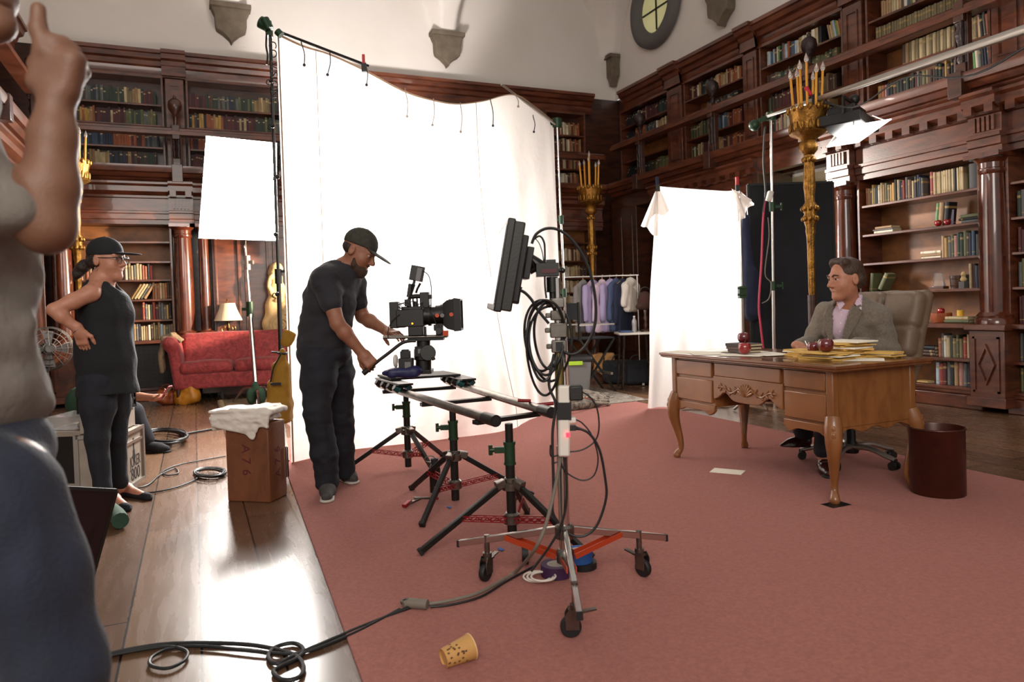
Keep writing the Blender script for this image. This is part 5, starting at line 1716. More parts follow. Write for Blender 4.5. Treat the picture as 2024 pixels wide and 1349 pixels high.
def cab_(pts, r, name='cable', m=CABLE, d=DM - .03):
    return tubepx(MB(), pts, d, r, 8, 6).build(name, m, rs)
cab_(((1051, 482), (1060, 463), (1080, 452), (1105, 455), (1130, 474), (1152, 505), (1168, 545), (1177, 595), (1176, 640), (1165, 672), (1148, 694), (1128, 701), (1108, 692)), .006)
cab_(((1052, 476), (1066, 467), (1075, 478), (1077, 500), (1077, 560), (1080, 590)), .004)
cab_(((1056, 470), (1066, 482), (1073, 505), (1076, 540)), .002)
cab_(((1022, 572), (1036, 578), (1050, 592), (1062, 612), (1085, 640)), .006)
cab_(((1020, 568), (1030, 574)), .012)
cab_(((1150, 775), (1166, 785), (1180, 808), (1184, 845), (1176, 872), (1150, 890), (1115, 895), (1090, 903), (1088, 880)), .0032)
cab_(((1138, 830), (1152, 838), (1170, 862), (1182, 905), (1174, 940), (1150, 950), (1120, 935), (1105, 915), (1090, 918)), .003)
cab_(((1140, 846), (1165, 858), (1185, 890), (1196, 945), (1198, 985), (1182, 1035), (1160, 1058), (1135, 1060), (1112, 1048)), .0052)
cab_(((1095, 700), (1085, 760), (1098, 800), (1092, 860), (1094, 960), (1092, 1010), (1104, 1035)), .006)
cab_(((1117, 905), (1120, 980), (1112, 1030), (1090, 1075), (1050, 1130)), .005)
mb = MB()
mb.tube(smooth_path([at(1110, 890, 2.88), at(1098, 960, 2.88), at(1078, 1040, 2.86), at(1055, 1090, 2.88), gr(1020, 1130, .03), gr(985, 1152, .018), gr(940, 1175, .018), gr(880, 1190, .018), gr(835, 1196, .02)], 6), .0075, 8)
tag(mb.build('extension_cable', CABLE_G), 'grey brown cable running from the power strip down to a connector on the carpet', 'cable')
mb = MB().tube(floorpath([(1055, 1120, .02), (1000, 1150, .02), (950, 1180, .02), (890, 1196, .018), (850, 1200, .02)]), .005, 8)
tag(mb.build('thin_power_cable', CABLE), 'thin black cable running alongside the grey brown one on the carpet', 'cable')
t = thing('cable_connector', 'black inline cable connector with a ring lying on the carpet', 'connector', gr(820, 1196))
MB().cyl(gr(845, 1196, .03), gr(808, 1193, .03), .02, n=16).cyl(gr(808, 1193, .03), gr(797, 1196, .03), .014, n=12).build('body', CABLE_G, t)
MB().torus(gr(805, 1190, .03), (0, 0, 1), .022, .006, 18, 6).build('ring', BLACKP, t)
mb = MB()
mb.tube(floorpath([(812, 1200, .02), (760, 1222), (700, 1246), (640, 1272), (590, 1293), (548, 1312), (530, 1300), (545, 1280), (580, 1272), (600, 1285), (588, 1302), (555, 1318), (540, 1330), (560, 1345), (590, 1340), (600, 1320), (588, 1300), (560, 1288), (500, 1276), (420, 1272), (330, 1274), (260, 1284), (200, 1297), (120, 1310)]), .008, 8)
tag(mb.build('power_cable', CABLE), 'thick black cable looping across the bright floor planks into the carpet', 'cable')
mb = MB().tube(floorpath([(790, 1205), (700, 1252), (600, 1290), (520, 1290), (430, 1280), (370, 1278), (330, 1284), (300, 1300), (298, 1316), (330, 1322), (362, 1308), (370, 1290), (345, 1280), (300, 1282), (200, 1300), (130, 1316)], .012), .006, 8)
tag(mb.build('power_cable', CABLE), 'thinner black cable with a small round loop on the bright floor planks', 'cable')

# tape rolls and rope under the rolling stand
def roll(c, ro, ri, h, m, label, ax=(0, 0, 1)):
    t = thing('tape_roll', label, 'tape', c)
    MB().lathe([(ri, 0), (ro, 0), (ro, h), (ri, h), (ri, 0)], c, ax, n=36).build('tape', m, t, sharp=30)
    MB().lathe([(ri - .004, .001), (ri + .0005, .001), (ri + .0005, h - .001), (ri - .004, h - .001), (ri - .004, .001)], c, ax, n=36).build('core', TAPE_W, t, sharp=30)
    return t
c = gr(1100, 1137, .0125)
roll(c, .068, .04, .05, PURP, 'roll of purple tape lying flat below the rolling stand')
c2 = gr(1152, 1122, .0125)
roll(c2, .062, .036, .028, RUBBER, 'roll of black tape lying under the blue roll')
roll(c2 + V3(-.012, .01, .029), .06, .036, .05, BLUE_T, 'roll of blue tape on top of the black roll below the rolling stand')
roll(gr(1032, 1115, .0125) + V3(0, 0, .045), .045, .03, .03, CABLE, 'small black roll standing on edge beside the purple tape', ax=EX)
mb = MB()
for i in range(3):
    mb.torus(gr(1062 + 6 * i, 1140, .02 + .009 * i), (0, 0, 1), .06 - .004 * i, .0045, 30, 6)
tag(mb.build('rope_coil', CLOTHW), 'coil of thin white rope on the carpet beside the purple tape', 'rope')

# water bottle, spring clamp, cup
bt = thing('water_bottle', 'dark metal water bottle standing on the carpet behind the middle stand', 'bottle', gr(861, 973, .0125))
c = gr(861, 973, .0125)
MB().lathe([(.001, 0), (.034, 0), (.036, .004), (.036, .15), (.03, .172), (.022, .18), (.022, .19), (.001, .19)], c, n=28).build('body', BLACKM, bt)
MB().lathe([(.001, .188), (.024, .188), (.024, .215), (.012, .22), (.001, .22)], c, n=20).build('cap', BLACKP, bt)
MB().torus(c + V3(-.03, 0, .215), (.3, 1, .2), .02, .003, 20, 6, ell=1.7).build('carabiner', STEEL, bt)
cp = thing('spring_clamp', 'red handled spring clamp lying on the carpet beside the middle stand', 'clamp', gr(835, 992, .0125))
a_, b_, m_ = gr(800, 1000, .03), gr(866, 985, .03), gr(818, 985, .05)
MB().bar(m_, b_, .022, .012).bar(a_, m_ + (b_ - m_) * .3, .02, .012).build('jaw', STEEL, cp, bevel=.002)
MB().bar(b_ - (b_ - m_) * .3, b_, .03, .018).build('grip', RED_M, cp, bevel=.004)
MB().bar(a_ - (m_ - a_) * .1, a_ + (m_ - a_) * .6, .03, .02).build('grip', RED_M, cp, bevel=.004)
cu = thing('paper_cup', 'brown printed paper coffee cup lying on its side on the carpet', 'cup', gr(905, 1305, .0125))
ca, cb = gr(886, 1297, .043), gr(922, 1281, .051)
ax_ = unit(cb - ca)
L = .105
o_ = (ca + cb) / 2 - ax_ * L / 2 
MB().lathe([(.001, .006), (.028, .006), (.03, 0), (.032, 0), (.0425, L), (.0405, L), (.029, .012), (.001, .012)], o_ + V3(0, 0, -.003), ax_, n=40).build('wall', CUPM, cu, sharp=40)
MB().torus(o_ + ax_ * L + V3(0, 0, -.003), ax_, .0425, .002, 40, 6).build('rim', M('cup_rim', 'd9b987', .6), cu)
mb = MB()
sd = unit(np.cross(ax_, (0, 0, 1)))
up_ = np.cross(sd, ax_)
for k in range(26):
    q = random.uniform(.004, .05) if k < 18 else random.uniform(.05, .07)
    th = random.uniform(-1.1, 2.3)
    # view-facing side of the cup
    vdir = unit(EYE - o_)
    vd = unit(vdir - ax_ * (vdir @ ax_))
    wd = np.cross(ax_, vd)
    nrm_ = vd * math.cos(th - .4) + wd * math.sin(th - .4)
    rr = .0325 + .0105 * q / L
    mb.sph(o_ + V3(0, 0, -.003) + ax_ * q + nrm_ * rr, (.0045, .0032, .001), 8, 4, np.stack([ax_, np.cross(nrm_, ax_), nrm_], 1))
mb.build('bean_print', CUPP, cu)
tag(SDF(.004).box(gr(990, 1086, .02), (.012, .02, .003), None, .003).box(gr(888, 1003, .02), (.012, .02, .003), None, .003).build('tape_mark', BLUE_T), 'scraps of blue floor tape at the stand feet', 'tape')

# --- second diffusion: white cloth over a frame behind the desk
DS = 7.9
top2 = [at(*p) for p in ((1298, 368, DS), (1330, 371, DS), (1400, 376, DS), (1440, 378, DS), (1462, 374, DS))]
bot2 = [at(*p) for p in ((1292, 804, DS + .1), (1325, 806, DS - .1), (1400, 812, DS - .05), (1440, 812, DS), (1470, 812, DS + .05))]
top2, bot2 = smooth_path(top2, 6), smooth_path(bot2, 6)
def s2(s, t):
    a, b = samp(top2, s), samp(bot2, s)
    p = a + (b - a) * t
    p = p - EYD * (.035 * t * math.sin(s * 24 + t) + .03 * t * math.sin(s * 9 + 3 * t) + .05 * math.exp(-(s / .12) ** 2) * math.sin(t * 9) + .08 * math.exp(-(s / .2) ** 2) * t)
    p = p - EX * (.09 * math.exp(-(s / .15) ** 2) * t ** .6)
    p[2] = max(p[2], .02)
    return p
sh2 = tag(MB().grid(s2, 70, 60).build('diffusion_cloth', SILK, sharp=180), 'glowing white cloth clipped over a frame behind the desk', 'diffusion sheet')
def drape(A, B, Cc, amp, n=5):
    """loose cloth corner hanging as a fluted triangle from A, between edges A-B and A-C"""
    def f(u, v):
        p = A + (B - A) * u * (1 - v) + (Cc - A) * u * v
        return p - EYD * (amp * u * math.sin(v * n * PI) + .02) + V3(0, 0, -.02 * u * math.sin(v * n * PI + 1))
    return MB().grid(f, 24, 30).build('corner_drape', SILK, sh2, sharp=180)
drape(at(1300, 366, DS - .02), at(1266, 444, DS - .06), at(1300, 470, DS - .04), .03, 3)
drape(at(1300, 366, DS - .0), at(1280, 430, DS - .1), at(1322, 420, DS - .06), .03, 3)
drape(at(1455, 372, DS - .02), at(1489, 400, DS - .06), at(1455, 450, DS - .05), .05, 4)
drape(at(1445, 374, DS - .0), at(1484, 392, DS - .1), at(1466, 432, DS - .1), .04, 3)
for x, y, m_, l in ((1299, 366, NAVY, 'blue'), (1457, 366, RED_P, 'red')):
    mb = pbox(MB(), x - 3, x + 3, y - 16, y + 2, DS - .03, .03)
    mb.build('clip', m_, sh2, bevel=.004)
    pbox(MB(), x - 3, x + 5, y, y + 12, DS - .05, .03).build('clip_jaw', BLACKM, sh2)
fs = thing('frame_stand', 'chrome stand with green clamps at the edge of the glowing cloth', 'stand', gr(1470, 800))
MB().tube([gr(1472, 803), at(1467, 585, 7.85)], .024, 14).build('lower_tube', CHROME, fs)
MB().tube([at(1467, 590, 7.85), at(1461, 372, 7.85)], .014, 12).build('upper_tube', CHROME, fs)
mb = pbox(MB(), 1460, 1474, 566, 590, 7.83, .07)
mb.cyl(at(1458, 570, 7.8), at(1474, 570, 7.8), .012).cyl(at(1458, 583, 7.8), at(1474, 583, 7.8), .012)
mb.build('grip_head', GREEN, fs)
for k in range(3):
    a = .4 + k * 2.094
    p = gr(1472, 803)
    MB().bar(p + V3(0, 0, .32), p + V3(.4 * math.cos(a), .4 * math.sin(a), .014), .02).build('leg', CHROME, fs)
mb = SDF(.012)
mb.cap(at(1473, 430, 7.95), at(1480, 560, 7.95), .03, .09, .02).cap(at(1480, 540, 7.95), at(1486, 618, 7.95), .1, .1, .02)
mb.wrinkle(.02, (8, 8, 3))
tag(mb.build('black_cloth', NAVY), 'dark cloth bundle hanging on the chrome stand beside the glowing cloth', 'cloth')
fl2 = thing('black_flag', 'large black flag panel standing upright in the doorway behind the candelabrum', 'flag', at(1560, 780, 8.0))
q = [at(1478, 366, 8.0), at(1645, 354, 8.0), at(1645, 790, 8.0), at(1478, 800, 8.0)]
w_, h_ = np.linalg.norm(q[1] - q[0]), 2.42
cc = (q[0] + q[1]) / 2
MB().box((cc[0], cc[1], .02 + h_ / 2), (w_, .02, h_), VR).build('panel', FLAGM, fl2)
mb = MB()
for sg in (-1, 1):
    mb.box(V3(cc[0], cc[1], .02 + h_ / 2) + EX * sg * w_ / 2, (.025, .03, h_), VR)
mb.box(V3(cc[0], cc[1], .02 + h_), (w_, .03, .025), VR)
mb.build('frame', BLACKM, fl2)
# boom stand over the desk
bs = thing('boom_stand', 'tall chrome stand behind the desk with a long boom arm reaching out of frame', 'stand', gr(1532, 808))
b0 = gr(1532, 806)
b1 = at(1524, 228, 7.62)
MB().tube([b0, b0 + (b1 - b0) * .42], .022, 14).build('lower_tube', CHROME, bs)
MB().tube([b0 + (b1 - b0) * .4, b1], .015, 14).build('upper_tube', CHROME, bs)
for k in (.42, .69):
    c = b0 + (b1 - b0) * k
    MB().cyl(c - V3(0, 0, .05), c + V3(0, 0, .05), .032, n=14).bar(c, c + EX * .1, .03).cyl(c + EX * .1 - V3(0, 0, .04), c + EX * .1 + V3(0, 0, .04), .012).build('collar', GREEN, bs)
MB().cyl(b1 - V3(0, 0, .05), b1 + V3(0, 0, .03), .05, n=16).bar(b1, b1 - EX * .18 - V3(0, 0, .08), .05).sph(b1 - EX * .18 - V3(0, 0, .1), .06, 10, 7).build('grip_head', GREEN, bs)
a0, a1 = at(1516, 230, 7.6), at(2110, 30, 3.2)
MB().tube([a0, a0 + (a1 - a0) * .22], .018, 12).build('inner_arm', ALU, bs)
MB().tube([a0 + (a1 - a0) * .2, a1], .024, 16).build('boom_arm', ALU, bs)
for k in range(3):
    a = .9 + k * 2.094
    MB().bar(b0 + V3(0, 0, .35), b0 + V3(.5 * math.cos(a), .5 * math.sin(a), .014), .022).build('leg', CHROME, bs)
mb = MB()
tubepx(mb, ((1512, 250, 7.6), (1509, 320, 7.6), (1513, 380, 7.6), (1508, 420, 7.6)), 7.6, .011, 6)
mb.build('hanging_cable', CABLE, bs)
mb = MB()
tubepx(mb, ((1520, 385, 7.6), (1512, 400, 7.6), (1508, 440, 7.6), (1505, 520, 7.6), (1500, 600, 7.6), (1503, 640, 7.6), (1510, 700, 7.6)), 7.6, .012, 8)
mb.build('red_cable', M('red_cable', 'b0304a', .5), bs)
mb = MB()
tubepx(mb, ((1518, 430, 7.58), (1520, 470, 7.58), (1512, 540, 7.58), (1524, 560, 7.58), (1520, 590, 7.58), (1506, 600, 7.58)), 7.58, .006, 6)
mb.build('grey_cable', CABLE_G, bs)
pbox(MB(), 1516, 1526, 378, 398, 7.55, .06, .3).build('plug', WHITE_P, bs, bevel=.01)
mb = MB()
P = [a0 + (a1 - a0) * k + V3(0, 0, -.05 - .1 * math.sin(PI * k * 3) ** 2) for k in np.linspace(.35, .98, 24)]
mb.tube(P, .006, 6)
mb.build('boom_cable', CABLE, bs)
# LED panel lamp hung from the boom
ld = thing('led_panel_lamp', 'LED panel lamp with a white diffuser hanging from the boom arm over the desk', 'lamp', gr(1692, 265, 2.55))
Qd = [gr(*p, 2.55) for p in ((1633, 292), (1697, 282), (1751, 239), (1687, 249))]
cq = sum(Qd) / 4
ea = unit(Qd[1] - Qd[0])
eb = unit(np.cross((0, 0, 1), ea))
wa, wb_ = np.linalg.norm(Qd[1] - Qd[0]), np.linalg.norm(Qd[2] - Qd[1])
LR = np.stack([ea, eb, V3(0, 0, 1)], 1)
MB().prism([(0, 0), (1, 0), (1, 1), (0, 1)], Qd[0], Qd[1] - Qd[0], Qd[3] - Qd[0], (0, 0, .006)).build('diffuser', LEDON, ld)
MB().box(cq - EX * .05 + V3(0, 0, .09), (.34, .6, .09), LR).box(cq - EX * .06 + V3(0, 0, .18), (.2, .3, .1), LR).box(cq - EX * .05 + V3(0, 0, .16) - eb * .22, (.2, .1, .06), LR).build('housing', BLACKP, ld, bevel=.01)
mb = MB()
for i in range(4):
    mb.bar(Qd[i], cq + V3(0, 0, .09) + (Qd[i] - cq) * .6, .008)
mb.build('diffuser_bracket', WHITE_P, ld)
jn = a0 + (a1 - a0) * .38
best = min((a0 + (a1 - a0) * k for k in np.linspace(.1, .9, 200)), key=lambda p: np.linalg.norm((p - cq)[:2]))
mb = MB().tube([cq + V3(0, 0, .17), best], .016, 10).box(best, (.07, .07, .09), VR).sph(cq + V3(0, 0, .3), .045, 10, 8)
mb.bar(cq + V3(0, 0, .12) - eb * .33, cq + V3(0, 0, .26) - eb * .33, .02).bar(cq + V3(0, 0, .12) + eb * .33, cq + V3(0, 0, .26) + eb * .33, .02).bar(cq + V3(0, 0, .26) - eb * .34, cq + V3(0, 0, .26) + eb * .34, .02)
mb.build('yoke', BLACKM, ld)
MB().box(best + V3(0, 0, .07) - EX * .08, (.035, .035, .09), VR @ rot((0, 1, 0), -.5)).build('clamp_grip', RED_P, ld, bevel=.01)
MB().sph(cq + V3(-.1, -.1, .13), .012, 8, 6).build('power_light', LEDR, ld)

# --- white lamp panel (softbox) by the sofa
DSB = 9.6
sx = thing('softbox', 'glowing tall white lamp panel on a chrome stand behind the black stand', 'lamp', gr(508, 800))
Q4 = [at(408, 269, DSB), at(547, 283, DSB - .15), at(545, 476, DSB - .15), at(393, 471, DSB)]
n4 = unit(np.cross(Q4[1] - Q4[0], Q4[3] - Q4[0]))
n4 = n4 if n4 @ (EYE - Q4[0]) > 0 else -n4
mb = MB()
mb.rings([np.array(Q4), np.array([p + n4 * .004 for p in Q4])])
mb.build('diffuser', LAMPON, sx)
cQ = sum(Q4) / 4
mb = MB().rings([np.array([p - n4 * .002 for p in Q4]), np.array([cQ + (p - cQ) * .97 - n4 * .1 for p in Q4]), np.array([cQ + (p - cQ) * .4 - n4 * .35 for p in Q4])])
mb.build('hood', BLACKP, sx, sharp=20)
s0, s1_ = gr(508, 800), at(484, 480, 9.8)
MB().tube([s0, s0 + (s1_ - s0) * .55], .03, 14).build('lower_tube', CHROME, sx)
MB().tube([s0 + (s1_ - s0) * .5, s1_, cQ - n4 * .3], .02, 12).build('upper_tube', CHROME, sx)
c = s0 + (s1_ - s0) * .58
MB().cyl(c - V3(0, 0, .1), c + V3(0, 0, .1), .045, n=12).bar(c, c - EX * .1, .04).build('collar', GREEN, sx)
c = at(489, 519, 9.75)
MB().box(c, (.16, .06, .05), VR).cyl(c + V3(0, 0, .09), c - V3(0, 0, .1), .04, n=12).build('grip_head', ALU, sx)
for p in ((462, 795), (540, 793), (513, 812)):
    MB().tube(smooth_path([s0 + V3(0, 0, .2), (s0 + gr(*p)) / 2 + V3(0, 0, .2), gr(*p, .015)], 5), .018, 8).build('leg', CHROME, sx)
g = SDF(.014).ell(at(497, 782, 9.3), (.06, .09, .11), VR, .03).ell(at(517, 782, 9.25), (.055, .09, .11), VR, .03).cap(at(505, 762, 9.3), at(507, 770, 9.3), .05, .06, .03).wrinkle(.012, 8)
tag(g.build('sandbag', GREENC), 'small green sandbag over the foot of the white lamp panel stand', 'sandbag')
# ------------------------------------------------------------------ people
def frame(f, u):
    f = unit(f)
    r = unit(np.cross(f, u))
    return r, f, np.cross(r, f)
def add_head(s, c, f, u, k=1.0):
    r, f, u = frame(f, u)
    R = np.stack([r, f, u], 1)
    P = lambda a, b, d: c + (r * a + f * b + u * d) * k
    E = lambda p, rad, kk=.02, op=0: s.ell(p, np.array(rad) * k, R, kk * k, op)
    E(P(0, -.012, .035), (.074, .096, .088))
    E(P(0, .03, -.03), (.061, .064, .084), .03)
    s.cap(P(0, .02, -.07), P(0, .062, -.098), .042 * k, .026 * k, .03 * k)
    E(P(.035, .052, -.03), (.026, .03, .03), .02)
    E(P(-.035, .052, -.03), (.026, .03, .03), .02)
    E(P(0, .079, .03), (.05, .018, .011), .016)
    for sg in (-1, 1):
        E(P(sg * .032, .1, .008), (.019, .014, .012), .012, 1)
        E(P(sg * .032, .0805, .0185), (.018, .012, .0065), .006)
        E(P(sg * .032, .079, -.002), (.016, .011, .005), .006)
    s.cap(P(0, .088, .014), P(0, .113, -.026), .0085 * k, .0125 * k, .012 * k)
    for sg in (-1, 1):
        E(P(sg * .012, .1, -.033), (.009, .011, .008), .008)
    E(P(0, .0835, -.061), (.024, .010, .0055), .006)
    E(P(0, .081, -.0735), (.021, .011, .0075), .006)
    E(P(0, .0905, -.067), (.026, .006, .0018), .002, 1)
    E(P(0, .073, -.098), (.023, .02, .019), .018)
    for sg in (-1, 1):
        E(P(sg * .076, -.012, -.004), (.011, .02, .033), .008)
        E(P(sg * .089, -.006, -.002), (.008, .01, .018), .006, 1)
    return P, R
def eyes(parent, P, k):
    for sg in (-1, 1):
        e = MB().sph(P(sg * .031, .0755, .008), .0118 * k, 14, 10).build('eye', EYEW, parent)
        c = P(sg * .031, .0775, .008)
        d = unit(P(sg * .031, 1, .0) - P(sg * .031, 0, .0))
        MB().sph(c + d * .0095 * k, .0058 * k, 10, 8).build('iris', IRIS, e)
def add_hand(s, w, d, n, side, curl=(.5, .6, .4), k=1.0, thumb=(.6, .7, .35), spread=.0):
    """w wrist, d towards the knuckles, n out of the palm, side towards the thumb"""
    d = unit(d)
    n = unit(n - d * (n @ d))
    t = np.cross(d, n)
    t = t if t @ side > 0 else -t
    R = np.stack([t, d, n], 1)
    s.cap(w - d * .02, w + d * .03 * k, .026 * k, .028 * k, .02)
    s.box(w + d * .055 * k, np.array((.039, .046, .015)) * k, R, .013 * k, .02 * k)
    for i, (L, rr) in enumerate(((.92, .0085), (1.0, .0087), (.95, .0083), (.78, .0074))):
        o = (.03 - .0205 * i)
        p = w + (d * (.095 - .004 * abs(i - 1)) + t * o) * k
        a = 0
        pts, rs = [p], [rr * k * 1.12]
        for seg, c in zip((.045, .028, .022), curl):
            a += c * (1 + .06 * i)
            q = math.cos(a) * d + math.sin(a) * n + t * spread * (1.5 - i) * .2
            p = p + unit(q) * seg * L * k
            pts.append(p)
            rs.append(rr * k * (1 - .06 * len(pts)))
        s.chain(pts, rs, .006 * k)
    b = w + (d * .022 + t * .03 + n * .008) * k
    v1 = unit(d * thumb[0] + t * thumb[1] + n * thumb[2])
    v2 = unit(d * (thumb[0] + .5) + t * thumb[1] * .2 + n * (thumb[2] + .2))
    s.chain([b, b + v1 * .042 * k, b + v1 * .042 * k + v2 * .032 * k, b + v1 * .042 * k + v2 * .055 * k], [.016 * k, .0115 * k, .010 * k, .0085 * k], .012 * k)
def shoe(heel, toe, h, w, name, mat, parent, sole=None, ankle=None, R0=.04):
    d = unit(toe - heel)
    s = SDF(.005)
    L = np.linalg.norm(toe - heel)
    z = V3(0, 0, 1)
    s.cap(heel + d * .04 + z * h * .55, heel + d * .09 + z * h * .6, w * .78, w * .8, .03)
    s.cap(heel + d * .1 + z * h * .5, heel + d * L * .6 + z * h * .42, w * .8, w * .95, .04)
    s.cap(heel + d * L * .6 + z * h * .4, toe - d * w * .7 + z * h * .32, w * .95, w * .7, .04)
    if ankle is not None:
        s.cap(heel + d * .05 + z * h * .7, ankle, w * .8, w * .78, .03)
    s.cut(heel + z * .004, -z)
    o = s.build(name, mat, parent)
    sl_ = SDF(.005)
    sl_.cap(heel + d * .045, toe - d * w * .9, w * .85, w * .98, .02).cut(heel + z * .018, z).cut(heel + z * .001, -z)
    sl_.build('sole', sole or RUBBER, o)
    return o
def person(name, label, body_sdf, mat):
    V, Q_ = body_sdf.mesh(1)
    mb = MB()
    mb.add(V, Q_)
    o = mb.build(name, mat, sharp=80)
    return tag(o, label, 'person')
Z = V3(0, 0, 1)

# --- camera operator
k = 1.12
hc = at(709, 498, 4.70)
f = unit(EX * .85 - EYD * .16 - Z * .47)
s = SDF(.0055)
P, R = add_head(s, hc, f, Z + EX * .45, k)
nb = at(679, 535, 4.72)
s.cap(nb, hc - Z * .03 - f * .01, .066, .06, .03)
sn, sf = at(643, 556, 4.56), at(700, 566, 4.87)
en, ef = at(667, 640, 4.47), at(716, 626, 4.92)
wn, wf = at(715, 698, 4.52), at(766, 656, 4.80)
hip = at(641, 702, 4.73)
s.cap(at(655, 590, 4.72), hip, .12, .12, .05)
s.cap(nb, at(655, 580, 4.72), .07, .12, .05)
for a, b, c in ((sn, en, wn), (sf, ef, wf)):
    s.cap(nb, a, .06, .055, .04)
    s.chain([a, a + (b - a) * .5, b], [.054, .054, .044], .02)
    s.chain([b, b + (c - b) * .3, c], [.044, .046, .029], .02)
add_hand(s, wn, unit(at(741, 727, 4.50) - wn), unit(-EX * .1 + EYD * .9 - Z * .5), -EX * .3 - Z, (1.1, 1.2, .9), 1.05, (.7, .3, .6))
add_hand(s, wf, unit(at(800, 664, 4.66) - wf), unit(-Z + EX * .1), -EYD, (.2, .3, .3), 1.02, (.6, .5, .6))
LN = [at(632, 715, 4.65), at(628, 812, 4.60), at(648, 950, 4.64)]
LF_ = [at(660, 713, 4.83), at(672, 815, 4.88), at(681, 936, 4.95)]
for L in (LN, LF_):
    s.chain(L, [.09, .06, .042], .03)
op = person('person', 'man in charcoal tee and olive cap bending over the film camera', s, SKIN_D)
eyes(op, P, k)
t_ = SDF(.0065)
UPD = unit(at(660, 575, 4.72) - hip)
RB = np.stack([unit(EX * .9 - EYD * .4), unit(EYD * .9 + EX * .4), Z], 1)
t_.ell(at(652, 598, 4.72), (.175, .165, .2), RB, .05).ell(at(640, 648, 4.72), (.172, .15, .17), RB, .06).ell(at(640, 682, 4.73), (.178, .16, .1), RB, .05)
t_.ell(at(660, 555, 4.72), (.13, .17, .1), RB, .06)
t_.cap(nb - Z * .01, at(660, 560, 4.72), .085, .13, .06)
for a, b, rr in ((sn, en, .072), (sf, ef, .068)):
    t_.cap(nb - Z * .02, a, .085, .08, .06)
    t_.chain([a, a + (b - a) * .52], [.084, rr], .03)
cutn = unit(hc - nb)
t_.cap(nb + cutn * .02, nb + cutn * .16, .064, .075, .006, 1)
t_.wrinkle(.011, (9, 9, 13))
t_.build('t_shirt', TEE, op)
t_ = SDF(.0065)
t_.ell(at(640, 698, 4.73), (.18, .165, .11), RB, .05)
for L in (LN, LF_):
    t_.chain([L[0] + (L[1] - L[0]) * .02, L[0] + (L[1] - L[0]) * .4, L[1], L[1] + (L[2] - L[1]) * .6, L[2] + (L[2] - L[1]) * .02], [.125, .112, .09, .078, .074], .03)
    t_.cut(L[2] - Z * .03, -Z) if L is LF_ else None
t_.wrinkle(.012, (9, 9, 14))
t_.build('trousers', JEANS, op)
cpd = SDF(.005)
rr_, ff_, uu_ = frame(f, Z + EX * .45)
R3 = np.stack([rr_, ff_, uu_], 1)
cpd.ell(P(0, -.01, .05), np.array((.083, .104, .09)) * k, R3, .01)
cpd.cut(P(0, 0, .036), -uu_ + ff_ * .12)
cpd.ell(P(0, .125, .03), np.array((.078, .085, .007)) * k, R3 @ rot((1, 0, 0), -.12), .012)
cpd.ell(P(0, -.01, .137), np.array((.009, .009, .006)) * k, R3, .004)
cpd.build('cap', CAP_O, op)
bd = SDF(.005)
bd.ell(P(0, .045, -.085), np.array((.056, .052, .042)) * k, R3, .02).ell(P(0, .075, -.1), np.array((.03, .028, .035)) * k, R3, .02)
for sg in (-1, 1):
    bd.cap(P(sg * .062, .02, -.045), P(sg * .053, .03, -.075), .008 * k, .02 * k, .015)
bd.ell(P(0, .094, -.049), np.array((.027, .009, .006)) * k, R3, .006)
bd.ell(P(0, .1, -.067), np.array((.022, .014, .009)) * k, R3, .006, 1)
bd.wrinkle(.002, 60)
bd.build('beard', BEARD, op)
hr = SDF(.005).ell(P(0, -.03, .005), np.array((.0755, .074, .05)) * k, R3, .01).cut(P(0, .005, 0), ff_).cut(P(0, 0, -.055), -uu_)
hr.build('hair', HAIR, op)
shoe(gr(651, 965, .0125), gr(649, 992, .0125) - EYD * .04, .1, .047, 'shoe', SHOE_G, op, SOLE, LN[2])
shoe(gr(672, 946, .0125), gr(703, 958, .0125), .1, .047, 'shoe', SHOE_G, op, SOLE, LF_[2])

# --- woman in the black cap
k = 1.06
hc = at(211, 515, 4.55)
f = unit(EX - EYD * .12 - Z * .02)
s = SDF(.0055)
P, R = add_head(s, hc, f, Z, k)
nb = at(200, 556, 4.55)
s.cap(nb - Z * .02, hc - Z * .05 - f * .01, .056, .05, .03)
sn, sf = at(180, 580, 4.40), at(219, 578, 4.70)
en, ef = at(107, 613, 4.28), at(200, 650, 4.92)
wn, wf = at(156, 653, 4.34), at(225, 688, 4.80)
hip = at(207, 735, 4.55)
s.cap(at(203, 610, 4.55), hip, .1, .11, .05).cap(nb, at(203, 605, 4.55), .06, .1, .05)
for a, b, c in ((sn, en, wn), (sf, ef, wf)):
    s.cap(nb, a, .05, .05, .04)
    s.chain([a, a + (b - a) * .5, b], [.052, .047, .038], .02)
    s.chain([b, b + (c - b) * .3, c], [.038, .039, .026], .02)
add_hand(s, wn, unit(at(165, 684, 4.37) - wn), unit(EYD), EX, (.25, .3, .2), .95, (.8, .8, .0))
add_hand(s, wf, unit(at(240, 700, 4.7) - wf), unit(-EYD), Z, (.3, .3, .2), .9)
LN = [at(195, 755, 4.48), at(192, 865, 4.44), at(205, 978, 4.44)]
LF_ = [at(222, 753, 4.63), at(228, 862, 4.66), at(236, 966, 4.70)]
for L in (LN, LF_):
    s.chain(L, [.08, .055, .034], .03)
for h, t in ((gr(218, 1000), gr(252, 1010)), (gr(240, 979), gr(288, 988))):
    s.cap(h + Z * .045, h + (t - h) * .25 + Z * .05, .032, .034, .03).cap(h + (t - h) * .25 + Z * .05, h + (t - h) * .85 + Z * .025, .032, .024, .03)
wo = person('person', 'woman in black cap and sleeveless tunic standing hand on hip beside the stencilled case', s, SKIN_P)
eyes(wo, P, k)
t_ = SDF(.0065)
RB = np.stack([EX, EYD, Z], 1)
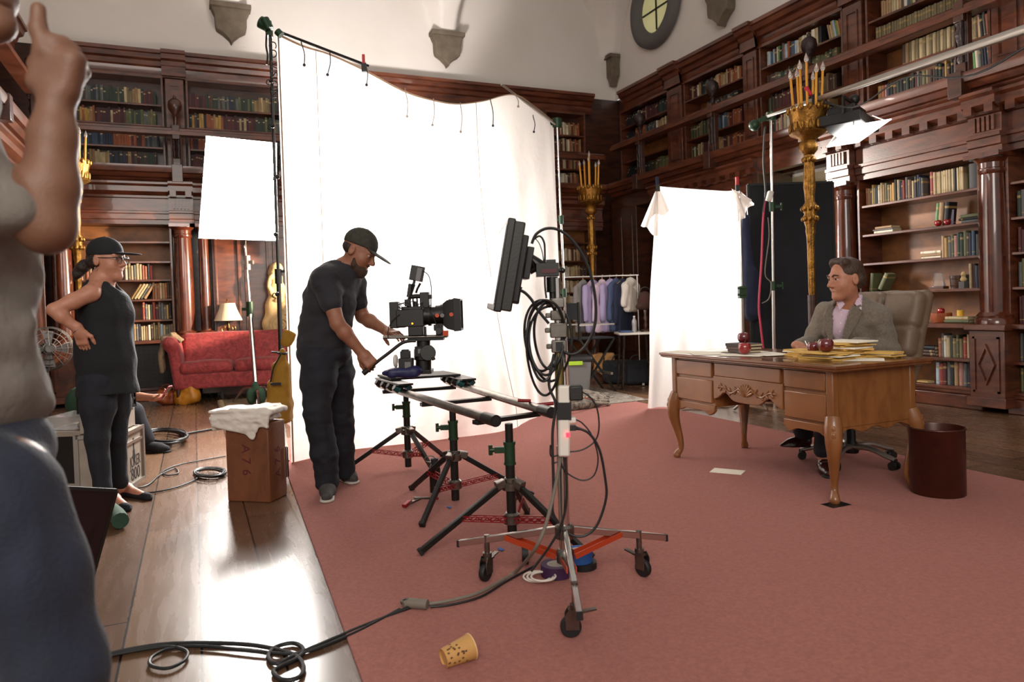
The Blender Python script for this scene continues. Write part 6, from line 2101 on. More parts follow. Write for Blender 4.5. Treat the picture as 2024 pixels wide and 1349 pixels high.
t_.ell(at(201, 605, 4.55), (.145, .15, .14), RB, .06).ell(at(222, 622, 4.55), (.115, .13, .1), RB, .06).ell(at(206, 670, 4.55), (.165, .165, .16), RB, .07).ell(at(211, 715, 4.55), (.175, .17, .16), RB, .07).ell(at(213, 790, 4.55), (.192, .175, .25), RB, .06)
t_.cap(nb - Z * .03, at(203, 590, 4.55), .07, .12, .06)
for a in (sn, sf):
    t_.cap(nb - Z * .03, nb + (a - nb) * .8 - Z * .015, .055, .06, .05)
t_.cap(sn - Z * .0, sn - EYD * .2 - Z * .03, .055, .06, .012, 1)
t_.cap(nb + Z * .015 + EX * .03, nb + Z * .2 + EX * .06, .055, .1, .01, 1)
t_.cap(nb + EX * .07 - Z * .01, nb + EX * .16 - Z * .05, .035, .03, .015, 1)
t_.cut(at(212, 778, 4.55), -Z)
t_.wrinkle(.01, (11, 11, 5))
t_.build('tunic', TUNIC, wo)
t_ = SDF(.0065)
t_.ell(at(208, 752, 4.55), (.16, .15, .1), RB, .05)
for L in (LN, LF_):
    e_ = L[1] + (L[2] - L[1]) * .86
    t_.chain([L[0], L[0] + (L[1] - L[0]) * .45, L[1], e_], [.108, .098, .068, .052], .03)
    t_.cap(e_ - (L[2] - L[1]) * .06, e_, .056, .056, .006)
t_.wrinkle(.005, (16, 16, 10))
t_.build('jeans', JEANS, wo)
R3 = np.stack(frame(f, Z), 1)
cpd = SDF(.005)
cpd.ell(P(0, -.012, .052), np.array((.083, .106, .088)) * k, R3, .01).cut(P(0, 0, .028), -Z)
cpd.ell(P(0, .135, .036), np.array((.066, .085, .007)) * k, R3 @ rot((1, 0, 0), -.06), .012).ell(P(0, -.01, .139), (.008, .008, .005), R3, .004)
cpd.build('cap', CAP_B, wo)
hr = SDF(.005)
hr.ell(P(0, -.035, .005), np.array((.08, .082, .072)) * k, R3, .01).cut(P(0, -.002, 0), f).cut(P(0, 0, .03), Z)
hr.chain([P(0, -.1, -.005), P(0, -.15, -.035), P(0, -.19, -.075), P(.01, -.21, -.12)], [.024, .036, .03, .01], .02).wrinkle(.005, 30)
hr.build('hair', HAIR, wo)
MB().tube(smooth_path([P(.066, .088, .01), P(.05, .1, .012), P(.012, .108, .012), P(-.012, .108, .012), P(-.05, .1, .012), P(-.066, .088, .01), P(-.078, .0, .012)], 3), .003, 6).torus(P(.035, .106, .002), f, .021, .0025, 18, 6).torus(P(-.035, .106, .002), f, .021, .0025, 18, 6).tube([P(.066, .088, .01), P(.08, -.005, .012)], .0025, 6).build('glasses', BLACKP, wo)
MB().torus(P(.082, -.012, -.052), R3[:, 1], .009, .0018, 14, 6).build('earring', CHROME, wo)
MB().torus(wn - (wn - en) * .05, unit(wn - en), .03, .003, 20, 6).build('bracelet', CHROME, wo)
for h, t in ((gr(214, 1000), gr(258, 1012)), (gr(236, 978), gr(300, 990))):
    d = unit(t - h)
    q = SDF(.005)
    q.cap(h + d * .035 + Z * .025, h + d * .1 + Z * .022, .034, .032, .02).cap(h + d * .1 + Z * .022, t - d * .035 + Z * .02, .034, .026, .03).cap(t - d * .05 + Z * .015, t - d * .005 + Z * .012, .02, .008, .02)
    q.cut(h + Z * .002, -Z).cap(h + d * .04 + Z * .07, t - d * .11 + Z * .052, .034, .026, .01, 1)
    q.build('flat_shoe', CAP_B, wo)

# --- man at the desk
k = 1.15
hc = at(1671, 553, 4.97)
f = unit(-EX * .96 - EYD * .2 - Z * .07)
s = SDF(.0055)
P, R = add_head(s, hc, f, Z - EX * .04, k)
nb = at(1680, 607, 5.06)
s.cap(nb - Z * .03, hc - Z * .05 - f * .015, .066, .062, .03)
sr, sl_ = at(1634, 623, 5.22), at(1733, 628, 4.98)
er, el = at(1603, 684, 5.28), at(1758, 694, 5.0)
wr_, wl = at(1577, 684, 5.0), V3(3.99, 3.45, .86)
pel = V3(4.33, 3.66, .58)
ch_ = at(1685, 650, 5.1)
s.cap(ch_, pel, .12, .13, .05).cap(nb, ch_, .07, .12, .05)
for a, b, c in ((sr, er, wr_), (sl_, el, wl)):
    s.cap(nb, a, .06, .06, .04).chain([a, b, c], [.055, .045, .03], .02)
add_hand(s, wr_, unit(at(1602, 690, 4.94) - wr_), -Z * .9 + EYD * .3, -EYD - Z * .2, (.3, .6, .5), 1.0, (.8, .3, .5))
add_hand(s, wl, unit(V3(3.88, 3.5, .84) - wl), -Z, -EYD, (.3, .4, .3), 1.0)
kn = [V3(3.88, 3.84, .51), V3(3.87, 3.54, .51)]
an = [at(1590, 868, 5.12), V3(3.79, 3.54, .12)]
for i in (0, 1):
    s.chain([pel + V3(0, .1 - .2 * i, 0), kn[i], an[i]], [.09, .06, .042], .03)
sm = person('person', 'man in grey tweed blazer and lavender shirt writing at the carved desk', s, SKIN_L)
eyes(sm, P, k)
t_ = SDF(.006)
RB = np.stack([unit(EX * .93 - EYD * .36), unit(EYD * .93 + EX * .36), Z], 1)
t_.ell(at(1684, 640, 5.08), (.165, .12, .17), RB, .05).ell(at(1692, 690, 5.12), (.165, .13, .16), RB, .05).cap(nb - Z * .02, at(1684, 630, 5.08), .075, .12, .05)
t_.cap(nb + (hc - nb) * .3, hc, .062, .07, .006, 1)
t_.wrinkle(.004, (14, 14, 5))
t_.build('shirt', SHIRT_P, sm)
fc = -RB[:, 1]                                  # chest direction
co = SDF(.005)
for sg in (-1, 1):
    p0 = nb + (hc - nb) * .3 - Z * .0
    a = p0 + fc * .07 + RB[:, 0] * sg * .018 - Z * .035
    b = p0 + RB[:, 0] * sg * .074 + Z * .012
    c = p0 - fc * .06 + RB[:, 0] * sg * .04 + Z * .03
    co.cap(b, c, .014, .014, .01).cap(b, p0 + fc * .055 + RB[:, 0] * sg * .045 - Z * .02, .013, .012, .01)
    n_ = 7
    for q in range(n_):
        w_ = q / (n_ - 1)
        i0 = p0 + fc * (.05 + .035 * w_) + RB[:, 0] * sg * (.055 - .02 * w_) + Z * (.0 - .035 * w_)
        i1 = p0 + fc * (.045 + .075 * w_) + RB[:, 0] * sg * (.08 - .012 * w_) - Z * (.0 + .075 * w_)
        co.cap(i0, i1, .006, .006, .006)
co.build('collar', SHIRT_P, sm)
mb = MB()
for i in range(4):
    mb.sph(at(1661 - 1.5 * i, 622 + 16 * i, 5.08) + fc * (.122 + .004 * i), .004, 8, 6)
mb.build('shirt_button', PAPER, sm)
t_ = SDF(.006)
t_.ell(at(1687, 642, 5.1), (.205, .155, .185), RB, .05).ell(at(1694, 695, 5.13), (.2, .165, .16), RB, .06).ell(pel + Z * .05, (.2, .2, .12), None, .05)
t_.cap(nb - Z * .01, at(1686, 630, 5.1), .085, .15, .06)
for a, b, c in ((sr, er, wr_), (sl_, el, wl)):
    t_.cap(nb - Z * .015, a, .075, .085, .06)
    t_.chain([a, a + (b - a) * .5, b], [.088, .078, .068], .03)
    t_.chain([b, b + (c - b) * .9], [.068, .05], .03)
# open front: a wedge down the chest
for q in np.linspace(0, 1, 12):
    c = at(1660 - 9 * q, 596 + 92 * q, 5.08) + fc * .16
    t_.ell(c, (.078 - .03 * q, .17, .03), RB, .012, 1)
t_.cap(nb + (hc - nb) * .25, hc, .078, .1, .012, 1)
t_.wrinkle(.012, (10, 10, 11))
bl = t_.build('blazer', BLAZER, sm)
for pts in (((1702, 602), (1706, 616), (1694, 640), (1668, 684), (1661, 684), (1672, 640), (1682, 610)), ((1637, 602), (1642, 600), (1647, 640), (1646, 684), (1640, 684), (1632, 648), (1629, 625))):
    lp_ = MB()
    Q3 = [at(x, y, 4.905 + (y - 600) * .0004 if pts[0][0] > 1680 else 4.99) for x, y in pts]
    lp_.rings([np.array(Q3), np.array([p + EYD * .012 for p in Q3])])
    lp_.build('lapel', BLAZER, bl, bevel=.003)
t_ = SDF(.008)
t_.ell(pel, (.18, .19, .13), None, .05)
for i in (0, 1):
    t_.chain([pel + V3(-.05, .1 - .2 * i, -.0), kn[i], an[i] + (kn[i] - an[i]) * .12], [.11, .085, .066], .03)
t_.wrinkle(.006, 10)
t_.build('trousers', JEANS, sm)
hr = SDF(.0045)
R3 = np.stack(frame(f, Z - EX * .04), 1)
hr.ell(P(0, -.018, .05), np.array((.08, .1, .085)) * k, R3, .01).ell(P(0, -.06, .0), np.array((.079, .062, .07)) * k, R3, .02).cap(P(-.05, .035, .105), P(.04, .04, .108), .026 * k, .026 * k, .03)
hr.ell(P(0, .108, .05), np.array((.1, .066, .078)) * k, R3, .012, 1)
for sg in (-1, 1):
    hr.ell(P(sg * .085, .03, -.025), np.array((.03, .055, .05)) * k, R3, .01, 1)
    hr.ell(P(sg * .08, -.01, -.005), np.array((.02, .02, .035)) * k, R3, .008, 1)
hr.cut(P(0, -.05, -.06), -Z).wrinkle(.0015, 50)
hr.build('hair', HAIR_L, sm)
for sg in (-1, 1):
    MB().tube(smooth_path([P(sg * .015, .097, .026), P(sg * .032, .098, .034), P(sg * .052, .082, .028)], 4), .004 * k, 6).build('eyebrow', HAIR_L, sm)
shoe(at(1606, 884, 5.1), at(1540, 894, 5.14), .085, .045, 'dress_shoe', SHOE_B, sm, None, an[0])
shoe(V3(3.83, 3.60, .0125), V3(3.70, 3.40, .0125), .085, .045, 'dress_shoe', SHOE_B, sm, None, an[1])
pn = thing('pen', 'silver pen held in the writing hand over the desk', 'pen', at(1601, 697, 4.93))
MB().cyl(at(1601, 697, 4.93), at(1591, 674, 4.95), .005, n=10).build('barrel', CHROME, pn)

# --- man at the left edge, close to the camera
DFG = 1.3
s = SDF(.0055)
hc = at(-92, -44, DFG + .02)
f = unit(EX * .97 - EYD * .1 + Z * .12)
P, R = add_head(s, hc, f, Z - EX * .1, 1.05)
nb = at(-125, 150, DFG + .06)
s.cap(nb, hc - Z * .03, .062, .06, .03)
sn = at(-105, 330, DFG - .10)
en = at(92, 440, DFG - .02)
wn = at(110, 205, DFG)
s.cap(nb, sn, .055, .055, .03).chain([sn, sn + (en - sn) * .5, en], [.054, .052, .045], .02)
s.chain([en + V3(0, 0, -.012), en + (wn - en) * .3, en + (wn - en) * .72, wn], [.045, .046, .037, .03], .02)
s.box(at(112, 142, DFG), (.046, .024, .045), VR @ rot((0, 1, 0), .25), .02, .025)
s.chain([at(88, 100, DFG - .012), at(76, 58, DFG - .012), at(76, 18, DFG - .01)], [.0155, .0145, .013], .01)
for i, (x, y) in enumerate(((108, 84), (126, 88), (142, 101), (155, 122))):
    a = at(x, y, DFG - .006 + .012 * i)
    s.chain([at(x - 2, y + 30, DFG + .004 * i), a, a + EYD * .035 - EX * .012 - Z * .008, a + EYD * .045 - EX * .03 - Z * .03], [.013, .0135, .0115, .01], .008)
s.chain([at(80, 165, DFG + .01), at(74, 128, DFG + .02), at(80, 100, DFG + .035)], [.018, .014, .012], .015)
sf = at(-170, 300, DFG + .24)
ef, wf = at(-190, 600, DFG + .3), at(-100, 820, DFG + .25)
s.cap(nb, sf, .06, .06, .05).chain([sf, ef, wf], [.055, .045, .032], .02)
add_hand(s, wf, unit(-Z + EX * .2), -EX, -EYD, (.4, .5, .3), 1.0)
hip = at(-55, 900, DFG + .06)
s.cap(at(-125, 520, DFG + .06), at(-85, 880, DFG + .06), .09, .1, .06).cap(nb, at(-128, 450, DFG + .06), .06, .09, .06)
LN = [at(-2, 960, DFG), at(108, 1330, DFG), at(105, 1830, DFG + .05)]
LF_ = [at(-90, 960, DFG + .14), at(-150, 1360, DFG + .2), at(-170, 1840, DFG + .22)]
for L in (LN, LF_):
    s.chain(L, [.09, .06, .042], .03)
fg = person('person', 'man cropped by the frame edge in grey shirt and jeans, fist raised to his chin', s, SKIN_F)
eyes(fg, P, 1.05)
hr = SDF(.006).ell(P(0, -.025, .045), (.083, .106, .095), np.stack(frame(f, Z), 1), .01).cut(P(0, .05, .02), f - Z * .3)
hr.build('hair', HAIR, fg)
t_ = SDF(.007)
RB = np.stack([EX, EYD, Z], 1)
t_.ell(at(-128, 470, DFG + .06), (.14, .2, .2), RB, .05).ell(at(-104, 660, DFG + .06), (.14, .175, .2), RB, .05).ell(at(-82, 800, DFG + .06), (.14, .18, .13), RB, .05)
t_.cap(nb - Z * .03, at(-110, 430, DFG + .06), .08, .14, .06)
for a, b in ((sn, en), (sf, ef)):
    t_.cap(nb - Z * .02, a, .07, .075, .06).chain([a, a + (b - a) * .62], [.075, .066], .02)
t_.cap(nb + Z * .02, nb + Z * .2, .062, .08, .01, 1).cut(at(0, 866, DFG), -Z)
t_.wrinkle(.015, (8, 8, 11))
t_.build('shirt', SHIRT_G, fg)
t_ = SDF(.007)
t_.ell(at(-70, 905, DFG + .06), (.14, .17, .12), RB, .06)
for L in (LN, LF_):
    t_.chain([L[0] - Z * .02, L[0] + (L[1] - L[0]) * .5, L[1], L[1] + (L[2] - L[1]) * .5, L[2]], [.108, .098, .084, .072, .07], .03)
t_.wrinkle(.007, (12, 12, 9))
t_.build('jeans', JEANS_B, fg)
for L in (LN, LF_):
    h = V3(L[2][0], L[2][1], 0) - EX * .06
    shoe(h, h + EX * .27, .1, .048, 'shoe', SHOE_B, fg, None, L[2] - Z * .02)

# --- person sitting low behind the woman, holding a phone
s = SDF(.007)
hc = at(212, 640, 6.35)
P, R = add_head(s, hc, EX - Z * .35, Z, 1.0)
nb = at(205, 682, 6.38)
s.cap(nb, hc - Z * .05, .055, .05, .03)
sn, en, wn = at(222, 715, 6.25), at(255, 782, 6.12), at(303, 787, 6.06)
s.cap(nb, sn, .05, .05, .04).chain([sn, en], [.05, .042], .02).chain([en, wn], [.042, .028], .02)
add_hand(s, wn, unit(EX + Z * .08), unit(-EYD * .4 + Z * .9), -EYD, (.6, .7, .5), .95, (.7, .5, .5))
s.cap(nb, at(195, 800, 6.4), .08, .13, .06)
pel = at(190, 825, 6.45)
kn_ = [at(262, 815, 6.3), at(240, 812, 6.7)]
for q in kn_:
    fo = V3(q[0] + .12, q[1] + .0, .06)
    s.chain([pel, q, fo], [.1, .065, .045], .03)
pp = person('person', 'person crouched behind the woman, only a forearm with a pink phone reaching out', s, SKIN_P)
eyes(pp, P, 1.0)
hr = SDF(.008).ell(P(0, -.025, .045), (.085, .107, .095), R, .01).cut(P(0, .05, .02), EX - Z * .3)
hr.build('hair', HAIR, pp)
t_ = SDF(.009).cap(nb - Z * .05, at(195, 800, 6.4), .1, .16, .06).cap(nb - Z * .04, sn, .08, .075, .05).cap(sn, sn + (en - sn) * .8, .07, .06, .03).ell(at(160, 800, 6.42), (.12, .13, .17), None, .05).wrinkle(.008, 9)
t_.build('jacket', GREENC, pp)
t_ = SDF(.009).ell(pel, .15, None, .05)
for q in kn_:
    t_.chain([pel, q, V3(q[0] + .1, q[1], .12)], [.12, .085, .065], .03)
t_.build('trousers', JEANS, pp)
for q in kn_:
    h = V3(q[0] + .06, q[1], 0)
    shoe(h, h + EX * .25, .09, .045, 'shoe', CAP_B, pp)
ph = thing('mobile_phone', 'pink cased phone held out past the edge of the stacked crates', 'phone', at(329, 777, 6.04))
hd_ = unit(EX * .55 + Z * .8)
a_, b_, d_ = basis(hd_, EYD)
MB().box(at(328, 777, 6.04), (.009, .07, .14), np.stack([a_, b_, d_], 1)).build('case', PINK, ph, bevel=.004)
MB().box(at(328, 777, 6.04) + a_ * .005, (.002, .062, .128), np.stack([a_, b_, d_], 1)).build('screen', LCD, ph)
# ------------------------------------------------------------------ sofa corner
SO = gr(343, 803)
su = unit(V3(1, -.10, 0))
sv = V3(-su[1], su[0], 0)
SR = np.stack([su, sv, Z], 1)
S_ = lambda u, v, z: SO + su * u + sv * v + Z * z
so = thing('sofa', 'red damask rolled arm sofa behind the white lamp panel stand', 'sofa', SO)
SDF(.014).box(S_(1.1, .28, .31), (1.06, .26, .11), SR, .03).wrinkle(.004, 5).build('base', SOFA_M, so)
s = SDF(.014)
s.box(S_(1.1, .47, .62), (1.02, .09, .33), SR @ rot((1, 0, 0), -.1), .07).wrinkle(.005, 5)
s.build('backrest', SOFA_M, so)
for i in range(3):
    s = SDF(.012).box(S_(.42 + .68 * i, .2, .48), (.335, .22, .075), SR, .06).ell(S_(.42 + .68 * i, .18, .53), (.28, .18, .05), SR, .06).wrinkle(.006, 7)
    s.build('seat_cushion', SOFA_M, so)
for sg, u0 in ((-1, .0), (1, 2.2)):
    s = SDF(.012)
    s.box(S_(u0 - sg * .05, .27, .5), (.075, .26, .3), SR @ rot((0, 1, 0), sg * .12), .05)
    s.cap(S_(u0 + sg * .02, .06, .82), S_(u0 + sg * .02, .5, .84), .1, .1, .05)
    s.build('arm', SOFA_M, so)
for u, v in ((.06, .06), (2.14, .06), (.06, .5), (2.14, .5)):
    MB().cyl(S_(u, v, 0), S_(u, v, .21), .022, .032, 12).build('leg', WOOD_D, so)
s = SDF(.01)
for k_ in range(7):
    v = .08 + k_ * .05
    s.chain([S_(.09, v, .86), S_(.0, v, .945), S_(-.1, v, .9), S_(-.14, v + .01, .7), S_(-.13, v + .02, .46 + .02 * (k_ % 3))], [.022, .025, .025, .03, .028], .03)
s.wrinkle(.014, (18, 18, 8))
tag(s.build('throw_blanket', BLANK), 'beige knitted throw hanging over the left arm of the red sofa', 'blanket')
ct = thing('console_table', 'dark narrow console table half hidden behind the red sofa', 'table', (.95, 11.26, 0))
MB().bx(.3, 1.6, 11.16, 11.37, .8, .84).build('top', WOOD_D, ct, bevel=.005)
for x in (.34, 1.56):
    for y in (11.19, 11.34):
        MB().bx(x - .02, x + .02, y - .02, y + .02, 0, .8).build('leg', WOOD_D, ct)
c = at(452, 655, 10.48)
c = V3(c[0], 11.25, .8405)
tl_ = thing('table_lamp', 'table lamp with a cream bell shade behind the red sofa', 'lamp', c)
MB().lathe([(.001, 0), (.08, 0), (.085, .015), (.05, .03), (.02, .05), (.018, .12), (.03, .15), (.018, .18), (.014, .34), (.02, .36), (.001, .37)], c, n=24).build('base', BRASS, tl_)
mb = MB()
for a in (0, PI):
    mb.tube(smooth_path([c + V3(.02 * math.cos(a), 0, .06), c + V3(.08 * math.cos(a), 0, .1), c + V3(.09 * math.cos(a), 0, .16), c + V3(.05 * math.cos(a), 0, .17), c + V3(.06 * math.cos(a), 0, .13)], 4), .008, 6)
mb.build('scroll', BRASS, tl_)
MB().lathe([(.195, .26), (.165, .33), (.125, .42), (.1, .51), (.098, .515), (.094, .51), (.12, .42), (.16, .33), (.19, .26)], c, n=36, sharp=70) if False else MB().lathe([(.195, .26), (.165, .33), (.125, .42), (.1, .51), (.096, .51), (.121, .42), (.161, .33), (.191, .26), (.195, .26)], c, n=36).build('shade', SHADE, tl_, sharp=70)
MB().cyl(c + V3(0, 0, .5), c + V3(0, 0, .55), .006).sph(c + V3(0, 0, .56), .014, 10, 8).build('finial', BRASS, tl_)
c = V3(1.12, 11.22, .8405)
s = SDF(.011)
s.ell(c + V3(0, 0, .18), (.2, .1, .2), None, .05).ell(c + V3(.02, 0, .42), (.17, .1, .22), None, .06).ell(c + V3(.03, 0, .68), (.13, .085, .16), None, .05).ell(c + V3(.02, 0, .86), (.1, .08, .09), None, .04).cap(c + V3(.0, 0, .94), c + V3(.03, 0, 1.0), .09, .1, .03)
for k_ in range(9):
    a = k_ * .7
    s.ell(c + V3(.13 * math.sin(a) * (1 - .05 * k_), -.09, .2 + .085 * k_), (.06, .03, .035), rot((0, 1, 0), a), .02)
for r_ in (.15, .105, .06):
    n_ = 14
    for j in range(n_):
        a = j * 2 * PI / n_
        b = (j + 1) * 2 * PI / n_
        s.cap(c + V3(.06 + r_ * math.cos(a), -.1, .16 + r_ * math.sin(a)), c + V3(.06 + r_ * math.cos(b), -.1, .16 + r_ * math.sin(b)), .014, .014, .012)
s.ell(c + V3(.06, -.1, .16), (.025, .03, .025), None, .01).box(c + V3(0, 0, .02), (.2, .1, .02), None, .01, .02)
tag(s.build('carved_scroll_ornament', CREAM), 'large cream carved scroll ornament standing behind the red sofa', 'ornament')
# bags before the sofa
def bag(px_, py, d, w, h, dp, m, label, ang):
    c = at(px_, py, d)
    c[2] = .0
    t = thing('handbag', label, 'bag', c)
    R = VR @ rot((0, 1, 0), ang)
    s = SDF(.01)
    s.box(c + Z * h * .5, (w, dp, h * .5), R, .06).ell(c + Z * h * .3, (w * 1.1, dp * 1.15, h * .32), R, .05).cut(c + Z * .001, -Z).wrinkle(.012, 11)
    s.build('body', m, t)
    p = [c + R @ V3(a * w, -dp * .5, h * (.5 + b)) + Z * h * .5 for a, b in ((-.6, .0), (-.55, .22), (0, .38), (.55, .22), (.6, 0))]
    MB().tube(smooth_path(p, 5), .012, 6, flat=.5).build('handle', m, t)
    return t
bag(332, 800, 9.78, .14, .2, .1, TANL, 'tan leather bag slumped on the floor beside the sofa, phone hand before it', .25)
bag(371, 800, 9.72, .15, .24, .1, YELL, 'mustard leather bag leaning against the tan one before the sofa', -.3)
# small rugs
q = [gr(441, 792), gr(560, 784), gr(590, 815), gr(452, 820)]
pts = [(p[0], p[1]) for p in q]
rg = tag(MB().prism(pts, (0, 0, .001), (1, 0, 0), (0, 1, 0), (0, 0, .01)).build('small_rug', RUG_O), 'flat woven fringed rug under the foot of the white lamp panel stand', 'rug')
mb = MB()
for k_ in range(24):
    p = q[0] + (q[3] - q[0]) * k_ / 23
    mb.bar(p + V3(0, 0, .006), p - EX * random.uniform(.05, .09) + V3(0, random.uniform(-.02, .02), .006), .012, .006)
fr_ = mb.build('fringe', M('wool_fringe', 'b09a78', .95), rg)
fr_.location = Vector((0, 0, 0))
P_ = [gr(1085, 806), gr(1180, 803), gr(1283, 792), gr(1190, 770), gr(1105, 762)]
tag(MB().prism([(p[0], p[1]) for p in P_], (0, 0, .001), (1, 0, 0), (0, 1, 0), (0, 0, .011)).build('patterned_rug', RUG_T), 'faded patterned wool rug on the floor beyond the pink carpet', 'rug')
s = SDF(.01)
for i in range(5):
    a = gr(1120, 806 - i * 5, .05)
    b = gr(1200, 800 - i * 5, .03)
    s.chain([a, (a + b) / 2 + Z * .02, b], [.05, .045, .03], .04)
s.cut((0, 0, .013), -Z).wrinkle(.02, (9, 9, 9))
tag(s.build('rumpled_rug', RUG_T), 'rumpled edge of a rug heaped against the far stand of the big sheet', 'rug')

# ------------------------------------------------------------------ cases and cables at the left
J0, J1 = gr(249, 971), gr(284, 946)
jd = unit(J1 - J0)
jn = V3(-jd[1], jd[0], 0)                       # away from the aisle
jl = np.linalg.norm(J1 - J0)
JR = np.stack([jd, jn, Z], 1)
JD = .3
jc = (J0 + J1) / 2 + jn * JD / 2
js = thing('flight_case', 'pale plywood flight case with stencilled lettering, foot of the crate stack', 'case', jc)
JH = .40
MB().box(jc + Z * JH / 2, (jl, JD, JH - .01), JR).build('box', CASEW, js)
mb = MB()
for a in (-1, 1):
    for b in (-1, 1):
        mb.box(jc + jd * a * jl / 2 + jn * b * JD / 2 + Z * JH / 2, (.03, .03, JH), JR)
    mb.box(jc + jn * a * JD / 2 + Z * .012, (jl, .03, .024), JR).box(jc + jn * a * JD / 2 + Z * (JH - .012), (jl, .03, .024), JR).box(jc + jd * a * jl / 2 + Z * (JH - .012), (.03, JD, .024), JR).box(jc + jn * a * JD / 2 + Z * (JH * .78), (jl, .02, .02), JR)
mb.build('aluminium_edging', ALU, js)
face = jc - jn * (JD / 2 + .0005)
TR = np.stack([jd, Z, -jn], 1)
text_obj('stencil_lettering', 'JOKER', INK_B, js, face + Z * .165 + jd * .02, TR @ np.diag((.75, 1.1, 1)), .1)
text_obj('stencil_lettering', '800', INK_B, js, face + Z * .075 + jd * .02, TR, .125)
mb = MB()
zc = JH * .62
for w_, z0, z1 in ((.02, .0, .05), (.045, .05, .062), (.03, .062, .085), (.04, -.03, .0), (.05, -.06, -.03), (.035, -.08, -.06)):
    mb.box(face - jn * .0 + jd * .0 + Z * (zc + (z0 + z1) / 2), (w_, .002, z1 - z0), JR)
mb.build('lamp_emblem', INK_B, js)
MB().bx(0, .01, 0, .01, 0, .01) if False else None
kc = jc + jn * .02 + jd * .03
tag(MB().box(kc + Z * (JH + .066), (jl * .86, JD * .85, .13), JR).build('wooden_crate', CASEW, bevel=.004), 'shallow wooden crate between the stencilled case and the black milk crate', 'crate')
mc = thing('milk_crate', 'black plastic milk crate on top of the crate stack behind the woman', 'crate', kc + Z * (JH + .14))
mb = MB()
cz, cw, cd, chh = JH + .14, jl * .8, JD * .9, .28
for a in (-1, 1):
    for i in range(6):
        mb.box(kc + jn * a * cd / 2 + jd * (i / 5 - .5) * cw + Z * (cz + chh / 2), (.014, .014, chh), JR)
        mb.box(kc + jd * a * cw / 2 + jn * (i / 5 - .5) * cd + Z * (cz + chh / 2), (.014, .014, chh), JR)
    for i in range(6):
        z_ = cz + .01 + i * (chh - .02) / 5
        mb.box(kc + jn * a * cd / 2 + Z * z_, (cw, .012, .016), JR).box(kc + jd * a * cw / 2 + Z * z_, (.012, cd, .016), JR)
mb.box(kc + Z * (cz + .008), (cw, cd, .012), JR)
mb.build('basket', BLACKP, mc)
# dark case with the clear tub, nearer the left
d0 = gr(150, 968)
c = d0 + EYD * .25 - EX * .08
fc2 = thing('equipment_case', 'dark laminate case with pale edges between the two people at the left', 'case', c)
MB().box(c + Z * .2, (.34, .45, .4), VR).build('box', CASED, fc2)
mb = MB()
for a in (-1, 1):
    for b in (-1, 1):
        mb.box(c + EX * a * .17 + EYD * b * .225 + Z * .2, (.045, .045, .4), VR)
    mb.box(c + EX * a * .17 + Z * .39, (.035, .45, .035), VR)
    mb.box(c + EYD * a * .225 + Z * .39, (.34, .035, .035), VR).box(c + EYD * a * .225 + Z * .02, (.34, .035, .035), VR)
mb.build('edging', CASEW, fc2)
tb = thing('plastic_tub', 'clear plastic tub standing on the dark case at the left', 'tub', c + Z * .402)
mb = MB()
R5 = lambda z, k_: np.array([c + EX * a * .15 * k_ + EYD * b * .18 * k_ + Z * z - EX * .03 for a, b in ((-1, -1), (1, -1), (1, 1), (-1, 1))])
mb.rings([R5(.403, .85), R5(.5, 1), R5(.5, .96), R5(.408, .82)])
mb.build('body', CLEARP, tb)
s = SDF(.008).cap(c + EX * .05 - EYD * .1 + Z * .43, c + EX * .16 - EYD * .1 + Z * .43, .028, .028).cap(c + EX * .05 - EYD * .06 + Z * .428, c + EX * .16 - EYD * .05 + Z * .428, .026, .026).wrinkle(.006, 20)
tag(s.build('rolled_cloth', M('grey_green_cloth', '7c7f70', .9)), 'rolled grey cloth on the dark case behind the woman', 'cloth')
tag(MB().tube(floorpath([(215, 1005, .05), (230, 1018, .05), (238, 1030, .05)], .05), .045, 12).build('green_roll', GREENC), 'end of a green canvas roll on the floor behind the black board', 'roll')
# black board standing by the cropped man's leg
bq = [gr(100, 1175, .004), gr(180, 1148, .004)]
bq = [at(112, 962, 2.85), at(229, 968, 3.02), bq[1], bq[0]]
bn = unit(np.cross(bq[1] - bq[0], bq[3] - bq[0]))
bb = thing('black_board', 'black board edged in dark maroon leaning beside the jeans of the cropped man', 'board', bq[2])
MB().rings([np.array(bq), np.array([p - bn * .012 for p in bq])]).build('panel', MAROON, bb)
mb = MB()
for i in range(4):
    mb.bar(bq[i] - bn * .006, bq[(i + 1) % 4] - bn * .006, .014)
mb.build('edge_binding', BLACKP, bb)
# floor cables
def loops(name, cx, cy, rx, ry, n, r, m, label, seed, dz=.012):
    rd = random.Random(seed)
    P = []
    for k_ in range(n):
        ax, ay = rx * rd.uniform(.75, 1.05), ry * rd.uniform(.75, 1.1)
        ox, oy = rd.uniform(-.1, .1) * rx, rd.uniform(-.15, .15) * ry
        for t_ in np.linspace(0, 2 * PI, 15)[:-1]:
            P.append(gr(cx + ox + ax * math.cos(t_), cy + oy + ay * math.sin(t_), r + dz * k_ * .6 + .004))
    return tag(MB().tube(smooth_path(P, 3), r, 8).build(name, m), label, 'cable')
loops('cable_coil', 325, 862, 45, 14, 6, .012, CABLE, 'large heap of thick cable on the floor past the stencilled case', 3, .02)
t = thing('cable_plug', 'black cable plug lying before the heap of thick cable', 'plug', gr(320, 880))
MB().cyl(gr(300, 882, .03), gr(338, 880, .03), .028, n=14).cyl(gr(284, 883, .03), gr(300, 882, .03), .018, n=12).build('shell', BLACKP, t)
loops('thin_cable_coil', 415, 934, 30, 9, 7, .006, CABLE, 'small neat coil of thin cable beside the upright wooden box', 5, .008)
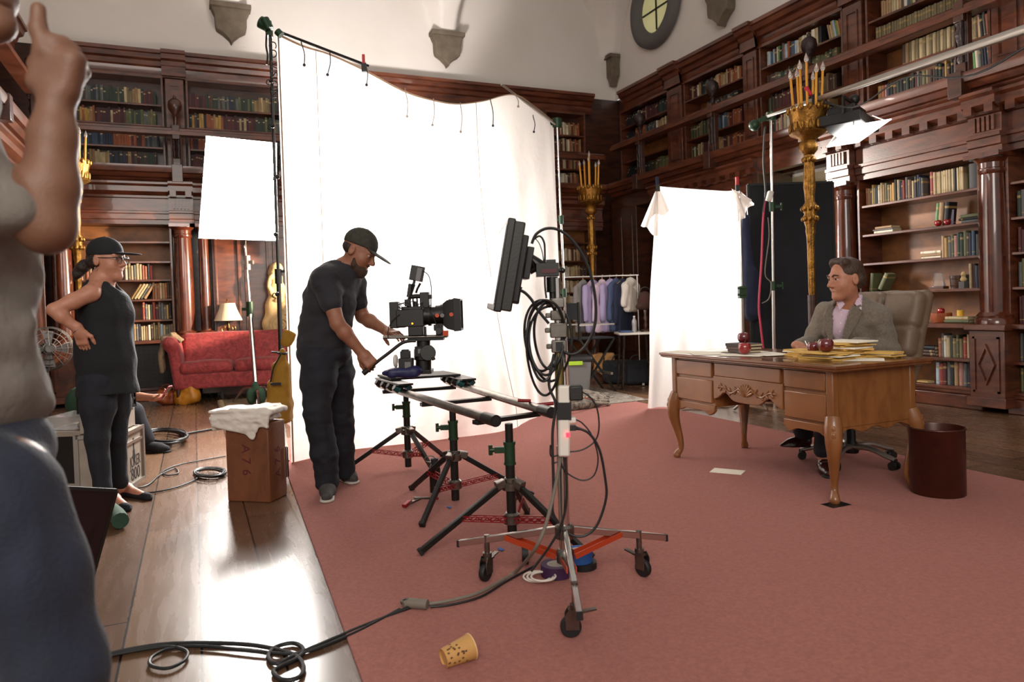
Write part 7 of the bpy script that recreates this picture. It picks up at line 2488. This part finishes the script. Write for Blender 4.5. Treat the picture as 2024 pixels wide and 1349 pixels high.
tag(MB().tube(floorpath([(250, 969), (290, 960), (315, 940), (345, 927), (352, 936), (330, 940), (322, 932), (350, 920), (390, 912), (446, 902)]), .0055, 7).build('thin_cable', CABLE), 'thin cable with one small loop crossing the floor to the wooden box', 'cable')
tag(MB().tube(floorpath([(262, 975), (300, 974), (340, 966), (375, 954), (392, 944)]), .006, 7).build('thin_cable', CABLE), 'thin cable from the stencilled case to the small neat coil', 'cable')
tag(MB().tube(floorpath([(368, 858), (395, 853), (440, 846), (520, 838)], .014), .011, 8).build('thick_cable', CABLE), 'thick cable running straight from the cable heap past the upright box', 'cable')
# fan behind the cropped man
c = at(96, 690, 6.6)
fn = thing('floor_fan', 'metal cage fan on a stand half hidden behind the grey shirt', 'fan', V3(c[0], c[1], 0))
ax_ = unit(-EYD + EX * .9)
mb = MB()
for r_ in (.05, .1, .15, .19, .2):
    mb.torus(c + ax_ * (.05 - .25 * r_), ax_, r_, .004, 28, 5)
a_, b_, _x = basis(ax_)
for k_ in range(20):
    t_ = k_ * 2 * PI / 20
    d = a_ * math.cos(t_) + b_ * math.sin(t_)
    mb.tube([c + ax_ * .045 + d * .03, c + ax_ * .02 + d * .13, c + d * .2, c - ax_ * .06 + d * .19], .0025, 5)
mb.torus(c - ax_ * .06, ax_, .19, .004, 28, 5)
mb.build('cage', STEEL, fn)
mb = MB()
for k_ in range(4):
    t_ = k_ * PI / 2
    d = a_ * math.cos(t_) + b_ * math.sin(t_)
    e = np.cross(ax_, d)
    mb.prism([(.03, -.02), (.16, -.05), (.17, .05), (.03, .02)], c, d, unit(e + ax_ * .35), ax_ * .004)
mb.cyl(c - ax_ * .03, c + ax_ * .03, .035)
mb.build('blade', GREY_P, fn)
MB().cyl(c - ax_ * .05, c - ax_ * .16, .06, .05).build('motor', BLACKP, fn)
g0 = V3(c[0], c[1], 0) - ax_ * .1
MB().cyl(g0, V3(g0[0], g0[1], c[2] - .03), .014).cyl(g0, g0 + Z * .02, .16, n=24).build('stand', BLACKM, fn)

# ------------------------------------------------------------------ clothes rail corner
rk = thing('clothes_rail', 'chrome clothes rail hung with shirts in the room corner', 'clothes rail', at(1185, 740, 10.3))
r0, r1 = at(1112, 549, 10.25), at(1262, 544, 10.25)
MB().tube([r0, r1], .014, 10).build('rail', CHROME, rk)
for p in (r0 + EX * .02, r1 - EX * .02):
    MB().tube([V3(p[0], p[1], .02), p], .014, 10).build('upright', CHROME, rk)
    MB().bar(V3(p[0], p[1], .03) - EYD * .25, V3(p[0], p[1], .03) + EYD * .25, .03).build('foot', CHROME, rk)
HANG = M('wooden_hanger', 'c39a5c', .5)
def garment(x, col, label, name='hanging_shirt', L=.72, w=.045, hw=.2, cat='shirt'):
    """seen mostly edge-on, hanging from the rail at picture position x"""
    p = r0 + (r1 - r0) * ((x - 1112) / 150)
    wd = unit(EYD * .8 + EX * .6)
    t = thing(name, label, cat, p - Z * (L + .1), 'clothes on the rail')
    top_ = p - Z * .07
    R = np.stack([unit(np.cross(wd, Z)), wd, Z], 1)
    s = SDF(.01)
    s.chain([top_ - wd * hw * .95 - Z * .09, top_ - Z * .02, top_ + wd * hw * .95 - Z * .09], [w * .9, w, w * .9], .03)
    s.box(top_ - Z * (.1 + (L - .1) / 2), (w, hw, (L - .1) / 2), R, w * .8, .05)
    for sg in (-1, 1):
        s.chain([top_ + wd * sg * hw - Z * .1, top_ + wd * sg * hw * 1.2 - Z * (L * .75)], [w * .9, w * .7], .03)
    s.wrinkle(.015, (13, 13, 5))
    s.build('cloth', col, t)
    MB().tube([top_ - wd * hw * .8 - Z * .05, top_ + Z * .01, top_ + wd * hw * .8 - Z * .05], .009, 6).tube(smooth_path([top_, top_ + Z * .035, p + Z * .018, p + EX * .02 + Z * .005], 4), .004, 6).build('hanger', HANG, t)
SHP = M('purple_shirt_cloth', 'a093b6', .85, bump=.2, bsc=30)
SHD = M('denim_blue_cloth', '45506e', .9)
garment(1152, M('pale_grey_cloth', '7d7876', .9), 'pale grey shirt at the sheet end of the clothes rail', w=.04)
garment(1172, SHP, 'lilac shirt hanging first of the three lilac ones on the rail')
garment(1190, SHIRT_P, 'pale lilac shirt hanging in the middle of the rail')
garment(1205, SHP, 'lilac shirt hanging next to the blue denim one')
garment(1218, SHD, 'blue denim shirt hanging on the rail beside the dark jacket')
garment(1230, NAVY, 'dark jacket hanging between the blue denim shirt and the white tee', L=.8)
garment(1246, CLOTHW, 'white tee shirt hanging at the end of the clothes rail', 'hanging_tee', L=.45, w=.06, hw=.17)
dcx = at(1170, 760, 9.6)
dcx[2] = 0
dr = thing('folding_chair', 'black folding director chair before the clothes rail', 'chair', dcx)
fx, fy = unit(EX * .9 + EYD * .3), unit(EYD * .9 - EX * .3)
for sg in (-1, 1):
    o = dcx + fy * sg * .2
    MB().bar(o - fx * .25 + Z * .01, o + fx * .25 + Z * .72, .025).build('leg', BLACKM, dr)
    MB().bar(o + fx * .25 + Z * .01, o - fx * .25 + Z * .72, .025).build('leg', BLACKM, dr)
    MB().bar(o - fx * .25 + Z * .9, o + fx * .25 + Z * .9, .04, .02).build('armrest', ALU, dr)
    MB().bar(o - fx * .25 + Z * .7, o - fx * .25 + Z * 1.2, .025).build('back_post', BLACKM, dr)
MB().bar(dcx - fx * .25 + Z * .2 - fy * .2, dcx - fx * .25 + Z * .2 + fy * .2, .03).bar(dcx + fx * .2 + Z * .25 - fy * .2, dcx + fx * .2 + Z * .25 + fy * .2, .03).build('foot_rest', ALU, dr)
MB().box(dcx + Z * .72, (.5, .42, .025), np.stack([fx, fy, Z], 1)).build('seat', FLAGM, dr, bevel=.008)
MB().box(dcx - fx * .25 + Z * 1.08, (.02, .42, .22), np.stack([fx, fy, Z], 1)).build('backrest', FLAGM, dr, bevel=.006)
mt = at(1256, 700, 9.85)
mt[2] = 0
tt = thing('folding_table', 'pale folding table with a water bottle and a hat stand, beside the glowing cloth', 'table', mt)
MB().box(mt + Z * .755, (.5, .5, .03), VR).build('top', WHITE_P, tt, bevel=.006)
for a in (-1, 1):
    for b in (-1, 1):
        MB().bar(mt + EX * a * .22 + EYD * b * .2 + Z * .01, mt + EX * a * .18 + EYD * b * .2 + Z * .74, .022).build('leg', STEEL, tt)
c = mt + Z * .7705 + EX * -.02 - EYD * .1
wb2 = thing('plastic_bottle', 'clear plastic water bottle on the pale folding table', 'bottle', c)
MB().lathe([(.001, 0), (.032, 0), (.034, .02), (.03, .08), (.034, .1), (.034, .15), (.014, .19), (.014, .205), (.001, .205)], c, n=20).build('body', M('frosted_bottle', 'b9b6b4', .25, trans=.4), wb2)
MB().cyl(c + Z * .203, c + Z * .22, .016).build('cap', WHITE_P, wb2)
c = mt + Z * .7705 + EX * .15
hs = thing('hat_stand', 'turned dark wood stand holding a brown cap on the folding table', 'hat stand', c)
MB().lathe([(.001, 0), (.07, 0), (.07, .02), (.02, .04), (.03, .09), (.018, .13), (.032, .18), (.018, .23), (.028, .28), (.015, .32), (.001, .33)], c, n=20).build('stem', WOOD_D, hs)
tag(SDF(.01).ell(c + Z * .42, (.1, .1, .13), VR).ell(c + Z * .34 - EX * .08, (.05, .06, .04), VR, k=.03).build('brown_cap', M('brown_felt', '3d2219', .9)), 'brown cap resting on the turned stand beside the glowing cloth', 'cap')
MB().tube(smooth_path([c + Z * .33 - EX * .07, c + Z * .56 - EX * .06, c + Z * .6 + EX * .03, c + Z * .5 + EX * .12], 6), .008, 6).build('wire_hoop', BLACKM, hs)
c = mt + Z * .7705 - EX * .14 + EYD * -.05
tag(MB().box(c + Z * .012, (.16, .2, .022), VR).build('folded_cloth', M('blue_cloth', '4a5c86', .9), bevel=.006), 'folded blue cloth on the pale folding table', 'cloth')
for i, (x, d, m_, l) in enumerate(((1258, 10.3, FLAGM, 'black kit bag on the floor under the folding table'), (1222, 10.5, FLAGM, 'black kit bag on the floor beside the director chair'))):
    c = at(x, 740, d)
    c[2] = 0
    t = thing('kit_bag', l, 'bag', c)
    SDF(.012).box(c + Z * .17, (.22, .17, .17), VR, .08).wrinkle(.015, 8).cut(c + Z * .002, -Z).build('body', m_, t)
    MB().tube(smooth_path([c + Z * .3 - EX * .1, c + Z * .4 - EX * .05, c + Z * .4 + EX * .05, c + Z * .3 + EX * .1], 4), .012, 6).build('handle', RUBBER, t)
for x, l in ((1183, 'tan paper sack behind the director chair'), (1205, 'tan paper sack next to the black kit bag')):
    c = at(x, 735, 10.65)
    c[2] = 0
    tag(SDF(.01).box(c + Z * .22, (.08, .07, .22), VR, .03).wrinkle(.01, 12).cut(c + Z * .002, -Z).build('paper_sack', M('kraft_paper', 'b58650', .8)), l, 'sack')
c = at(1136, 780, 9.25)
c[2] = 0
bn2 = thing('storage_bin', 'grey plastic storage bin with lime handle clips behind the far stand', 'bin', c)
R6 = lambda z, k_: np.array([c + EX * a * .2 * k_ + EYD * b * .26 * k_ + Z * z for a, b in ((-1, -1), (1, -1), (1, 1), (-1, 1))])
MB().rings([R6(.002, .82), R6(.46, 1.0)]).build('tub', GREY_P, bn2, bevel=.02)
MB().rings([R6(.461, 1.06), R6(.5, 1.06), R6(.52, .96)]).build('lid', BLACKP, bn2, bevel=.008)
MB().box(c + Z * .44 - EYD * .265, (.18, .03, .05), VR).build('clip', LIME, bn2, bevel=.006)

# ------------------------------------------------------------------ gilt candelabra
def candelabrum(base, H, k_, label, n=7, drop=.0, pz=1.0):
    """tall gilt torchere: dark foot, tapering acanthus stem, knops, crown cup and a ring of candles; H = rim height"""
    c = V3(base[0], base[1], 0)
    t = thing('candelabrum', label, 'candelabrum', c, 'gilt candelabra')
    MB().lathe([(.001, 0), (.2, 0), (.2, .05), (.12, .1), (.06, .16), (.045, .2)], c, n=28).build('foot', WOOD_D, t)
    zg = H * .45
    MB().lathe([(.035, .2), (.035, zg)], c, n=16).build('lower_pole', WOOD_D, t)
    S = [(.03, zg), (.034, zg + .03), (.036, H * .6), (.04, H * .64), (.048, H * .655), (.046, H * .67), (.066, H * .69), (.074, H * .7), (.056, H * .712), (.08, H * .728), (.07, H * .738), (.046, H * .75), (.05, H * .775), (.058, H * .8), (.054, H * .85), (.046, H * .88), (.056, H * .887), (.05, H * .90)]
    mb = MB().lathe([(a * k_, b) for a, b in S], c, n=28, fl=.09, flk=7)
    for j in range(8):
        a = j * PI / 4
        d = V3(math.cos(a), math.sin(a), 0)
        for zz, rr in ((H * .695, .07), (H * .728, .076), (H * .885, .054)):
            mb.sph(c + d * rr * k_ + Z * zz, np.array((.026, .02, .03)) * k_, 8, 6)
    mb.build('stem', GILT, t, sharp=60)
    B = [(.05, H * .90), (.09, H * .915), (.1, H * .93), (.075, H * .945), (.1, H * .955), (.17, H * .965), (.19, H * .97), (.175, H * .975), (.155, H * .98), (.165, H * .995), (.18, H * 1.02), (.2, H * 1.045), (.19, H * 1.045), (.165, H * 1.02), (.05, H * 1.0), (.001, H * 1.0)]
    mb = MB().lathe([(a * k_, b) for a, b in B], c, n=40, fl=.03, flk=14)
    for j in range(14):
        a = j * 2 * PI / 14
        d = V3(math.cos(a), math.sin(a), 0)
        mb.sph(c + d * .2 * k_ + Z * H * 1.045, np.array((.028, .02, .034)) * k_, 8, 6, np.stack([np.cross(Z, d), d, Z], 1))
        mb.sph(c + d * .185 * k_ + Z * H * .99, np.array((.02, .012, .05)) * k_, 8, 6, np.stack([np.cross(Z, d), d, Z], 1))
    mb.build('crown_cup', GILT, t, sharp=60)
    for j in range(n):
        if j == n - 1:
            d, r_, hh_ = V3(0, 0, 0), 0, .66
        else:
            a = .35 + j * 2 * PI / (n - 1)
            d, r_, hh_ = V3(math.cos(a), math.sin(a), 0), .13, .5 + .05 * (j % 2)
        p0 = c + d * r_ * k_ + Z * H * 1.0
        p1 = c + d * (r_ + .03) * k_ + Z * (H * 1.0 + hh_ * k_)
        cd = MB().tube([p0, p1], [.016 * k_, .0125 * k_], 12).build('candle', CANDLE, t)
        ax = unit(p1 - p0)
        MB().lathe([(.001, -.01), (.014, 0), (.019, .02), (.016, .04), (.006, .065), (.001, .08)], p1, ax, n=14).build('bulb', BULB, cd)
    return t
candelabrum(at(1606, 620, 6.2), 2.66, .8, 'gilt candelabrum with seven tall candles standing behind the seated man')
candelabrum(at(1172, 560, 10.6), 2.74, .9, 'gilt candelabrum with tall candles in the corner behind the clothes rail', 6)
candelabrum(at(155, 560, 8.7), 2.95, .9, 'gilt candelabrum half hidden behind the raised forearm', 6)
